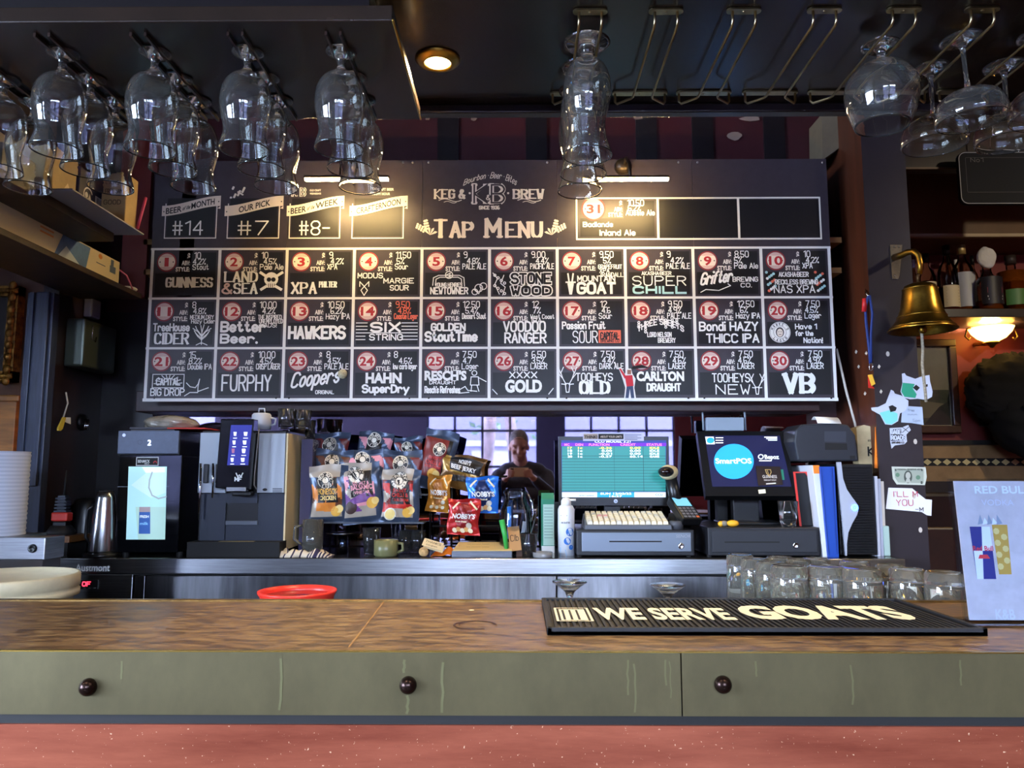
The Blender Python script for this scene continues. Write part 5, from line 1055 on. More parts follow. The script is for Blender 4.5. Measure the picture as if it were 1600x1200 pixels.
opener(M('white_handle', (200, 200, 200), .35), c + Vector((.018, -.02, .05)), c + Vector((.035, -.01, .12)), 'white handled opener inside the glass jar')
T = Matrix.Translation((P(806, 838, Y=2.79).x, 2.79, CT + .022)) @ Matrix.Rotation(radians(-7), 4, 'Y') @ Matrix.Rotation(radians(-18), 4, 'X'); mb = MB().box(-.021, .021, -.001, .001, 0, .088, 0, T); fr = Fr(mb, lambda u, v, l: T @ Vector((u, -.001 - l, v)))
fr.stroke('Clb', -.014, .035, .022, .002, 1, .0006, fit=.028); tag(mb.build('kraft_card', [M('kraft_card', (176, 128, 76), .7), BLACKM]), 'brown kraft card propped in front of the glass jar', 'card')
c = P(826, 864, Y=2.81); c.z = CT
t = thing('whisky_glass', 'short glass of dark spirit with a black straw', 'glass', c)
MB().lathe(tumbler(.026, .033, .082), c, 28).build('glass', GLASS, t); MB().lathe([(0, .013), (.0235, .013), (.027, .038), (0, .038)], c, 24).build('drink', M('whisky', (150, 70, 20), .05, trans=.8), t)
MB().tube([c + Vector((-.008, 0, .016)), c + Vector((.012, 0, .09)), c + Vector((.034, -.01, .178))], .003, 8).build('straw', BLACKP, t)
mb = MB().box(P(812, 855, Y=2.80).x - .012, P(812, 855, Y=2.80).x + .012, 2.80, 2.815, CT, CT + .032); tag(mb.build('matchbox', M('matchbox_brown', (70, 44, 30), .6), bevel=.001), 'tiny brown matchbox between kraft card and whisky glass', 'box')
c = P(848, 868, Y=2.79); c.z = CT; o = MB().lathe([(0, 0), (.034, 0), (.036, .004), (.036, .018), (.033, .018), (.032, .008), (0, .006)], c, 30).build('ashtray', M('glass_tray', (190, 190, 190), .1, trans=.6)); tag(o, 'round cut glass ashtray at the counter edge', 'ashtray')
# green carton
Y = 2.93; mb = MB(); pbox(mb, 846, 780, 866, 866, Y, .055, 0, CT); a = P(846, 785, Y=Y).x; b = P(866, 785, Y=Y).x; z = P(855, 783, Y=Y).z
fr = pf(mb, Y); fr.rect(a + .006, CT + .028, b - .001, z - .012, 1); fr.rect(a, CT, b, CT + .026, 2, .0012); [fr.rect(a + .010, z - .025 - k * .011, b - .006, z - .027 - k * .011, 3, .0016) for k in range(11)]
mb.prism([(a, Y, z), (b, Y, z), (b, Y + .0275, z + .03), (a, Y + .0275, z + .03)], (0, .002, 0), 0); mb.prism([(a, Y + .053, z), (b, Y + .053, z), (b, Y + .0275, z + .03), (a, Y + .0275, z + .03)], (0, .002, 0), 0)
tag(mb.build('milk_carton', [M('carton_green', (34, 130, 98), .5), M('carton_mint', (170, 206, 190), .5), WHITE, M('print_grey', (110, 140, 130), .6)]), 'green and white milk carton beside the spray can', 'carton')
c = P(885, 862, Y=2.86); c.z = CT
t = thing('spray_can', 'white aerosol can with blue circles and white cap', 'spray can', c); r = .0305
mb = MB().lathe([(0, 0), (r, 0), (r, .165), (r * .8, .178), (r * .45, .182), (0, .182)], c, 32); fr = Fr(mb, lambda u, v, l: Vector((c.x + (r + l) * sin(u / r), c.y - (r + l) * cos(u / r), c.z + v)))
for (u, v, rr_) in ((.012, .085, .015), (.002, .052, .013), (.016, .03, .009)): fr.disc(u, v, rr_, 1, .0006, 20)
fr.poly([(-.026, 0), (.0, 0), (-.005, .022), (-.026, .03)], 2, .0005); fr.rect(-.022, .142, .002, .145, 3, .0006); fr.rect(-.022, .128, .016, .130, 4, .0006); fr.font('AIR DUSTER', -.022, .115, .006, 3, .02, .0007, fit=.034)
[fr.rect(.004, .088 - k * .004, .020, .0895 - k * .004, 2, .001) for k in range(3)]
mb.build('can_body', [M('can_white', (214, 216, 222), .3), M('can_blue', (40, 100, 180), .4), M('can_sky', (120, 176, 220), .4), BLACKM, M('print_mid', (150, 152, 160), .5)], t)
MB().lathe([(0, .180), (.019, .180), (.018, .196), (.012, .206), (0, .208)], c, 20).build('cap', WHITE, t); MB().tube([c + Vector((.010, -.004, .199)), c + Vector((.036, -.006, .199))], .004, 8).build('nozzle', WHITE, t)

# ---- monitor, keyboard, till drawers
Y = 2.98; mb = MB()
t = thing('monitor', 'widescreen monitor showing a green credit table', 'monitor', (P(958, 800, Y=Y).x, Y, P(958, 790, Y=Y).z))
pbox(mb, 873, 682, 1046, 790, Y, .03, 0); fr = pf(mb, Y); L = lambda l: plist(l, Y)
fr.poly(L([(877, 688), (1041, 688), (1040, 777), (878, 777)]), 1, .0006); fr.poly(L([(877, 692), (1041, 692), (1041, 697), (877, 697)]), 2, .0008); fr.poly(L([(878, 697.5), (1040, 697.5), (1040, 768), (878, 768)]), 3, .0008)
[fr.rect(*px(878, 712 + 4.55 * k, Y), *px(1040, 712.6 + 4.55 * k, Y), 4, .001) for k in range(13)]
[fr.rect(*px(x, 697.5, Y), *px(x + .7, 768, Y), 4, .001) for x in (897.5, 914, 959.5, 1005)]
def mt_(s, x, y, w, mi, h=.0075): u = px(x, y, Y); fr.font(s, u[0], u[1], h, mi, .02, .0014, fit=w * Y / 1200)
for s, x, w in (('MC', 882, 8), ('DEN', 899, 12), ('FUNCTION', 920, 32), ('CREDIT', 969, 24), ('STATUS', 1010, 24)): mt_(s, x, 696.6, w, 6, .009)
mt_('CCU MODEL 3.21', 929, 691.5, 56, 5)
for k, row in enumerate((('17', '1c', '-0.36', '0.00', 'IDLE'), ('18', '1c', '0.00', '0.00', 'IDLE'), ('19', '1c', '-0.01', '0.00', 'IDLE'), ('20', '1c', '-0.27', '60.14', 'GAME'))):
    for s, x, w in zip(row, (887, 903, 936 if row[2][0] == '-' else 940, 984, 1015), (7, 7, 20 if row[2][0] == '-' else 16, 17 if k < 3 else 20, 15)): mt_(s, x, 701.4 + 4.5 * k, w, 7 if k == 0 else 5, .0078)
fr.poly(L([(878, 769), (933, 769), (933, 777), (878, 777)]), 8, .0012); fr.poly(L([(933, 769), (991, 769), (991, 777), (933, 777)]), 9, .0012); fr.poly(L([(991, 769), (1040, 769), (1040, 777), (991, 777)]), 8, .0012)
mt_('SUN 13/03/22', 938, 772.8, 48, 5); mt_('16:27', 952, 776.6, 20, 5, .0065); mt_('CCU', 1024, 774.5, 11, 10); mt_('gaming systems', 904, 775, 24, 10, .005)
u = px(962, 783, Y); fr.disc(u[0], u[1], .0075, 11, .001, 18); fr.stroke('hp', u[0] - .004, u[1] - .003, .006, .001, 0, .0014, fit=.008, slant=.3)
E = lambda n, c_, e=1.0: M(n, c_, .4, emit=e * .42)
mb.build('screen', [BLACKP, E('scr_blue', (20, 44, 120)), E('scr_purple', (96, 20, 206), 1.1), E('scr_teal', (40, 124, 122), .9), E('scr_line', (14, 60, 66), .6), E('scr_white', (240, 250, 255), 1.3), E('scr_pink', (255, 130, 200), 1.1), E('scr_yellow', (244, 236, 90), 1.1), E('scr_pale', (196, 222, 240), 1.0), E('scr_cyan', (24, 140, 190), 1.0), E('scr_navy', (30, 60, 120), .6), M('logo_silver', (170, 176, 186), .3, .8)], t, bevel=.003)
c = P(958, 790, Y=Y); MS = P(990, 828, Y=2.79).z; MB().box(c.x - .03, c.x + .03, Y + .03, Y + .05, MS + .012, c.z + .10).build('neck', BLACKP, t); MB().lathe([(0, 0), (.085, 0), (.085, .006), (.03, .012), (0, .012)], (c.x, Y + .065, MS), 32).build('stand_base', BLACKP, t)
Y2 = Y - .006; mb = MB(); pbox(mb, 911, 676, 1006, 689, Y2, .005, 0); fr = pf(mb, Y2); fr.rect(*px(912, 686, Y2), *px(934, 678, Y2), 1); fr.rect(*px(935, 686, Y2), *px(974, 678, Y2), 2); u = px(913, 685, Y2); fr.font('THINK!', u[0], u[1], .011, 2, .03, .0016, fit=.050); u = px(938, 684, Y2); fr.font('ABOUT YOUR LIMITS', u[0], u[1], .008, 3, .02, .0016, fit=.083)
[fr.rect(*px(976, 679 + 2.4 * k, Y2), *px(1002 - (k % 2) * 6, 680 + 2.4 * k, Y2), 4, .001) for k in range(4)]
tag(mb.build('warning_sign', [M('sign_lilac', (186, 186, 206), .5), M('sign_tan', (150, 134, 120), .5), BLACKM, M('sign_print', (190, 176, 160), .5), M('sign_grey', (100, 104, 130), .5)], bevel=.001), 'narrow sign lettered THINK ABOUT YOUR LIMITS on the monitor top', 'sign')
# cash drawers
def drawer(name, label, x0, x1, yt, yb, Y, dep, face, frame, slot, lock, side=None):
    t = thing(name, label, 'cash drawer', (P((x0 + x1) / 2, yb, Y=Y).x, Y, CT)); mb = MB(); pbox(mb, x0, yt, x1, yb, Y + .006, dep, 0, CT + .004); zt = max(v.z for v in mb.v); mb.build('case', frame, t, bevel=.004)
    mb = MB(); pbox(mb, face[0], face[1], face[2], face[3], Y, .008, 0); fr = pf(mb, Y); fr.poly(plist([(slot[0], slot[1] - 1), (slot[2], slot[1] - 1), (slot[2], slot[1] + 1.2), (slot[0], slot[1] + 1.2)], Y), 1); 
    if 'steel' in label: u = px(1056, 840, Y); fr.font('SENOR', u[0], u[1], .011, 2, .0, .0012, fit=.052, shear=.2)
    df = mb.build('drawer_front', [face[4], BLACKM, M('print_mid', (150, 152, 160), .5)], t, bevel=.0015)
    u = P(*lock, Y=Y); MB().lathe([(0, 0), (.011, 0), (.0105, .004), (.006, .005), (.005, .003), (0, .003)], (u.x, Y, u.z), 20, 0, Matrix.Rotation(radians(90), 3, 'X')).build('lock', CHROME, df)
    for fx in (x0 + 6, x1 - 6): MB().cyl((P(fx, yb, Y=Y).x, Y + .03, CT), .01, .005, 10).build('foot', BLACKM, t)
    return zt
zt1 = drawer('cash_drawer', 'black cash drawer with brushed steel front under the keyboard', 901, 1085, 828, 868, 2.79, .34, (909, 832, 1080, 862, M('drawer_steel', (120, 128, 140), .4, .85)), M('drawer_black', (26, 27, 32), .4), (952, 846, 1034), (1064, 853))
zt2 = drawer('cash_drawer', 'all black cash drawer under the touch screen till', 1106, 1281, 824, 869, 2.79, .36, (1113, 829, 1277, 863, M('drawer_face', (34, 36, 42), .5)), M('drawer_black', (26, 27, 32), .4), (1132, 847, 1218), (1243, 852))
# keyboard
Y = 2.81; za = zt1
t = thing('keyboard', 'cream keyed programmable till keyboard with grey frame', 'keyboard', (P(980, 818, Y=Y).x, Y, za))
xa, xb = P(915, 820, Y=Y).x, P(1049, 820, Y=Y).x; sl = lambda u, v, l: Vector((xa + u, Y + v * .97, za + .014 + v * .24 + l)); W = xb - xa
mb = MB().box(xa, xb, Y - .004, Y + .012, za, za + .016); vs = [(xa - .004, Y, za), (xb + .004, Y, za), (xb + .004, Y + .15, za), (xa - .004, Y + .15, za), (xa, Y, za + .014), (xb, Y, za + .014), (xb - .004, Y + .15, za + .05), (xa + .004, Y + .15, za + .05)]; mb.add(vs, [(3, 2, 1, 0), (4, 5, 6, 7), (0, 1, 5, 4), (1, 2, 6, 5), (2, 3, 7, 6), (3, 0, 4, 7)]); mb.build('frame', M('keyboard_grey', (88, 92, 100), .45), t, bevel=.002)
mb = MB()
for r in range(6):
    for k in range(14):
        if r == 4 and k in (6,): pass
        u0 = .008 + k * (W - .014) / 14; v0 = .014 + r * .022; u1 = u0 + (W - .014) / 14 - .0015; v1 = v0 + .0205; e = .0022
        b4 = [sl(u0, v0, 0), sl(u1, v0, 0), sl(u1, v1, 0), sl(u0, v1, 0), sl(u0 + e, v0 + e, .011), sl(u1 - e, v0 + e, .011), sl(u1 - e, v1 - e, .011), sl(u0 + e, v1 - e, .011)]
        mb.add(b4, [(4, 5, 6, 7), (0, 1, 5, 4), (1, 2, 6, 5), (2, 3, 7, 6), (3, 0, 4, 7)], 1 if (r == 3 and k in (2, 3)) else (2 if (r + k) % 5 == 0 else 0))
mb.build('keys', [M('key_cream', (226, 216, 186), .5), M('key_pink', (220, 160, 150), .5), M('key_grey', (204, 200, 186), .5)], t)
# scanner on stand
Y = 2.90; t = thing('barcode_scanner', 'cream headed barcode scanner upright in its black stand', 'scanner', (P(1055, 800, Y=Y).x, Y, zt1))
c = P(1043, 738, Y=Y); T = Matrix.Rotation(radians(-18), 3, 'Z') @ Matrix.Rotation(radians(14), 3, 'X')
MB().ball((c.x + .006, Y + .01, c.z), (.036, .045, .027), 24, 14, 0, T).build('head', M('scanner_cream', (206, 192, 150), .4), t)
MB().ball((c.x - .010, Y - .022, c.z + .002), (.029, .022, .019), 24, 14, 0, T).build('nose', BLACKP, t); MB().ball((c.x - .015, Y - .036, c.z + .002), (.020, .012, .012), 20, 10, 0, T).build('window', M('scanner_window', (20, 8, 10), .05), t)
e = P(1060, 800, Y=Y); MB().tube([(c.x + .012, Y + .01, c.z - .015), (c.x + .026, Y + .012, c.z - .08), (e.x + .002, Y + .015, e.z + .015)], [.022, .022, .026], 14).build('grip', BLACKP, t)
MB().lathe([(0, 0), (.05, 0), (.05, .012), (.034, .03), (.03, .05), (0, .05)], (e.x + .002, Y + .04, zt1), 24).build('stand', BLACKM, t)
o = MB().lathe([(0, 0), (.024, 0), (.026, .028), (.022, .03), (0, .03)], (P(1057, 812, Y=2.83).x, 2.835, zt1), 22).build('tape_roll', M('grey_tape', (62, 64, 70), .5)); tag(o, 'small grey tape roll on the steel drawer beside the keyboard', 'tape')
# card terminal
Y = 2.80; t = thing('card_terminal', 'black card payment terminal with blue display', 'card terminal', (P(1093, 812, Y=Y).x, Y, zt2)); c = P(1092, 812, Y=Y)
O = Vector((c.x - .055, 2.80, zt2 + .006)); R_ = Vector((.95, .30, -.02)).normalized(); U_ = Vector((-.22, .62, .50)).normalized(); N_ = R_.cross(U_)
sp = lambda u, v, l: O + R_ * u + U_ * v + N_ * l
mb = MB(); wv, hv, dv = .080, .125, .034; b8 = [sp(u, v, l) for l in (-dv, 0) for (u, v) in ((0, 0), (wv, 0), (wv, hv), (0, hv))]; mb.add(b8, [(3, 2, 1, 0), (4, 5, 6, 7), (0, 1, 5, 4), (1, 2, 6, 5), (2, 3, 7, 6), (3, 0, 4, 7)])
zmin = min(v.z for v in mb.v); 
sh = Vector((0, 0, zt2 + .002 - zmin)); mb.v = [v + sh for v in mb.v]; sp2 = lambda u, v, l: sp(u, v, l) + sh; fr = Fr(mb, sp2); fr.rect(.008, .070, .070, .116, 1, .001)
for i in range(4):
    for j in range(4): fr.rect(.008 + j * .0165, .006 + i * .0155, .020 + j * .0165, .016 + i * .0155, 3 if (i, j) == (0, 3) else 2, .001)
mb.build('terminal', [BLACKP, M('lcd_blue', (120, 190, 226), .4, emit=.3), M('key_dark', (120, 120, 124), .5), M('key_orange', (220, 110, 60), .5)], t, bevel=.005)
MB().box(O.x - .01, O.x + .07, O.y + .075, O.y + .14, zt2, zt2 + .05).build('dock', BLACKM, t, bevel=.004)
c = P(1139, 818, Y=2.83); t = thing('key_fob', 'yellow and grey key fob on the black cash drawer', 'key fob', (c.x, 2.83, zt2)); MB().ball((c.x + .014, 2.83, zt2 + .012), (.022, .016, .012), 18, 10).build('fob', M('fob_yellow', (232, 168, 40), .4), t); MB().ball((c.x - .014, 2.838, zt2 + .011), (.014, .012, .011), 16, 8).build('grip', M('fob_grey', (120, 112, 100), .5), t); MB().ball((c.x - .026, 2.84, zt2 + .010), (.012, .010, .010), 16, 8).build('tip', M('fob_yellow', (232, 168, 40), .4), t)
# touch till
Y = 2.93; t = thing('touch_till', 'angled touch screen till with round blue logo on screen', 'till', (P(1160, 770, Y=Y).x, Y + .05, zt2))
A = [P(1089, 674, Y=3.0), P(1226, 674, Y=2.97), P(1245, 775, Y=2.86), P(1103, 775, Y=2.90)]
nrm = (A[1] - A[0]).cross(A[3] - A[0]).normalized(); 
if nrm.y > 0: nrm = -nrm
mb = MB(); mb.prism(A, -nrm * .045, 0); o_ = A[3]; eu = A[2] - A[3]; ev = A[0] - A[3]; 
def tm(u, v, l): q0 = A[3] + (A[2] - A[3]) * u; q1 = A[0] + (A[1] - A[0]) * u; return q0 + (q1 - q0) * v + nrm * l
def tpx(x, y):  # pixel to till face coordinates by intersecting its plane
    d = ray(x, y); k = (A[3] - Vector((0, 0, ZC))).dot(nrm) / d.dot(nrm); p = Vector((0, 0, ZC)) + d * k; v = 0.5
    v = (775 - y) / 101; l = A[3] + (A[0] - A[3]) * v; r = A[2] + (A[1] - A[2]) * v; return ((p - l).dot(r - l) / (r - l).length_squared, v)
fr = Fr(mb, tm); K = lambda l: [tpx(x, y) for x, y in l]
fr.poly(K([(1101, 681), (1218, 681), (1236, 761), (1113, 761)]), 1, .001)
fr.poly(K([(1146.5 + 31 * cos(a), 722 + 27.5 * sin(a)) for a in [k * pi / 18 for k in range(36)]]), 2, .0014)
fr.poly(K([(1102, 683), (1115, 683), (1117, 695), (1104, 695)]), 3, .0012); fr.poly(K([(1110 + 6 * cos(a), 689 + 5 * sin(a)) for a in [k * pi / 6 for k in range(12)]]), 2, .0016)
for k in range(3): fr.poly(K([(1118, 684 + 4 * k), (1130, 684 + 4 * k), (1130, 685.4 + 4 * k), (1118, 685.4 + 4 * k)]), 3, .0014); fr.poly(K([(1194 + 3 * k, 683 + 2.4 * k), (1214, 683 + 2.4 * k), (1214, 684.4 + 2.4 * k), (1194 + 3 * k, 684.4 + 2.4 * k)]), 3, .0014)
def tt(s, x0, x1, y, hp, mi, b=.02): a = tpx(x0, y); e = tpx(x1, y); fr.font(s, a[0], a[1], hp / 101, mi, b, .002, fit=e[0] - a[0])
tt('SmartPOS', 1118.5, 1174.5, 725.5, 8, 3); tt('Bepoz', 1195, 1217, 718.5, 6.5, 3); fr.poly(K([(1188.5 + 4.5 * cos(a), 715 + 4 * sin(a)) for a in [k * pi / 8 for k in range(16)]]), 3, .0016); fr.poly(K([(1188.5 + 3 * cos(a), 715 + 2.7 * sin(a)) for a in [k * pi / 8 for k in range(16)]]), 1, .002); fr.poly(K([(1186, 720.5), (1205, 720.5), (1205, 722), (1186, 722)]), 3, .0016)
fr.poly(K([(1219, 735), (1223, 735), (1225, 751), (1221, 751)]), 4, .0016); u = tpx(1189, 768); fr.poly(K([(1184, 766), (1195, 765), (1196, 771), (1185, 772)]), 5, .002)
mb.build('screen', [BLACKP, E('pos_navy', (26, 28, 62), .55), E('pos_blue', (40, 150, 236), 1.0), E('scr_white', (240, 250, 255), 1.3), E('pos_green', (40, 110, 90), .7), CREAM], t, bevel=.003)
c_ = P(1165, 800, Y=3.0); MB().box(c_.x - .05, c_.x + .05, 2.99, 3.03, zt2 + .008, zt2 + .17).build('stand', BLACKP, t, bevel=.004); MB().box(c_.x - .11, c_.x + .11, 2.90, 3.06, zt2, zt2 + .012).build('stand_base', BLACKP, t, bevel=.004)
bk = lambda u, v, l: tm(u, v, l + .006)
mb = MB(); pl = K([(1180, 730), (1218, 731), (1222, 759), (1184, 760)]); mb.prism([tm(u, v, .0025) for u, v in pl], nrm * .003, 0); fr = Fr(mb, bk)
a = tpx(1191, 749); e = tpx(1213, 749); fr.font('GUINNESS', a[0], a[1], .045, 1, .0, .001, fit=e[0] - a[0]); a = tpx(1193, 753); e = tpx(1212, 753); fr.font('DRAUGHT STOUT', a[0], a[1], .02, 1, .0, .001, fit=e[0] - a[0]); fr.line(K([(1195, 736), (1197, 742), (1201, 746), (1204, 740), (1203, 736), (1195, 736)]), .008, 2, .001); fr.line(K([(1198, 737), (1200, 744)]), .006, 2, .001); fr.poly(K([(1196, 757), (1211, 756), (1211, 757.6), (1196, 758.6)]), 1, .001)
tag(mb.build('drink_card', [M('stout_brown', (40, 30, 28), .4), M('print_white', (226, 222, 214), .6), M('harp_gold', (190, 160, 100), .5)]), 'dark brown stout card stuck on the till screen', 'card')
# router behind the till
Y = 3.06; t = thing('wifi_router', 'pale grey router with two aerials above the till', 'router', (P(1133, 672, Y=Y).x, Y, P(1133, 672, Y=Y).z - .02)); mb = MB(); pbox(mb, 1104, 652, 1163, 673, Y, .03, 0); mb.build('case', M('router_grey', (142, 154, 166), .45), t, bevel=.003)
for x_ in (1100, 1166): a = P(x_, 660, Y=Y); b = P(x_ - 2, 622, Y=Y); MB().tube([(a.x, Y + .012, P(x_, 672, Y=Y).z), (b.x, Y + .012, b.z)], .004, 8).build('aerial', M('router_grey', (142, 154, 166), .45), t)
c = P(1128, 668, Y=3.06); MB().tube([(c.x + .06, 3.09, P(1128, 660, Y=Y).z), (c.x + .09, 3.10, c.z + .06), (c.x + .10, 3.11, c.z - .1)], .003, 6).build('cable', BLACKP, t); MB().box(c.x - .02, c.x + .02, 3.09, 3.13, zt2, c.z - .015).build('riser', BLACKM, t)
# shot glass
c = P(1232, 820, Y=2.83); c.z = zt2
t = thing('shot_glass', 'thick based glass with a copper brown wrapper inside on the black drawer', 'glass', c); MB().lathe(tumbler(.027, .036, .092, .003, .03), c, 28).build('glass', GLASS, t); MB().ball(c + Vector((0, 0, .064)), (.026, .010, .028), 20, 12, 0, Matrix.Rotation(radians(25), 3, 'Y')).build('contents', M('copper_foil', (150, 84, 60), .4, .5, noise=.4, nscale=60), t)
# binders
def slat(name, label, top, bot, Y, dep, mat, cat='folder', group='folders standing beside the black drawer', extra=None):
    (xa, xb, yt) = top; (xc, xd, yb) = bot; zt = P(xa, yt, Y=Y).z; a, b = P(xa, yt, Y=Y).x, P(xb, yt, Y=Y).x; c_, d = P(xc, yb, Y=Y).x, P(xd, yb, Y=Y).x; zb = zt2 + .001 if 'black folder' in label else CT
    mb = MB().prism([(c_, Y, zb), (d, Y, zb), (b, Y, zt), (a, Y, zt)], (0, dep, 0), 0)
    if extra: extra(pf(mb, Y), Y)
    return tag(mb.build(name, mat, bevel=.0015), label, cat, group)
slat('menu_folder', 'black folder with red edge leaning beside the black drawer', (1239, 1267, 737), (1249, 1275, 824), 2.86, .20, [BLACKP, M('folder_red', (206, 50, 40), .5)], extra=lambda fr, Y: (fr.poly(plist([(1239, 737), (1242.5, 737), (1252.5, 822), (1249, 822)], Y), 1), fr.poly(plist([(1239, 737), (1267, 737), (1267, 739), (1239.3, 739)], Y), 1), fr.poly(plist([(1257, 738), (1267, 738), (1269, 756)], Y), 1)))
slat('menu_folder', 'white folder with an orange top corner beside the blue binder', (1269, 1280, 727), (1286, 1293, 868), 2.80, .26, [M('folder_white', (206, 208, 216), .5), M('folder_orange', (230, 126, 30), .5), M('folder_paper', (226, 208, 170), .6)], extra=lambda fr, Y: (fr.poly(plist([(1270, 727), (1280, 727), (1281.5, 740), (1271.5, 740)], Y), 1)))
slat('lever_arch_file', 'bright blue lever arch file', (1281, 1304, 729), (1294, 1311, 868), 2.79, .27, [M('file_blue', (22, 66, 156), .4), M('file_navy', (14, 40, 110), .4)], 'binder', None, lambda fr, Y: (fr.poly(plist([(1286, 731), (1298, 731), (1307, 866), (1297, 866)], Y), 0), fr.line(plist([(1283, 731), (1295, 866)], Y), .002, 1), fr.line(plist([(1300, 731), (1308, 866)], Y), .002, 1)))
# PC tower
Y = 2.80; t = thing('computer_tower', 'black computer tower with curved silver front and blue power light', 'computer', (P(1335, 868, Y=Y).x, Y, CT))
mb = MB(); pbox(mb, 1310, 725, 1367, 866, Y + .012, .34, 0, CT + .006); mb.build('case', M('case_black', (14, 15, 18), .4), t, bevel=.003)
mb = MB(); n = 34; z0, z1 = CT + .01, P(1340, 727, Y=Y).z; xa, xb = P(1314, 800, Y=Y).x, P(1366, 800, Y=Y).x
for k in range(n): z = z0 + (z1 - z0) * k / n; mb.box(xa, xb, Y, Y + .014, z, z + (z1 - z0) / n * .62)
mb.build('louvred_front', BLACKP, t)
mb = MB(); fr = pf(mb, Y - .006); pr = [(1306, 722), (1313, 722), (1316, 748), (1322, 765), (1331, 778), (1339, 789), (1340, 795), (1338, 804), (1330, 818), (1324, 832), (1322, 850), (1322, 868), (1320, 868)]
mb.prism([(u, Y, v) for u, v in plist(pr, Y)], (0, -.008, 0), 0); mb.build('silver_fascia', M('silver_plastic', (176, 182, 196), .35, .3), t)
mb = MB(); c = P(1334, 793, Y=Y); mb.lathe([(.006, 0), (.0125, 0), (.0125, .003), (.006, .003), (.006, 0)], (c.x, Y - .007, c.z), 24, 0, Matrix.Rotation(radians(90), 3, 'X')); mb.lathe([(0, 0), (.0035, 0), (.0035, .003), (0, .003)], (c.x, Y - .007, c.z), 12, 0, Matrix.Rotation(radians(90), 3, 'X')); mb.build('power_light', M('blue_led', (50, 90, 255), .4, emit=9), t)
# receipt printer on the tower
zt3 = P(1335, 722, Y=Y).z
t = thing('receipt_printer', 'rounded black receipt printer feeding white paper', 'printer', (P(1295, 722, Y=2.86).x, 2.86, zt3))
Y = 2.84; prof = [(1247, 722), (1241, 690), (1243, 672), (1254, 663), (1310, 661), (1326, 664), (1337, 680), (1342, 722)]
pts = []; base = plist(prof, Y); 
for k, (u, v) in enumerate(base): pts.append((u, Y, max(v, zt3 + .004)))
mb = MB().prism(pts, (0, .17, 0), 0); fr = pf(mb, Y); fr.poly(plist([(1289, 692), (1323, 693), (1324, 703), (1289, 703)], Y), 1); fr.poly(plist([(1288, 674), (1322, 674), (1322, 691), (1288, 690)], Y), 2, .0008); fr.rect(*px(1328, 718, Y), *px(1336, 712, Y), 1)
mb.build('case', [M('printer_black', (38, 40, 46), .35), BLACKM, M('printer_grey', (56, 58, 66), .3)], t, bevel=.006)
c = P(1256, 680, Y=2.85); MB().lathe([(0, 0), (.034, 0), (.034, .05), (0, .05)], (c.x + .004, 2.842, c.z - .012), 28, 0, Matrix.Rotation(radians(-90), 3, 'X')).build('side_drum', M('printer_grey', (56, 58, 66), .3), t, bevel=.004)
mb = MB(); xa, xb = P(1271, 660, Y=2.88).x, P(1306, 660, Y=2.88).x; z = P(1290, 662, Y=2.84).z
for k in range(7): a = k / 6; mb.v += [Vector((xa - .004 * a, 2.90 - .07 * a, z + .018 + .026 * sin(a * 2.6) - .03 * a)), Vector((xb, 2.90 - .07 * a, z + .018 + .022 * sin(a * 2.6) - .03 * a))]
for k in range(6): mb.f.append([2 * k, 2 * k + 2, 2 * k + 3, 2 * k + 1]); mb.m.append(0); mb.sm.append(True)
o = mb.build('paper', PAPER, t); o.modifiers.new('s', 'SOLIDIFY').thickness = .0006
# brown bag, orange sheet and papers beside the tower
Y = 2.90; mb = MB(); L = [(1338, 668), (1350, 664), (1376, 670), (1390, 690), (1391, 760), (1384, 800), (1376, 860), (1366, 868), (1364, 740), (1342, 725)]
mb.prism([(u, Y, max(v, CT + .001)) for u, v in plist(L, Y)], (0, .05, 0), 0); fr = pf(mb, Y); u = px(1356, 690, Y); fr.font('EST.', u[0], u[1], .007, 1, .02, .001, fit=.02); u = px(1357, 712, Y); fr.stroke('KG', u[0], u[1], .032, .006, 1, .0012, fit=.045)
tag(mb.build('paper_carrier_bag', [M('kraft_bag', (206, 186, 142), .7, noise=.12, nscale=14), BLACKM]), 'tall kraft paper bag behind the computer tower', 'bag')
T = Matrix.Translation(P(1373, 732, Y=2.86)) @ Matrix.Rotation(radians(4), 4, 'Y'); a = 13 * 2.86 / 2400; h = 64 * 2.86 / 1200
mb = MB().box(-a, a, -.001, .001, 0, h, 0, T); fr = Fr(mb, lambda u, v, l: T @ Vector((u, -.001 - l, v)))
for k in range(3): fr.stroke(('DEC', 'TUE', '24')[k], -a + .006, h * (.62 - .17 * k), .016, .0016, 1, .0005, fit=.03)
tag(mb.build('orange_note', [M('neon_orange', (244, 132, 30), .6), M('note_pen', (196, 84, 20), .6)]), 'bright orange paper strip on the kraft bag', 'note')
for k, (xt, xb_, lb) in enumerate(((1366, 1372, 'first white leaflet standing against the computer tower'), (1371, 1377, 'second white leaflet standing against the computer tower'), (1376, 1381, 'third white leaflet standing under the orange strip'))):
    slat('leaflet', lb, (xt, xt + 5, 744 + 4 * k), (xb_, xb_ + 4.5, 868), 2.82 + .012 * k, .06, [M('leaflet_%d' % k, ((196, 200, 216), (176, 184, 206), (214, 208, 200))[k], .6)], 'leaflet', 'leaflets beside the computer tower')
mb = MB(); pbox(mb, 1381, 822, 1391, 868, 2.83, .03, 0, CT); tag(mb.build('jade_packet', M('pale_jade', (160, 184, 176), .3), bevel=.004), 'small pale jade packet standing at the end of the counter', 'packet')
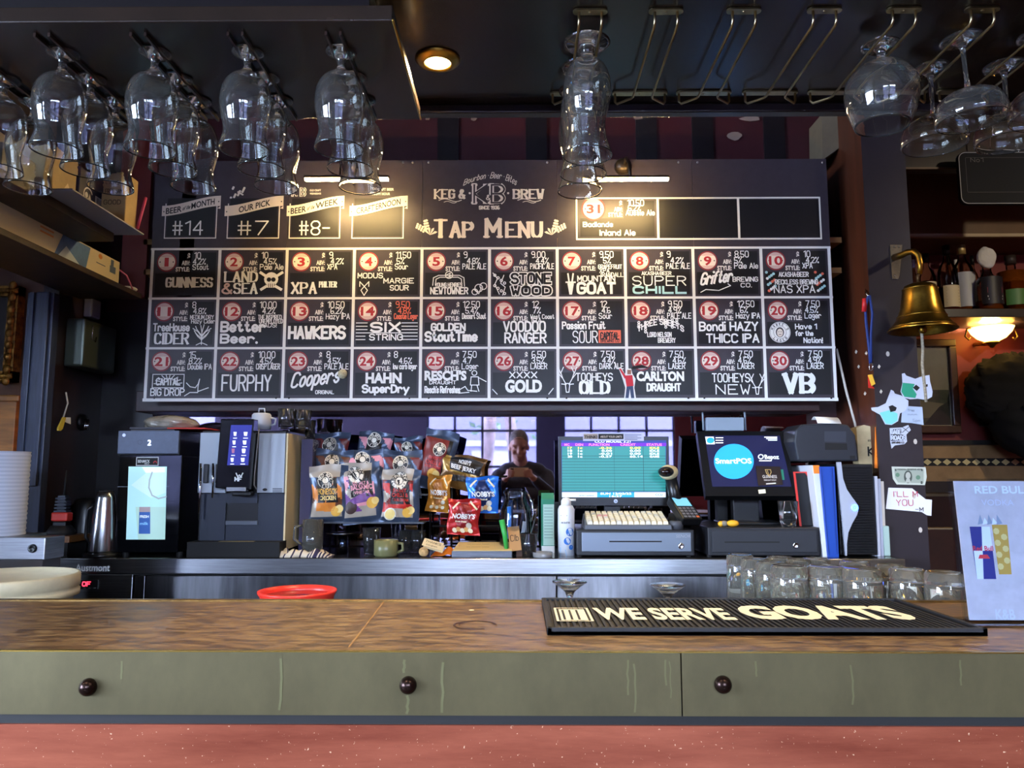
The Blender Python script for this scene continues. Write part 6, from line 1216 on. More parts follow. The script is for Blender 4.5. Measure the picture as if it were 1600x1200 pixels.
# ------------------------------------------------------------------ glasses and bowls on the well behind the bar
t = thing('bar_well', 'steel drainer ledge hidden behind the bar top', 'ledge', (0, 1.9, .9)); MB().box(-2.3, 2.3, by1 + .006, 2.04, ZC - .40 - .02, ZC - .40).build('ledge', STEEL, t)
gz = ZC - .322; xw0 = P(1120, 900, Y=1.8).x; xw1 = P(1520, 900, Y=1.7).x
MB().box(xw0, xw1, by1 + .008, 2.03, ZC - .40, gz).build('glass_mat', STEEL, t)
TB = M('tumbler_glass', (250, 250, 238), 0.03, trans=.94, ior=1.5)
def tumbler_inv(h, r0, r1):   # base uppermost
    return [(r1, 0), (r0, h - .004), (r0 - .004, h), (0, h), ]
def stack_profile(h, r0, r1, th=.0028, base=.022): return [(r1 - th, 0), (r1, 0), (r0, h - .005), (r0 - .005, h), (r0 * .8, h - .001), (0, h - .003)] , [(0, h - base), (r0 - th - .004, h - base), (r0 - th - .001, h - base - .004), (r1 - th, 0)]
def mk_tumbler(px_, py_, wpx, lab, tall=False):
    h = .118 if tall else .118; c = P(px_, py_, Z=gz + h); r0 = wpx / 2 * c.y / 1200
    a, b = stack_profile(h, r0, r0 * 1.10, base=.030)
    mb = MB().lathe(b + a, (c.x, c.y, gz), 36, 0, None, flip=False)
    return tag(mb.build('tumbler', TB, origin=(c.x, c.y, gz)), lab, 'glass', 'upturned tumblers behind the bar mat')
TUM = [(1156, 866, 40, 'upturned tumbler at the far left end of the cluster'), (1178, 872, 40, 'second upturned tumbler from the left in the cluster'), (1203, 877, 42, 'third upturned tumbler from the left in the cluster'), (1232, 883, 54, 'front upturned tumbler fourth from the left'),
 (1218, 870, 42, 'rear upturned tumbler below the black cash drawer lock side'), (1274, 872, 42, 'rear upturned tumbler in front of the black drawer corner'), (1290, 884, 56, 'front upturned tumbler below the blue file'), (1345, 887, 58, 'front upturned tumbler in the middle right of the cluster'),
 (1335, 876, 44, 'rear upturned tumbler below the computer tower'), (1390, 882, 42, 'rear upturned tumbler below the end of the steel counter'), (1417, 888, 52, 'front upturned tumbler second from the right'), (1474, 893, 54, 'upturned tumbler at the right end nearest the acrylic stand'), (1247, 873, 36, 'small gap filling upturned tumbler in the rear row')]
for x_, y_, w_, l_ in TUM: mk_tumbler(x_, y_, w_, l_)
def stem_inv(px_, py_, lab):
    c = P(px_, py_, Y=1.70); h = c.z - (ZC - .40); pr = [(r, h - z) for r, z in [(0, 0), (.037, 0), (.038, .002), (.026, .010), (.011, .022), (.0055, .036), (.005, .06), (.012, .075), (.032, .095), (.036, h)]]
    inner = [(r, h - z) for r, z in [(.0345, h), (.0305, .097), (.011, .079), (0, .076)]]
    tag(MB().lathe(pr + inner, (c.x, c.y, ZC - .40), 32, flip=True).build('stemmed_glass', GLASS, origin=(c.x, c.y, ZC - .40)), lab, 'glass', 'upturned stemmed glasses behind the bar')
stem_inv(890, 908, 'foot of the left upturned stemmed glass behind the bar mat'); stem_inv(1043, 913, 'foot of the right upturned stemmed glass behind the bar mat')
c = P(465, 922, Y=1.80); zb0 = ZC - .40; hb = c.z - zb0; r = 58 * 1.83 / 1200
t = thing('red_bowl', 'shallow red plastic bowl rim showing above the bar edge', 'bowl', (c.x, c.y, zb0)); REDP = M('red_plastic', (228, 52, 40), .35)
MB().lathe([(0, 0), (r * .7, 0), (r * .94, hb - .012), (r, hb - .004), (r, hb), (r * .93, hb), (r * .90, hb - .010), (r * .66, .006), (0, .006)], (c.x, c.y, zb0), 44).build('bowl', REDP, t)
MB().lathe([(0, hb - .011), (r * .86, hb - .011)], (c.x, c.y, zb0), 32).build('contents', M('dark_water', (70, 30, 40), .1), t)
c = P(8, 898, Y=1.82); r = 101 * 1.85 / 1200; hb = c.z - zb0
t = thing('plastic_tub', 'round white plastic tub with lid at the left bar edge', 'tub', (c.x, c.y, zb0)); TUBM = M('tub_plastic', (208, 200, 176), .45)
MB().lathe([(0, 0), (r * .82, 0), (r * .92, hb - .05), (r * .92, hb - .02), (0, hb - .02)], (c.x, c.y, zb0), 48).build('tub', TUBM, t)
MB().lathe([(r * .93, hb - .052), (r, hb - .050), (r, hb - .038), (r * .97, hb - .034), (r, hb - .030), (r, hb - .004), (r * .98, hb), (r * .94, hb), (r * .92, hb - .004), (0, hb - .003)], (c.x, c.y, zb0), 56).build('lid', M('lid_plastic', (222, 210, 174), .45, noise=.12, nscale=7), t)
a = [Vector((c.x + r * 1.01 * cos(q), c.y + r * 1.01 * sin(q), zb0 + hb - .055 - .05 * sin((q + 2.2) / 1.9 * pi))) for q in [-2.2 + 1.9 * k / 10 for k in range(11)]]
MB().tube(a, .006, 8).build('handle', TUBM, t)

# ------------------------------------------------------------------ left end
Y = 2.30; a = P(70, 858, Y=Y); t = thing('steel_box', 'steel end box with a round lock at the left edge', 'box', (a.x - .12, Y, 1.0)); zt = P(40, 840, Y=Y).z; zb = P(40, 875, Y=Y).z
MB().box(a.x - .40, a.x, Y, Y + .10, zb, zt).build('face', STEEL, t, bevel=.003); c = P(51, 857, Y=Y); MB().lathe([(0, 0), (.013, 0), (.012, .005), (.007, .006), (.006, .003), (0, .003)], (c.x, Y, c.z), 20, 0, Matrix.Rotation(radians(90), 3, 'X')).build('lock', BLACKP, t)
MB().box(a.x - .40, a.x - .01, Y + .01, Y + .10, .2, zb).box(a.x - .40, a.x - .12, Y + .10, Y + .20, .2, zt).build('cabinet', DWOOD, t)
z0 = zt; r = .085; c = P(-14, 838, Y=Y + .09)
t = thing('paper_towel_roll', 'large white paper towel roll with wavy embossing', 'paper towel', (c.x, Y + .1, z0)); ht = P(20, 705, Y=Y + .06).z - z0
mb = MB(); n = 60; m = 44
for j in range(m + 1):
    for i in range(n): a_ = 2 * pi * i / n; rr_ = r + .0016 * sin(j / m * ht / .0075 * 2 * pi * .5 + 1.5 * sin(a_ * 30)); mb.v.append(Vector((c.x + rr_ * cos(a_), Y + .1 + rr_ * sin(a_), z0 + ht * j / m)))
for j in range(m):
    for i in range(n): mb.f.append([j * n + i, j * n + (i + 1) % n, (j + 1) * n + (i + 1) % n, (j + 1) * n + i]); mb.m.append(j % 2); mb.sm.append(True)
mb.build('roll', [M('towel_white', (204, 210, 224), .9), M('towel_shade', (188, 196, 212), .9)], t)
MB().lathe([(.02, 0), (r - .001, 0), (r - .001, -.004), (.02, -.004), (.02, 0)], (c.x, Y + .1, z0 + ht), 40, flip=True).build('end', M('towel_white'), t)
# gold picture and cupboard panel on the far left wall
Y = 3.33; GOLD = M('gilt_frame', (176, 124, 48), .35, .7, noise=.5, nscale=40, bump=.4)
t = thing('gilt_picture', 'dark picture in an ornate gilt frame at the left edge', 'picture', (P(0, 600, Y=Y).x - .2, Y, P(10, 597, Y=Y).z)); xa = P(-150, 520, Y=Y).x; xb = P(31, 520, Y=Y).x; za = P(10, 597, Y=Y).z; zb = P(10, 449, Y=Y).z; w = .045
mb = MB()
for (a, b, e, f) in ((xa, xb, za, za + w), (xa, xb, zb - w, zb), (xa, xa + w, za, zb), (xb - w, xb, za, zb)): mb.box(a, b, Y - .03, Y + .02, e, f); mb.tube([((a if b - a > w * 1.1 else (a + b) / 2), Y - .03, (e if f - e > w * 1.1 else (e + f) / 2)), ((b if b - a > w * 1.1 else (a + b) / 2), Y - .03, (f if f - e > w * 1.1 else (e + f) / 2))], .012, 8)
for k in range(9): mb.ball((xb - w / 2, Y - .036, za + (zb - za) * k / 8), (.018, .012, .02), 10, 6)
mb.build('frame', GOLD, t); MB().box(xa + w, xb - w, Y - .005, Y, za + w, zb - w).build('canvas', M('dark_canvas', (46, 34, 24), .4, noise=.4, nscale=4), t)
mb = MB(); za = P(10, 830, Y=Y).z; mb.box(P(-160, 650, Y=Y).x, P(31, 650, Y=Y).x, 3.30, 3.344, .0, P(10, 617, Y=3.3).z); mb.box(P(-160, 650, Y=3.3).x, P(30.5, 650, Y=3.3).x, 3.285, 3.30, P(10, 627, Y=3.29).z, P(10, 618, Y=3.29).z)
tag(mb.build('cupboard', M('honey_oak', (198, 128, 52), .4, noise=.28, nscale=3, stretch=(1.2, 1, 7)), bevel=.004), 'honey oak cupboard front under the gilt picture', 'cupboard')
# dispenser box, switch, tag and lock on the dark side wall
X = -1.75; ya = P(131, 535, X=X + .075).y; yb = P(182, 535, X=X + .075).y; za = P(131, 572, Y=ya).z; zb = P(131, 497, Y=ya).z
t = thing('towel_dispenser', 'dark green metal dispenser box on the side wall', 'dispenser', (X, (ya + yb) / 2, za))
MB().box(X, X + .075, ya, yb, za, zb).build('case', M('olive_enamel', (74, 82, 70), .3, .3), t, bevel=.008)
mb = MB(); mb.tube([(X + .077, ya + .05, zb - .02), (X + .077, ya + .05, zb - .075), (X + .077, ya + .075, zb - .08), (X + .077, ya + .08, zb - .06)], .003, 6); mb.build('catch', CHROME, t)
c = P(148, 484, X=X + .03); mb = MB().box(X, X + .034, c.y - .03, c.y + .04, P(148, 497, Y=c.y).z, P(148, 468, Y=c.y).z, 0); tag(mb.build('wall_switch', M('switch_ivory', (170, 176, 180), .4), bevel=.006), 'small pale switch box above the green dispenser', 'switch')
c0 = P(103, 613, X=X + .01); c1 = P(99, 652, X=X + .02); t = thing('key_tag', 'yellow key tag hanging on a white cord from the side wall', 'key tag', c1)
MB().tube([c0, P(106, 630, X=X + .02), c1], .003, 6).build('cord', M('cord_white', (190, 184, 170), .8), t); e = P(91, 673, X=X + .03); d = (c1 - e).normalized(); s = Vector((0, 1, 0))
MB().prism([c1 + s * .008, e + s * .014 + d * .01, e + s * .006, e - s * .008, e - s * .014 + d * .012, c1 - s * .008], (.006, 0, 0)).build('tag', M('tag_yellow', (206, 176, 60), .4), t)
f = P(107, 656, X=X + .02); MB().prism([c1, f + Vector((0, .01, .01)), f + Vector((0, .014, -.016)), c1 + Vector((0, 0, -.015))], (.002, 0, 0)).build('paper_flag', PAPER, t)
c = P(127, 660, X=X); t = thing('door_lock', 'dark round lock plate with keys on the side wall', 'lock', (X, c.y, c.z)); MB().lathe([(0, 0), (.034, 0), (.032, .012), (.012, .02), (0, .02)], (X, c.y, c.z), 24, 0, Matrix.Rotation(radians(90), 3, 'Y')).build('plate', M('black_iron', (26, 24, 24), .35, .6), t)
for k in range(3): MB().tube([(X + .022, c.y + .01 * k - .01, c.z + .012), (X + .026, c.y + .012 * k - .02, c.z - .03)], .004, 6).build('key', CHROME, t)
# left wall shelves
a = P(178, 378, Y=2.50); zs = a.z; SHW = M('old_shelf_wood', (58, 38, 26), .5, noise=.5, nscale=14)
o = MB().box(a.x - .55, a.x, 1.64, 2.50, zs, zs + .03).build('wall_shelf', SHW, bevel=.003); tag(o, 'upper dark wall shelf stacked with cartons on the left', 'shelf', 'wall shelves on the left')
zs1 = zs + .03; sx = a.x
b = P(221, 467, Y=2.93); zl = b.z; o = MB().box(-1.72, b.x, 1.5, 2.93, zl, zl + .02).build('wall_shelf', SHW, bevel=.002); tag(o, 'lower dark wall shelf holding a flat blue and white box', 'shelf', 'wall shelves on the left')
zl1 = zl + .02; lx = b.x
o = MB().box(P(209, 350, Y=2.55).x - .02, P(226, 350, Y=2.55).x, 2.95, 3.0, zl + .0, 3.1).build('shelf_upright', BWOOD); tag(o, 'brown painted upright board between the left shelf and the menu', 'post')
o = MB().box(-1.60, P(206, 400, Y=2.98).x + .05, 3.0, 3.02, zl1, 2.9).build('red_back_board', M('red_back_board', (128, 40, 24), .5)); tag(o, 'red painted backboard behind the left shelves', 'board')
def ybx(name, lab, cat, x0, x1, y0, y1, z0, z1, mats, deco=None, group=None, rz=0, bev=.003):
    c = Vector(((x0 + x1) / 2, (y0 + y1) / 2, 0)); T = Matrix.Translation(c) @ Matrix.Rotation(radians(rz), 4, 'Z') @ Matrix.Translation(-c); mb = MB().box(x0, x1, y0, y1, z0, z1, 0, T)
    if deco: deco(mb, lambda u, v, l: T @ Vector((u, y0 - l, v)), lambda u, v, l: T @ Vector((x1 + l, u, v)))
    return tag(mb.build(name, mats, bevel=bev), lab, cat, group)
CARD = M('carton_tan', (198, 170, 120), .6, noise=.1, nscale=10); NAVYC = M('carton_navy', (28, 30, 66), .5)
def d_pad(mb, f, s):
    fr = Fr(mb, s); fr.poly([(2.20, zs1 + .03), (2.26, zs1 + .03), (2.23, zs1 + .07)], 1, .001)
ybx('cream_carton', 'folded cream paper carton on the upper left shelf', 'carton', sx - .16, sx - .005, 2.155, 2.275, zs1 + .005, zs1 + .16, [CARD, M('carton_cream', (226, 206, 160), .45)], d_pad)
def d_navy(mb, f, s):
    fr = Fr(mb, s); rr = random.Random(3); fr.rect(2.375, zs1 + .02, 2.485, zs1 + .085, 1, .001); u = 2.381
    while u < 2.478: w = rr.choice((.0016, .003, .004)); fr.rect(u, zs1 + .03, u + w, zs1 + .082, 0, .0014); u += w + rr.choice((.002, .003, .004))
    c_ = (2.335, zs1 + .07); fr.ring(*c_, .024, .0045, 1, .001, 24, .5, 5.6); fr.disc(c_[0] - .009, c_[1], .009, 1, .001, 10); fr.poly([(c_[0] + .001, c_[1] - .010), (c_[0] + .017, c_[1] - .010), (c_[0] + .009, c_[1] + .010)], 1, .001)
ybx('navy_carton', 'navy carton with barcode and recycling mark on the upper left shelf', 'carton', sx - .16, sx - .002, 2.285, 2.495, zs1 + .005, zs1 + .15, [NAVYC, M('barcode_white', (214, 214, 220), .5)], d_navy)
ybx('tan_carton', 'tan carton lettered FREE on the end of the upper left shelf', 'carton', sx + .004, sx + .085, 2.40, 2.475, zs1 + .005, zs1 + .17, [CARD, BLACKM], lambda mb, f, s: [Fr(mb, f).stroke(tx, sx + .014, zs1 + .135 - .035 * k, .014, .0018, 1, .001, fit=.055 + .01 * (k == 1)) for k, tx in enumerate(('CAMS', 'FREE SAM', 'GOOD'))], rz=0)
ybx('flat_white_board', 'pale folded sheet lying under the navy carton', 'sheet', sx - .20, sx + .09, 2.10, 2.52, zs1 - .0, zs1 + .004, [M('pale_grey_card', (150, 152, 166), .6)], bev=0)
o = MB().tube([(sx + .092, 2.47, zs1 + .006), (sx + .10, 2.48, zs1 + .07), (sx + .105, 2.49, zs1 + .12)], .005, 8).build('pink_straw', M('neon_pink', (236, 90, 130), .5)); tag(o, 'neon pink straw leaning by the tan carton', 'straw')
ybx('plastic_tray', 'frosted plastic tray of small packs at the near end of the upper left shelf', 'tray', sx - .24, sx - .005, 1.94, 2.085, zs1, zs1 + .07, [M('frosted_plastic', (190, 190, 186), .25, trans=.5)])
ybx('grey_carton', 'pale carton behind the hanging glasses at the left edge', 'carton', sx - .40, sx - .17, 2.15, 2.40, zs1 + .005, zs1 + .20, [M('carton_grey', (196, 184, 160), .6), CARD])
def d_blue(mb, f, s):
    fr = Fr(mb, s); z = zl1; fr.poly([(2.38, z + .004), (2.56, z + .004), (2.58, z + .08), (2.42, z + .08)], 1, .001); fr.poly([(2.40, z + .004), (2.52, z + .004), (2.44, z + .045)], 2, .0014)
    fr.disc(2.645, z + .068, .013, 3, .001, 12, .009); fr.rect(2.71, z + .03, 2.75, z + .055, 4, .001); fr.rect(2.715, z + .055, 2.735, z + .078, 4, .001); fr.rect(2.30, z + .05, 2.37, z + .056, 3, .001); fr.rect(2.30, z + .064, 2.37, z + .07, 3, .001); fr.rect(2.62, z + .04, 2.68, z + .043, 4, .001)
ybx('blue_white_box', 'long flat blue and white printed box on the lower left shelf', 'box', lx - .09, lx - .012, 2.0, 2.78, zl1, zl1 + .085, [M('box_cream', (216, 202, 164), .5), M('box_blue', (96, 134, 184), .5, noise=.3, nscale=5), M('box_pale', (186, 200, 210), .5), M('box_orange', (216, 140, 70), .5), M('box_slate', (84, 100, 124), .5)], d_blue)
ybx('ivory_container', 'ivory plastic container behind the blue and white box', 'container', lx - .19, lx - .10, 2.60, 2.78, zl1, zl1 + .13, [M('ivory_plastic', (226, 214, 176), .4)], bev=.012)
o = MB().tube([(lx - .02, 2.785, zl1 + .06), (lx - .006, 2.82, zl1 + .045), (lx - .006, 2.87, zl1 + .004)], .003, 6).build('pink_cable', M('pink_cable', (230, 110, 140), .5)); tag(o, 'thin pink cable at the end of the lower left shelf', 'cable')
o = MB().ball((lx - .03, 2.89, zl1 + .010), (.03, .03, .010), 14, 8).build('paper_scrap', PAPER); tag(o, 'small pale paper scrap at the tip of the lower left shelf', 'paper')
# radio, kettle, flask
Y = 2.80; zw = P(95, 836, Y=2.82).z
o = MB(); a = P(86, 845, Y=Y).x; b = P(118, 845, Y=Y).x; o.box(a - .015, b, Y - .04, Y + .10, zw - .022, zw, 0); o.box(a, b - .01, Y - .03, Y + .09, CT, zw - .022, 1); o = o.build('timber_block', [M('timber_edge', (120, 76, 36), .5, noise=.3), BLACKM]); tag(o, 'small timber topped block under the two way radio', 'block')
c = P(95, 835, Y=Y + .03); c.z = zw; t = thing('two_way_radio', 'black two way radio with red band in its charger', 'radio', c)
MB().lathe([(0, 0), (.048, 0), (.048, .012), (.034, .034), (0, .034)], c, 28).build('charger', BLACKM, t); z = P(95, 815, Y=Y).z; z2 = P(95, 801, Y=Y).z; z3 = P(95, 776, Y=Y).z; MB().box(c.x - .025, c.x + .025, c.y - .016, c.y + .016, zw + .03, z).build('lower_case', BLACKP, t, bevel=.004)
MB().box(c.x - .030, c.x + .030, c.y - .02, c.y + .02, z, z2).build('red_band', M('radio_red', (214, 54, 40), .4), t, bevel=.005); mb = MB()
for k in range(5): mb.box(c.x - .024 + .001 * k, c.x + .024 - .001 * k, c.y - .016, c.y + .016, z2 + (z3 - z2) * k / 5, z2 + (z3 - z2) * (k + .7) / 5)
mb.box(c.x - .014, c.x + .014, c.y - .012, c.y + .012, z2, z3 + .004); mb.build('upper_case', M('radio_grey', (44, 50, 62), .4), t, bevel=.002); MB().tube([(c.x + .004, c.y, z3), (c.x + .006, c.y, P(100, 735, Y=Y).z)], [.005, .0025], 8).build('aerial', BLACKM, t)
c = P(131, 862, Y=3.03); c.z = CT; t = thing('black_kettle', 'black jug kettle behind the steel flask', 'kettle', c); MB().lathe(smooth([(0, 0), (.062, 0), (.066, .03), (.056, .14), (.044, .19), (.03, .2), (0, .2)], 1), c, 28).build('body', BLACKP, t); MB().tube([c + Vector((.05, 0, .17)), c + Vector((.082, -.01, .16)), c + Vector((.086, -.01, .08)), c + Vector((.06, 0, .04))], .008, 8).build('handle', BLACKP, t)
c = P(160, 862, Y=2.80); c.z = CT + .014; t = thing('steel_flask', 'tall brushed steel insulated flask next to the milk fridge', 'flask', c); ht = P(165, 768, Y=2.80).z - c.z
MB().lathe([(0, 0), (.046, 0), (.047, .008), (.040, ht * .55), (.033, ht * .9), (.028, ht), (0, ht)], c, 36).build('body', M('flask_steel', (190, 192, 196), .22, 1.0), t); MB().lathe([(0, 0), (.022, 0), (.022, .004), (0, .006)], c + Vector((0, 0, ht)), 24).build('stopper', BLACKP, t); MB().tube([c + Vector((-.038, -.004, ht * .78)), c + Vector((-.058, -.008, ht * .7)), c + Vector((-.06, -.008, ht * .25)), c + Vector((-.045, -.004, ht * .16))], .006, 8).build('handle', BLACKP, t)
MB().lathe([(0, -.0135), (.062, -.0135), (.064, -.004), (.05, 0), (0, 0)], c, 30).build('base_dish', BLACKP, t)

# ------------------------------------------------------------------ right post: bell, stickers, lanyards
Y = 2.85; BRO = M('bell_brass', (186, 140, 52), .3, 1.0, noise=.35, nscale=14)
cb = P(1439, 480, Y=2.73); t = thing('ship_bell', 'large brass bell on a curved bracket fixed to the dark post', 'bell', cb); zt = P(1436, 443, Y=2.73).z; zb = P(1439, 517, Y=2.73).z; H = zt - zb; rb = 51 * 2.73 / 1200
pr = [(rb * .97, 0), (rb, .004), (rb * .92, H * .07), (rb * .74, H * .22), (rb * .60, H * .45), (rb * .53, H * .72), (rb * .50, H * .86), (rb * .44, H * .95), (rb * .3, H * .99), (0, H)]
inn = [(0, H - .006), (rb * .4, H * .94), (rb * .47, H * .84), (rb * .55, H * .45), (rb * .69, H * .22), (rb * .93, .002)]
MB().lathe(inn + pr, (cb.x, cb.y, zb), 44).build('bell', BRO, t); mb = MB()
bl = [o for o in COL.objects if o.parent == t][0]
for k in (.08, .30, .88): rr_ = rb * (.925 if k == .08 else (.70 if k == .30 else .505)); MB().lathe([(rr_ - .002, H * k - .002), (rr_ + .0015, H * k), (rr_ - .002, H * k + .002)], (cb.x, cb.y, zb), 44).build('raised_ring', BRO, bl)
MB().ball((cb.x, cb.y, zb + .006), (.014, .014, .018), 14, 8).build('clapper', BRO, t)
tp = lambda x, y, yy: P(x, y, Y=yy)
MB().tube([tp(1398, 402, 2.84), tp(1408, 399, 2.80), tp(1418, 394, 2.77), tp(1428, 393, 2.745), tp(1435, 399, 2.735), tp(1438, 412, 2.73), tp(1437, 428, 2.73)], [.013, .012, .0115, .011, .0105, .010, .009], 12).build('arm', BRO, t)
MB().tube([tp(1437, 424, 2.73), tp(1434, 432, 2.73), tp(1435, 442, 2.73)], .006, 8).build('link', M('dark_iron', (80, 60, 36), .5, .8), t)
mb = MB(); a = tp(1390, 383, Y); b = tp(1409, 383, Y); e = tp(1403, 436, Y); f = tp(1394, 436, Y); mb.prism([a, b, tp(1405, 430, Y), e, f, tp(1393, 430, Y)], (0, -.004, 0)); [mb.ball((tp(q, w_, Y).x, Y - .005, tp(q, w_, Y).z), (.005, .003, .005), 10, 5) for q, w_ in ((1397, 386), (1404, 386), (1398, 431))]
mb.build('wall_plate', M('worn_plate', (150, 140, 122), .35, .9, noise=.3), t); tt_ = tp(1440, 516, 2.73); MB().tube([tt_ + Vector((0, 0, .012)), tp(1442, 545, 2.735), tp(1441, 570, 2.735), tp(1446, 615, 2.74), tp(1447, 628, 2.74)], .0052, 8).build('bell_rope', M('rope', (170, 158, 136), .9, noise=.3, nscale=120), t)
def stick(name, lab, polys, mats_, Yq=Y, cat='sticker', th=.0012, texts=()):
    mb = MB(); mb.prism([(u, Yq, v) for u, v in plist(polys[0][0], Yq)], (0, -th, 0), polys[0][1]); fr = pf(mb, Yq, th)
    for i, (pp, mi) in enumerate(polys[1:]): fr.poly(plist(pp, Yq), mi, .0004 + .0002 * i)
    for (tx, kd, x_, y_, x2, hp, mi, w_) in texts:
        u = px(x_, y_, Yq); ft = px(x2, y_, Yq)[0] - u[0]; h_ = hp * Yq / 1200
        if kd == 'f': fr.font(tx, u[0], u[1], h_, mi, .03, .0022, fit=ft)
        else: fr.stroke(tx, u[0], u[1], h_, w_, mi, .0022, fit=ft)
    return tag(mb.build(name, mats_), lab, cat)
SW = M('sticker_white', (190, 196, 212), .5); TEAL = M('sticker_teal', (40, 150, 116), .5); AQ = M('sticker_aqua', (120, 206, 196), .5)
J = [(1409, 584), (1413, 583), (1416, 587), (1430, 592), (1440, 588), (1452, 586), (1453, 596), (1457, 612), (1456, 620), (1447, 625), (1434, 623), (1422, 624), (1411, 621), (1407, 612), (1410, 598)]
stick('cooler_sticker', 'upper die-cut sticker of two beer holders one green one white', [(J, 0), ([(1410, 598), (1429, 600), (1426, 607), (1432, 616), (1430, 622), (1413, 620), (1408, 612)], 1), ([(1426, 606), (1431, 601), (1437, 606), (1432, 611)], 2), ([(1446, 601), (1449, 600), (1449, 604), (1446, 605)], 2)], [SW, TEAL, BLACKM])
K2 = [(1392, 609), (1396, 611), (1398, 615), (1408, 618), (1419, 626), (1419, 634), (1414, 642), (1406, 646), (1403, 658), (1393, 664), (1383, 663), (1375, 648), (1362, 641), (1361, 637), (1372, 636), (1384, 630)]
stick('cooler_sticker', 'lower tilted die-cut sticker of two beer holders one pale one aqua', [(K2, 0), ([(1374, 645), (1389, 641), (1402, 646), (1402, 657), (1393, 663), (1384, 662)], 1), ([(1388, 635), (1394, 633), (1401, 637), (1399, 642), (1391, 644)], 2)], [SW, AQ, BLACKM], Y - .002)
stick('note_paper', 'pale blue handwritten note under the aqua sticker', [([(1410, 634), (1441, 636), (1443, 664), (1424, 661), (1408, 660)], 0)], [M('note_blue', (170, 184, 204), .7), M('pen_grey', (130, 140, 160), .6)], Y, 'note', .0008, [('free', 's', 1418, 643, 1428, 4, 1, .0012), ('mmm', 's', 1418, 649, 1432, 3, 1, .0012), ('5pm', 's', 1426, 659, 1437, 4, 1, .0012)])
stick('brewery_sticker', 'black and white sticker lettered GAGE ROADS on the post', [([(1390, 669), (1409, 668), (1419, 664), (1423, 672), (1416, 679), (1417, 690), (1413, 694), (1398, 696), (1393, 701), (1391, 690)], 0), ([(1391.5, 671), (1408, 670), (1408, 679), (1414, 680), (1415, 688), (1391.5, 689)], 1)], [SW, BLACKM], Y, 'sticker', .0010, [('GAGE', 's', 1392, 678, 1407, 6, 0, .004), ('ROADS', 's', 1392.5, 687, 1414, 6, 0, .004), ('BREWING CO', 's', 1393, 693, 1412, 3, 1, .0014), ('X', 's', 1409, 676, 1420, 9, 1, .002)])
stick('banknote', 'one dollar banknote pinned flat on the post', [([(1393, 729), (1446, 730), (1448, 745), (1445, 758), (1401, 757), (1395, 748)], 0), ([(1397, 732), (1443, 733), (1443, 755), (1403, 754), (1398, 746)], 1), ([(1413 + 6.5 * cos(a) + 5.5, 745 + 10 * sin(a)) for a in [k * pi / 8 for k in range(16)]], 2), ([(1418.5 + 4 * cos(a), 743 + 5.5 * sin(a)) for a in [k * pi / 6 for k in range(12)]], 3), ([(1414, 754), (1423, 754), (1421, 748), (1416, 748)], 3), ([(1402 + 3.4 * cos(a), 742 + 3.4 * sin(a)) for a in [k * pi / 5 for k in range(10)]], 4), ([(1434 + 3.6 * cos(a), 746 + 3.6 * sin(a)) for a in [k * pi / 5 for k in range(10)]], 4)], [M('note_pale', (188, 192, 178), .7), M('note_greygreen', (150, 158, 144), .7), M('note_dark', (70, 76, 70), .7), M('note_face', (170, 172, 160), .7), M('note_seal', (96, 128, 104), .7)], Y, 'banknote', .0008, [('1', 'f', 1398, 736, 1400, 3, 2, 0), ('1', 'f', 1439, 736, 1441, 3, 2, 0), ('1', 'f', 1438, 756, 1441, 4, 2, 0), ('FEDERAL RESERVE NOTE', 's', 1402, 734.5, 1440, 2, 2, .001)])
stick('handwritten_note', "white paper note with red handwriting I'LL M YOU", [([(1388, 762), (1425, 763), (1436, 772), (1446, 780), (1456, 781), (1455, 806), (1448, 805), (1440, 800), (1384, 795)], 0)], [M('note_white', (214, 214, 222), .7), M('red_pen', (176, 40, 60), .6), BLACKM], Y, 'note', .001, [("I'LL M", 's', 1396, 776, 1433, 8, 1, .0022), ('YOU', 's', 1400, 790, 1426, 9, 1, .0022), ('-M', 's', 1430, 799, 1442, 6, 2, .002)])
X = xp - .004
t = thing('lanyard', 'blue lanyard with red whistle on a hook of the brown post side', 'lanyard', P(1356, 480, X=X)); MB().tube([P(1352, 452, X=X + .004), P(1353, 458, X=X - .012), P(1357, 462, X=X - .01)], .003, 6).build('hook', CHROME, t)
MB().tube([P(1357, 462, X=X - .008), P(1352, 480, X=X - .010), P(1353, 500, X=X - .010), P(1358, 545, X=X - .008), P(1360, 568, X=X - .008)], .0055, 8).build('strap', M('strap_blue', (36, 56, 120), .7), t); MB().tube([P(1359, 462, X=X - .012), P(1363, 490, X=X - .012), P(1361, 520, X=X - .01), P(1361, 566, X=X - .01)], .0045, 8).build('strap', M('strap_blue', (36, 56, 120), .7), t)
MB().tube([P(1351, 466, X=X - .016), P(1350, 487, X=X - .016)], .0085, 10).build('whistle', M('whistle_red', (200, 40, 44), .4), t)
t = thing('float_key_ring', 'red and yellow flag shaped key ring hanging below the lanyard', 'key ring', P(1361, 600, X=X)); c = P(1361, 573, X=X - .01); MB().tube([c + Vector((0, .014 * cos(a), .014 * sin(a))) for a in [k * pi / 8 for k in range(16)]], .0022, 6, closed=True).build('ring', CHROME, t)
q = [P(1357, 586, X=X - .012), P(1363, 585, X=X - .012), P(1368, 600, X=X - .012), P(1367, 607, X=X - .012), P(1358, 606, X=X - .012)]; MB().prism([q[0], q[1], q[2], (q[2] + q[4]) / 2], (-.003, 0, 0)).build('yellow_half', M('flag_yellow', (230, 180, 60), .5), t); MB().prism([q[0], (q[2] + q[4]) / 2, q[3], q[4]], (-.0032, 0, 0)).build('red_half', M('flag_red', (190, 40, 30), .5), t)
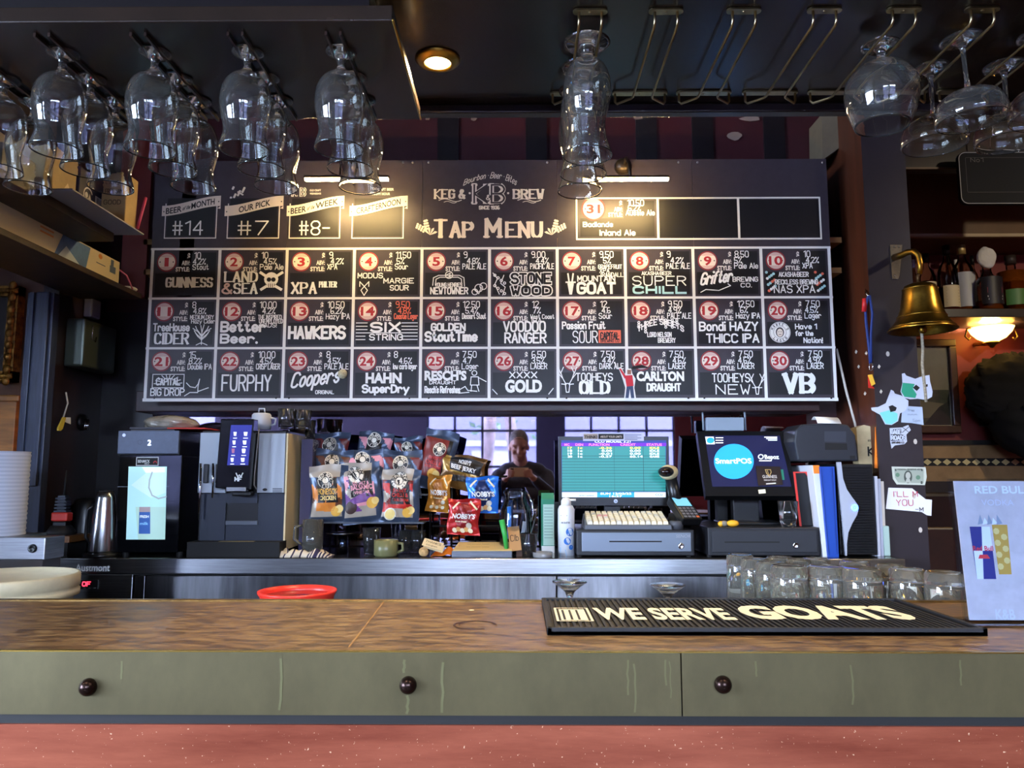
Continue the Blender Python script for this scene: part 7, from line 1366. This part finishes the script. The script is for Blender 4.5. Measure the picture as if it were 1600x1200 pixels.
o = MB().tube([P(1307, 545, Y=2.97), P(1322, 610, Y=2.97), P(1336, 662, Y=2.97), P(1338, 672, Y=2.96)], .005, 8).build('power_cable', M('cable_white', (186, 178, 166), .6)); tag(o, 'pale cable dropping from the menu corner to the kraft bag', 'cable')

# ------------------------------------------------------------------ room on the right: bottle shelf, lamp, picture, mounted head, signs, seat
Y = 4.30; zs = P(1500, 482, Y=Y).z; zu = P(1500, 368, Y=Y).z
o = MB().box(1.46, 4.2, Y, 4.66, zs - .05, zs).build('bottle_shelf', M('shelf_dark', (44, 32, 24), .35, noise=.3), bevel=.003); tag(o, 'long dark shelf of spirit bottles above the wall lamp', 'shelf')
mb = MB().box(1.46, 4.2, Y + .02, Y + .05, zu, zu + .018, 1); mb.box(1.46, 4.2, Y + .05, 4.7, zu, zu + .10, 0); mb.prism([(1.46, Y + .02, zu + .018), (1.46, Y + .02, zu + .02), (1.46, Y - .02, 3.15), (1.46, 4.7, 3.15), (1.46, 4.7, zu + .018)], (2.74, 0, 0), 0)
struct(mb.build('trim_bulkhead', [M('tan_bulkhead', (104, 76, 48), .55, noise=.12, nscale=6), M('pale_moulding', (176, 158, 128), .5)]), 'tan bulkhead above the bottle shelf')
sc = 4.45 / 1200
def bottle(px_, ytop, wpx, glass, liq, cap, label, lab, tint, d=.0, shape='std', decal=None):
    c = P(px_, 482, Y=Y + .11 + d); c.z = zs; r = wpx / 2 * sc; h = P(px_, ytop, Y=Y + .11 + d).z - zs; t = thing('spirit_bottle', lab, 'bottle', c, 'spirit bottles on the shelf')
    k = .58 if shape == 'std' else .5; nr = r * .30
    pr = smooth([(0, 0), (r, 0), (r, h * k), (r * .8, h * (k + .1)), (nr * 1.1, h * (k + .2)), (nr, h * .88), (nr, h * .92), (0, h * .92)], 1)
    bg_ = MB().lathe(pr, c, 24).build('bottle_glass', glass, t)
    MB().lathe([(0, .004), (r * .93, .004), (r * .93, h * liq), (0, h * liq)], c, 20).build('spirit', tint, t)
    MB().lathe([(0, h * .86), (nr * 1.25, h * .86), (nr * 1.25, h), (0, h)], c, 18).build('cap', cap, t)
    if label: 
        mb = MB(); n = 12; R_ = r * 1.012; z0_, z1_ = h * label[1], h * label[2]
        for i in range(n + 1): a = -pi / 2 + (i / n - .5) * 2.0; mb.v += [Vector((c.x + R_ * cos(a), c.y + R_ * sin(a), c.z + z0_)), Vector((c.x + R_ * cos(a), c.y + R_ * sin(a), c.z + z1_))]
        for i in range(n): mb.f.append([2 * i, 2 * i + 2, 2 * i + 3, 2 * i + 1]); mb.m.append(0); mb.sm.append(True)
        if decal: fr = Fr(mb, lambda u, v, l: Vector((c.x + (R_ + l) * sin(u / R_), c.y - (R_ + l) * cos(u / R_), c.z + v * h))); decal(fr, r)
        mb.build('label', [label[0], BLACKM, M('label_red', (150, 30, 60), .5), WHITE], bg_)
GA = Mpane('bottle_clear', (235, 225, 205)); AMB = M('amber_spirit', (190, 96, 26), .05, trans=.75, ior=1.36); DRK = M('dark_spirit', (96, 34, 20), .1, trans=.5, ior=1.36); CLR = M('pale_spirit', (222, 190, 140), .05, trans=.85, ior=1.36)
lbp, lbw, lbg, lbb, lbk = M('label_cream', (206, 192, 152), .6), M('label_grey', (176, 178, 178), .5), M('label_green', (72, 116, 52), .5), M('label_blue2', (90, 120, 190), .5), M('label_black', (30, 28, 32), .5)
lines = lambda fr, r: [fr.rect(-r * .7, .12 + .045 * k, r * .6, .13 + .045 * k, 1, .001) for k in range(6)]
def l_am(fr, r): fr.rect(-r * .6, .32, r * .6, .42, 2, .001); fr.font('AMERICAN', -r * .62, .23, .05 * .3, 3, .0, .0012, fit=r * 1.25) if False else None; fr.rect(-r * .6, .24, r * .6, .27, 3, .001); fr.rect(-r * .55, .19, r * .55, .215, 3, .001); fr.ring(-r * .2, .11, r * .2, r * .08, 3, .001) if False else None
bottle(1451, 397, 26, GA, .52, BLACKP, (lbp, .12, .5), 'rose tinted bottle half hidden behind the brass bell', DRK)
bottle(1431, 406, 15, GA, .5, WHITE, None, 'thin bottle with pale cap at the left end of the shelf', CLR, .12)
bottle(1484, 384, 30, GA, .36, BLACKP, (lbp, .06, .38), 'tall bottle with written cream label and black cap', DRK, 0, 'std', lines)
bottle(1487, 400, 14, GA, .4, BLACKP, (lbb, .2, .5), 'blue labelled bottle behind the tall written one', CLR, .16)
bottle(1508, 382, 34, GA, .34, M('cap_gold', (196, 170, 110), .4, .4), (lbw, .10, .58), 'tall bottle with silver grey label and gold neck band', AMB, .085)
bottle(1524, 400, 18, GA, .5, BLACKP, None, 'back row bottle between the silver and bourbon labels', AMB, .2)
bottle(1498, 406, 14, GA, .5, WHITE, None, 'back row bottle with white cap behind the tall pair', AMB, .22)
bottle(1546, 404, 40, GA, .20, BLACKP, (lbk, .12, .62), 'round shouldered bourbon bottle with black and red label', AMB, 0, 'wide', l_am)
bottle(1584, 400, 44, GA, .72, M('cap_dark', (50, 40, 36), .5), (lbg, .14, .40), 'amber bottle with green label at the right end', M('deep_amber', (150, 76, 20), .05, trans=.6, ior=1.36), .085, 'wide')
crumple('tissue', 'white tissue draped over the neck of the bourbon bottle', 'tissue', (P(1540, 402, Y=Y + .07).x, Y + .06, P(1540, 402, Y=Y + .06).z), (.05, .025, .06), M('tissue_white', (210, 208, 200), .9), 9, .7, None, 18, 12)
# wall lamp
c = P(1549, 524, Y=4.52); Yl = 4.52; t = thing('wall_lamp', 'amber glass bowl wall lamp glowing under the bottle shelf', 'wall lamp', c); r = 32 * Yl / 1200
MB().lathe([(0, 0), (r * .25, .003), (r * .62, .025), (r * .88, .058), (r, .088), (r * .97, .088), (r * .85, .060), (r * .6, .029), (0, .006)], (c.x, c.y, P(1549, 535, Y=Yl).z), 36).build('glass_bowl', M('lit_amber_glass', (255, 196, 90), .4, emit=5.5), t)
MB().ball((c.x, c.y, P(1549, 520, Y=Yl).z), (.03, .03, .03), 14, 8).build('bulb', M('warm_bulb'), t); z = P(1549, 536, Y=Yl).z; MB().lathe([(0, -.03), (.012, -.026), (.02, -.012), (.045, 0), (.04, .006), (0, .006)], (c.x, c.y, z), 20).build('finial', BRASS, t)
for s in (-1, 1): MB().tube([(c.x + s * r * .98, c.y, z + .09), (c.x + s * (r + .02), c.y, z + .085), (c.x + s * (r + .035), c.y, z + .04), (c.x + s * (r + .015), c.y, z + .02), (c.x + s * (r + .005), c.y, z + .035)], .005, 8).build('scroll', BRASS, t)
MB().tube([(c.x, c.y + .02, z), (c.x, 4.69, z + .02)], .012, 8).build('bracket', BRASS, t); lamp('wall_lamp_glow', 'POINT', (c.x, c.y, z + .05), 14, WARM, size=.05)
# picture
Yp = 4.67; t = thing('landscape_picture', 'framed landscape picture on the red wall behind the bell', 'picture', (P(1440, 680, Y=Yp).x, Yp, P(1470, 676, Y=Yp).z)); xa, xb = P(1400, 600, Y=Yp).x, P(1494, 600, Y=Yp).x; za, zb = P(1470, 677, Y=Yp).z, P(1470, 531, Y=Yp).z; w = .045
mb = MB()
for (a, b, e, f) in ((xa, xb, za, za + w), (xa, xb, zb - w, zb), (xa, xa + w, za + w, zb - w), (xb - w, xb, za + w, zb - w)): mb.box(a, b, Yp - .03, Yp + .03, e, f)
mb.build('frame', M('walnut_frame', (70, 44, 30), .35, noise=.3), t, bevel=.006); mb = MB(); i = .045; mb.box(xa + w, xb - w, Yp - .004, Yp, za + w, zb - w, 0); fr = Fr(mb, plane_y(Yp - .004)); hz = za + (zb - za) * .46
fr.rect(xa + w, za + w, xb - w, hz, 1); fr.poly([(xa + w, hz - .05), (xb - w, hz - .09), (xb - w, hz - .16), (xa + w, hz - .18)], 2, .0014); fr.poly([(xa + w + .1, za + w), (xb - w, za + w), (xb - w, za + .2), (xa + .25, za + .16)], 3, .0016); fr.rectline(xa + w, za + w, xb - w, zb - w, .008, 4, .002)
mb.build('canvas', [M('paint_sky', (164, 146, 108), .3, noise=.15, nscale=3), M('paint_land', (88, 82, 52), .3, noise=.3, nscale=8), M('paint_field', (120, 104, 66), .3), M('paint_dark', (56, 50, 30), .3, noise=.3, nscale=12), M('inner_gilt', (190, 170, 120), .4)], t); MB().box(xa + w, xb - w, Yp - .012, Yp - .010, za + w, zb - w).build('glazing', PANE, t)
# mounted head
c = P(1600, 622, Y=4.45); rr = random.Random(11)
FUR = M('dark_fur', (11, 8, 7), .95, noise=.5, nscale=30); t = thing('mounted_head', 'dark shaggy mounted animal head on the red wall under the lamp', 'mounted head', (c.x, 4.69, c.z - .3))
def furry(v): d = v.normalized(); return v * (1 + .05 * sin(d.x * 23 + d.z * 31) * sin(d.y * 27) + .03 * sin(d.z * 60 + d.x * 47))
mb = MB().ball((c.x, 4.52, c.z + .05), (.285, .17, .22), 40, 26, 0, None, furry); mb.ball((c.x + .02, 4.47, c.z - .13), (.19, .19, .20), 36, 22, 0, None, furry); mb.ball((c.x + .02, 4.42, c.z - .27), (.115, .13, .085), 28, 16, 0, None, furry); mb.build('head', FUR, t)
for s in (-1, 1):
    MB().ball((c.x + s * .10 + .02, 4.31, c.z - .06), (.016, .012, .016), 12, 8).build('eye', BLACKP, t)
MB().box(c.x - .12, c.x + .12, 4.66, 4.70, c.z - .15, c.z + .2).build('mount', DWOOD, t)
# blackboard sign
Yb2 = 3.60; t = thing('hanging_blackboard', 'rounded black sign board with thin white border at the top right', 'sign', (P(1560, 320, Y=Yb2).x, Yb2, P(1560, 318, Y=Yb2).z)); xa, xb = P(1499, 280, Y=Yb2).x, P(1700, 280, Y=Yb2).x; za, zb = P(1550, 319, Y=Yb2).z, P(1550, 237, Y=Yb2).z
def rrect(x0, z0, x1, z1, r, n=6): return [(cx_ + r * cos(a0 + k * pi / 2 / n), cz_ + r * sin(a0 + k * pi / 2 / n)) for cx_, cz_, a0 in ((x1 - r, z1 - r, 0), (x0 + r, z1 - r, pi / 2), (x0 + r, z0 + r, pi), (x1 - r, z0 + r, 1.5 * pi)) for k in range(n + 1)]
mb = MB().prism([(u, Yb2, v) for u, v in rrect(xa, za, xb, zb, .035)], (0, .02, 0), 0); fr = Fr(mb, plane_y(Yb2)); q = rrect(xa + .004, za + .004, xb - .004, zb - .004, .033); fr.line(q + [q[0]], .003, 1); q = rrect(xa + .035, za + .06, xb - .03, zb - .03, .004); fr.line(q + [q[0]], .0012, 2); fr.stroke('No1', xa + .06, zb - .052, .020, .0025, 2, fit=.06)
mb.build('board', [M('sign_black', (5, 5, 6), .85), M('sign_border', (150, 150, 150), .6), M('sign_faint', (84, 80, 76), .6)], t)
for x_ in (xa + .15, xb - .15): MB().tube([(x_, Yb2 + .01, zb - .005), (x_, Yb2 + .01, 3.15)], .003, 6).build('hanger', CHROME, t)
mb = MB().box(1.44, 4.9, 3.70, 3.78, P(1450, 262, Y=3.7).z, 3.15, 0); struct(mb.build('trim_cross_beam', DWOOD), 'dark cross beam in the room on the right'); 
mb = MB().box(1.44, 4.9, 3.69, 3.70, P(1450, 264, Y=3.69).z, P(1450, 261, Y=3.69).z, 0); struct(mb.build('trim_beam_edge', M('edge_tan', (104, 84, 62), .5)), 'tan edge strip of the cross beam')
# banquette and chair
SEAT = M('dark_leather', (40, 22, 18), .35, noise=.25, nscale=8); t = thing('bench_seat', 'dark leather bench seat below the tiled dado', 'bench', (2.8, 4.35, 0)); MB().box(1.6, 4.6, 4.44, 4.58, .45, P(1470, 770, Y=4.44).z).build('backrest', SEAT, t, bevel=.02); MB().box(1.6, 4.6, 3.98, 4.50, .30, .48).build('seat', SEAT, t, bevel=.03); MB().box(1.62, 4.58, 4.04, 4.5, 0, .30).build('plinth', BLACKM, t)
Yc = 3.75; xa, xb = P(1452, 860, Y=Yc).x, P(1494, 860, Y=Yc).x; t = thing('dining_chair', 'dark wooden chair with brown back beside the post', 'chair', ((xa + xb) / 2, Yc, 0)); zt = P(1470, 824, Y=Yc).z; CH = M('chair_brown', (52, 28, 20), .4, noise=.2)
MB().box(xa - .2, xb, Yc, Yc + .03, .75, zt).build('backrest', CH, t, bevel=.01); MB().box(xa - .2, xb, Yc - .40, Yc + .03, .43, .47).build('seat', CH, t, bevel=.01)
for x_ in (xa - .18, xb - .02):
    for y_ in (Yc + .015, Yc - .37): MB().tube([(x_, y_, 0), (x_, y_, .75 if y_ > Yc else .44)], .017, 8).build('leg', CH, t)
# ------------------------------------------------------------------ the photographer (seen in the bar mirror)
SKIN = M('skin', (196, 148, 126), .5); HOOD = M('charcoal_hoodie', (58, 60, 70), .85, noise=.15, nscale=60); JEAN = M('dark_jeans', (40, 46, 62), .8); HAIR = M('grey_brown_hair', (120, 112, 106), .7, noise=.4, nscale=60)
def remesh(o, vox, it=4):
    r = o.modifiers.new('remesh', 'REMESH'); r.mode = 'VOXEL'; r.voxel_size = vox; r.use_smooth_shade = True
    s = o.modifiers.new('smooth', 'SMOOTH'); s.iterations = it; s.factor = .5
    return o
pz = ZC; HX, HY = .0, -.40
person = thing('person', 'man in a charcoal hooded top photographing the bar, seen only in the mirror', 'person', (.03, -.46, 0))
b = MB()
def limb(m, pts, rs, n=12):
    P_ = [Vector(p) for p in pts]; out = []; rr = []
    for i in range(len(P_) - 1):
        for k in range(6): out.append(P_[i].lerp(P_[i + 1], k / 6)); rr.append(rs[i] + (rs[i + 1] - rs[i]) * k / 6)
    out.append(P_[-1]); rr.append(rs[-1]); m.tube(out, rr, n)
    for p, r in zip(P_, rs): m.ball(p, r, 12, 8)
# head: eyes level with half the head height, tilted down to the phone
Th = Matrix.Translation((HX, HY, pz + .225)) @ Matrix.Rotation(radians(-14), 4, 'X')
def hb(c, r, fn=None, n=20, m=14):
    q = MB().ball(c, r, n, m, 0, None, fn); b.v += [Th @ v for v in q.v]; o = len(b.v) - len(q.v); b.f += [[i + o for i in f] for f in q.f]; b.m += q.m; b.sm += q.sm
hb((0, 0, .035), (.080, .100, .105)); hb((0, .018, -.045), (.066, .078, .085)); hb((0, .055, -.098), (.036, .034, .028)); hb((0, .04, -.06), (.058, .055, .06))
hb((0, .105, -.028), (.014, .018, .024)); hb((0, .096, .0), (.011, .014, .03))
for s in (-1, 1): hb((s * .080, -.005, -.010), (.012, .024, .034)); hb((s * .036, .082, .022), (.026, .014, .009)); hb((s * .042, .068, -.035), (.026, .024, .022)); hb((s * .033, .081, .004), (.013, .011, .009))
hb((0, .093, -.072), (.026, .010, .007)); hb((0, .091, -.083), (.022, .010, .006))
limb(b, [(HX, HY - .03, pz + .17), (.02, -.46, pz + .05), (.03, -.47, pz - .02)], [.062, .064, .075])
# trunk, arms, legs
for (z, rx_, ry_, x_, y_) in ((pz - .08, .20, .11, .04, -.47), (pz - .20, .19, .125, .04, -.47), (pz - .33, .17, .12, .04, -.47), (pz - .45, .165, .115, .04, -.47), (pz - .53, .18, .12, .04, -.47)): b.ball((x_, y_, z), (rx_, ry_, .10), 22, 14)
SH = {-1: (-.17, -.46, pz - .045), 1: (.235, -.46, pz - .045)}; EL = {-1: (-.235, -.30, pz - .235), 1: (.305, -.30, pz - .225)}; WR = {-1: (-.118, -.075, pz - .055), 1: (.122, -.075, pz - .05)}
for s in (-1, 1):
    limb(b, [SH[s], EL[s]], [.062, .046]); limb(b, [EL[s], WR[s]], [.044, .028])
    limb(b, [(.04 + s * .09, -.47, pz - .55), (.04 + s * .10, -.45, .50), (.04 + s * .10, -.48, .09)], [.092, .062, .045]); b.ball((.04 + s * .10, -.42, .045), (.045, .13, .045), 16, 10)
    # hand: palm beside the phone end, four fingers round the back edge, thumb on the near face
    w = Vector(WR[s]); pc = Vector((s * .094, -.036, pz - .012)); limb(b, [w, pc + Vector((s * .006, -.014, -.02))], [.027, .026]); b.ball(pc, (.016, .030, .040), 16, 10)
    for k, (dz, L) in enumerate(((.030, .050), (.011, .056), (-.008, .052), (-.026, .042))):
        k0 = pc + Vector((s * .002, .020, dz)); limb(b, [k0, k0 + Vector((-s * .006, .016, .002)), Vector((s * (.094 - L * .72), .011, pz - .012 + dz * .9)), Vector((s * (.094 - L), .008, pz - .013 + dz * .85))], [.0092, .0088, .008, .0068], 8)
    limb(b, [pc + Vector((0, -.016, -.014)), pc + Vector((-s * .022, -.010, .006)), pc + Vector((-s * .044, .012, .018))], [.0125, .0105, .0085], 8)
body = remesh(b.build('body', SKIN, person), .0055, 5)
# clothing
h = MB()
for (z, rx_, ry_) in ((pz - .08, .218, .130), (pz - .20, .212, .148), (pz - .33, .196, .146), (pz - .45, .190, .140), (pz - .54, .196, .138)): h.ball((.04, -.47, z), (rx_, ry_, .115), 24, 14)
limb(h, [(-.10, -.47, pz + .0), (.03, -.48, pz + .025), (.16, -.47, pz + .0)], [.085, .085, .085])
for s in (-1, 1): limb(h, [SH[s], EL[s]], [.080, .064]); limb(h, [EL[s], Vector(WR[s]).lerp(Vector(EL[s]), .10)], [.062, .042])
h.tube([(.03 + .105 * cos(a), -.49 + .085 * sin(a), pz + .045 - .03 * sin(a)) for a in [k * pi / 10 for k in range(20)]], .034, 10, closed=True)
remesh(h.build('hooded_top', HOOD, person), .009, 6)
j = MB()
for s in (-1, 1): limb(j, [(.04 + s * .09, -.47, pz - .56), (.04 + s * .10, -.45, .50), (.04 + s * .10, -.48, .10)], [.108, .078, .066])
remesh(j.build('jeans', JEAN, person), .011, 4)
hr = MB()
q = MB().ball((0, -.012, .050), (.0835, .103, .101), 28, 18); hr.v += [Th @ Vector((v.x, v.y, max(v.z, -.02 + max(0, v.y + .05) * .80))) for v in q.v]; hr.f += q.f; hr.m += q.m; hr.sm += q.sm
hr.build('hair', HAIR, person)
f = MB()
for s in (-1, 1):
    for (c_, r_) in (((s * .033, .0915, .0055), (.0085, .004, .0045)),): q = MB().ball(c_, r_, 10, 6); o = len(f.v); f.v += [Th @ v for v in q.v]; f.f += [[i + o for i in g] for g in q.f]; f.m += q.m; f.sm += q.sm
f.build('eyes', BLACKP, person)
for s in (-1, 1): MB().box(.04 + s * .10 - .05, .04 + s * .10 + .05, -.56, -.27, 0, .05).build('shoe', BLACKM, person, bevel=.02)
# the phone he holds
t = thing('phone', 'phone in a tan case held up in both hands in the mirror', 'phone', (0, -.012, pz - .037))
MB().box(-.078, .078, -.014, -.006, pz - .037, pz + .037).build('case', M('tan_phone_case', (236, 210, 176), .5), t, bevel=.003)
MB().box(-.076, -.044, -.006, -.004, pz - .034, pz + .034).build('camera_bump', BLACKP, t, bevel=.001)
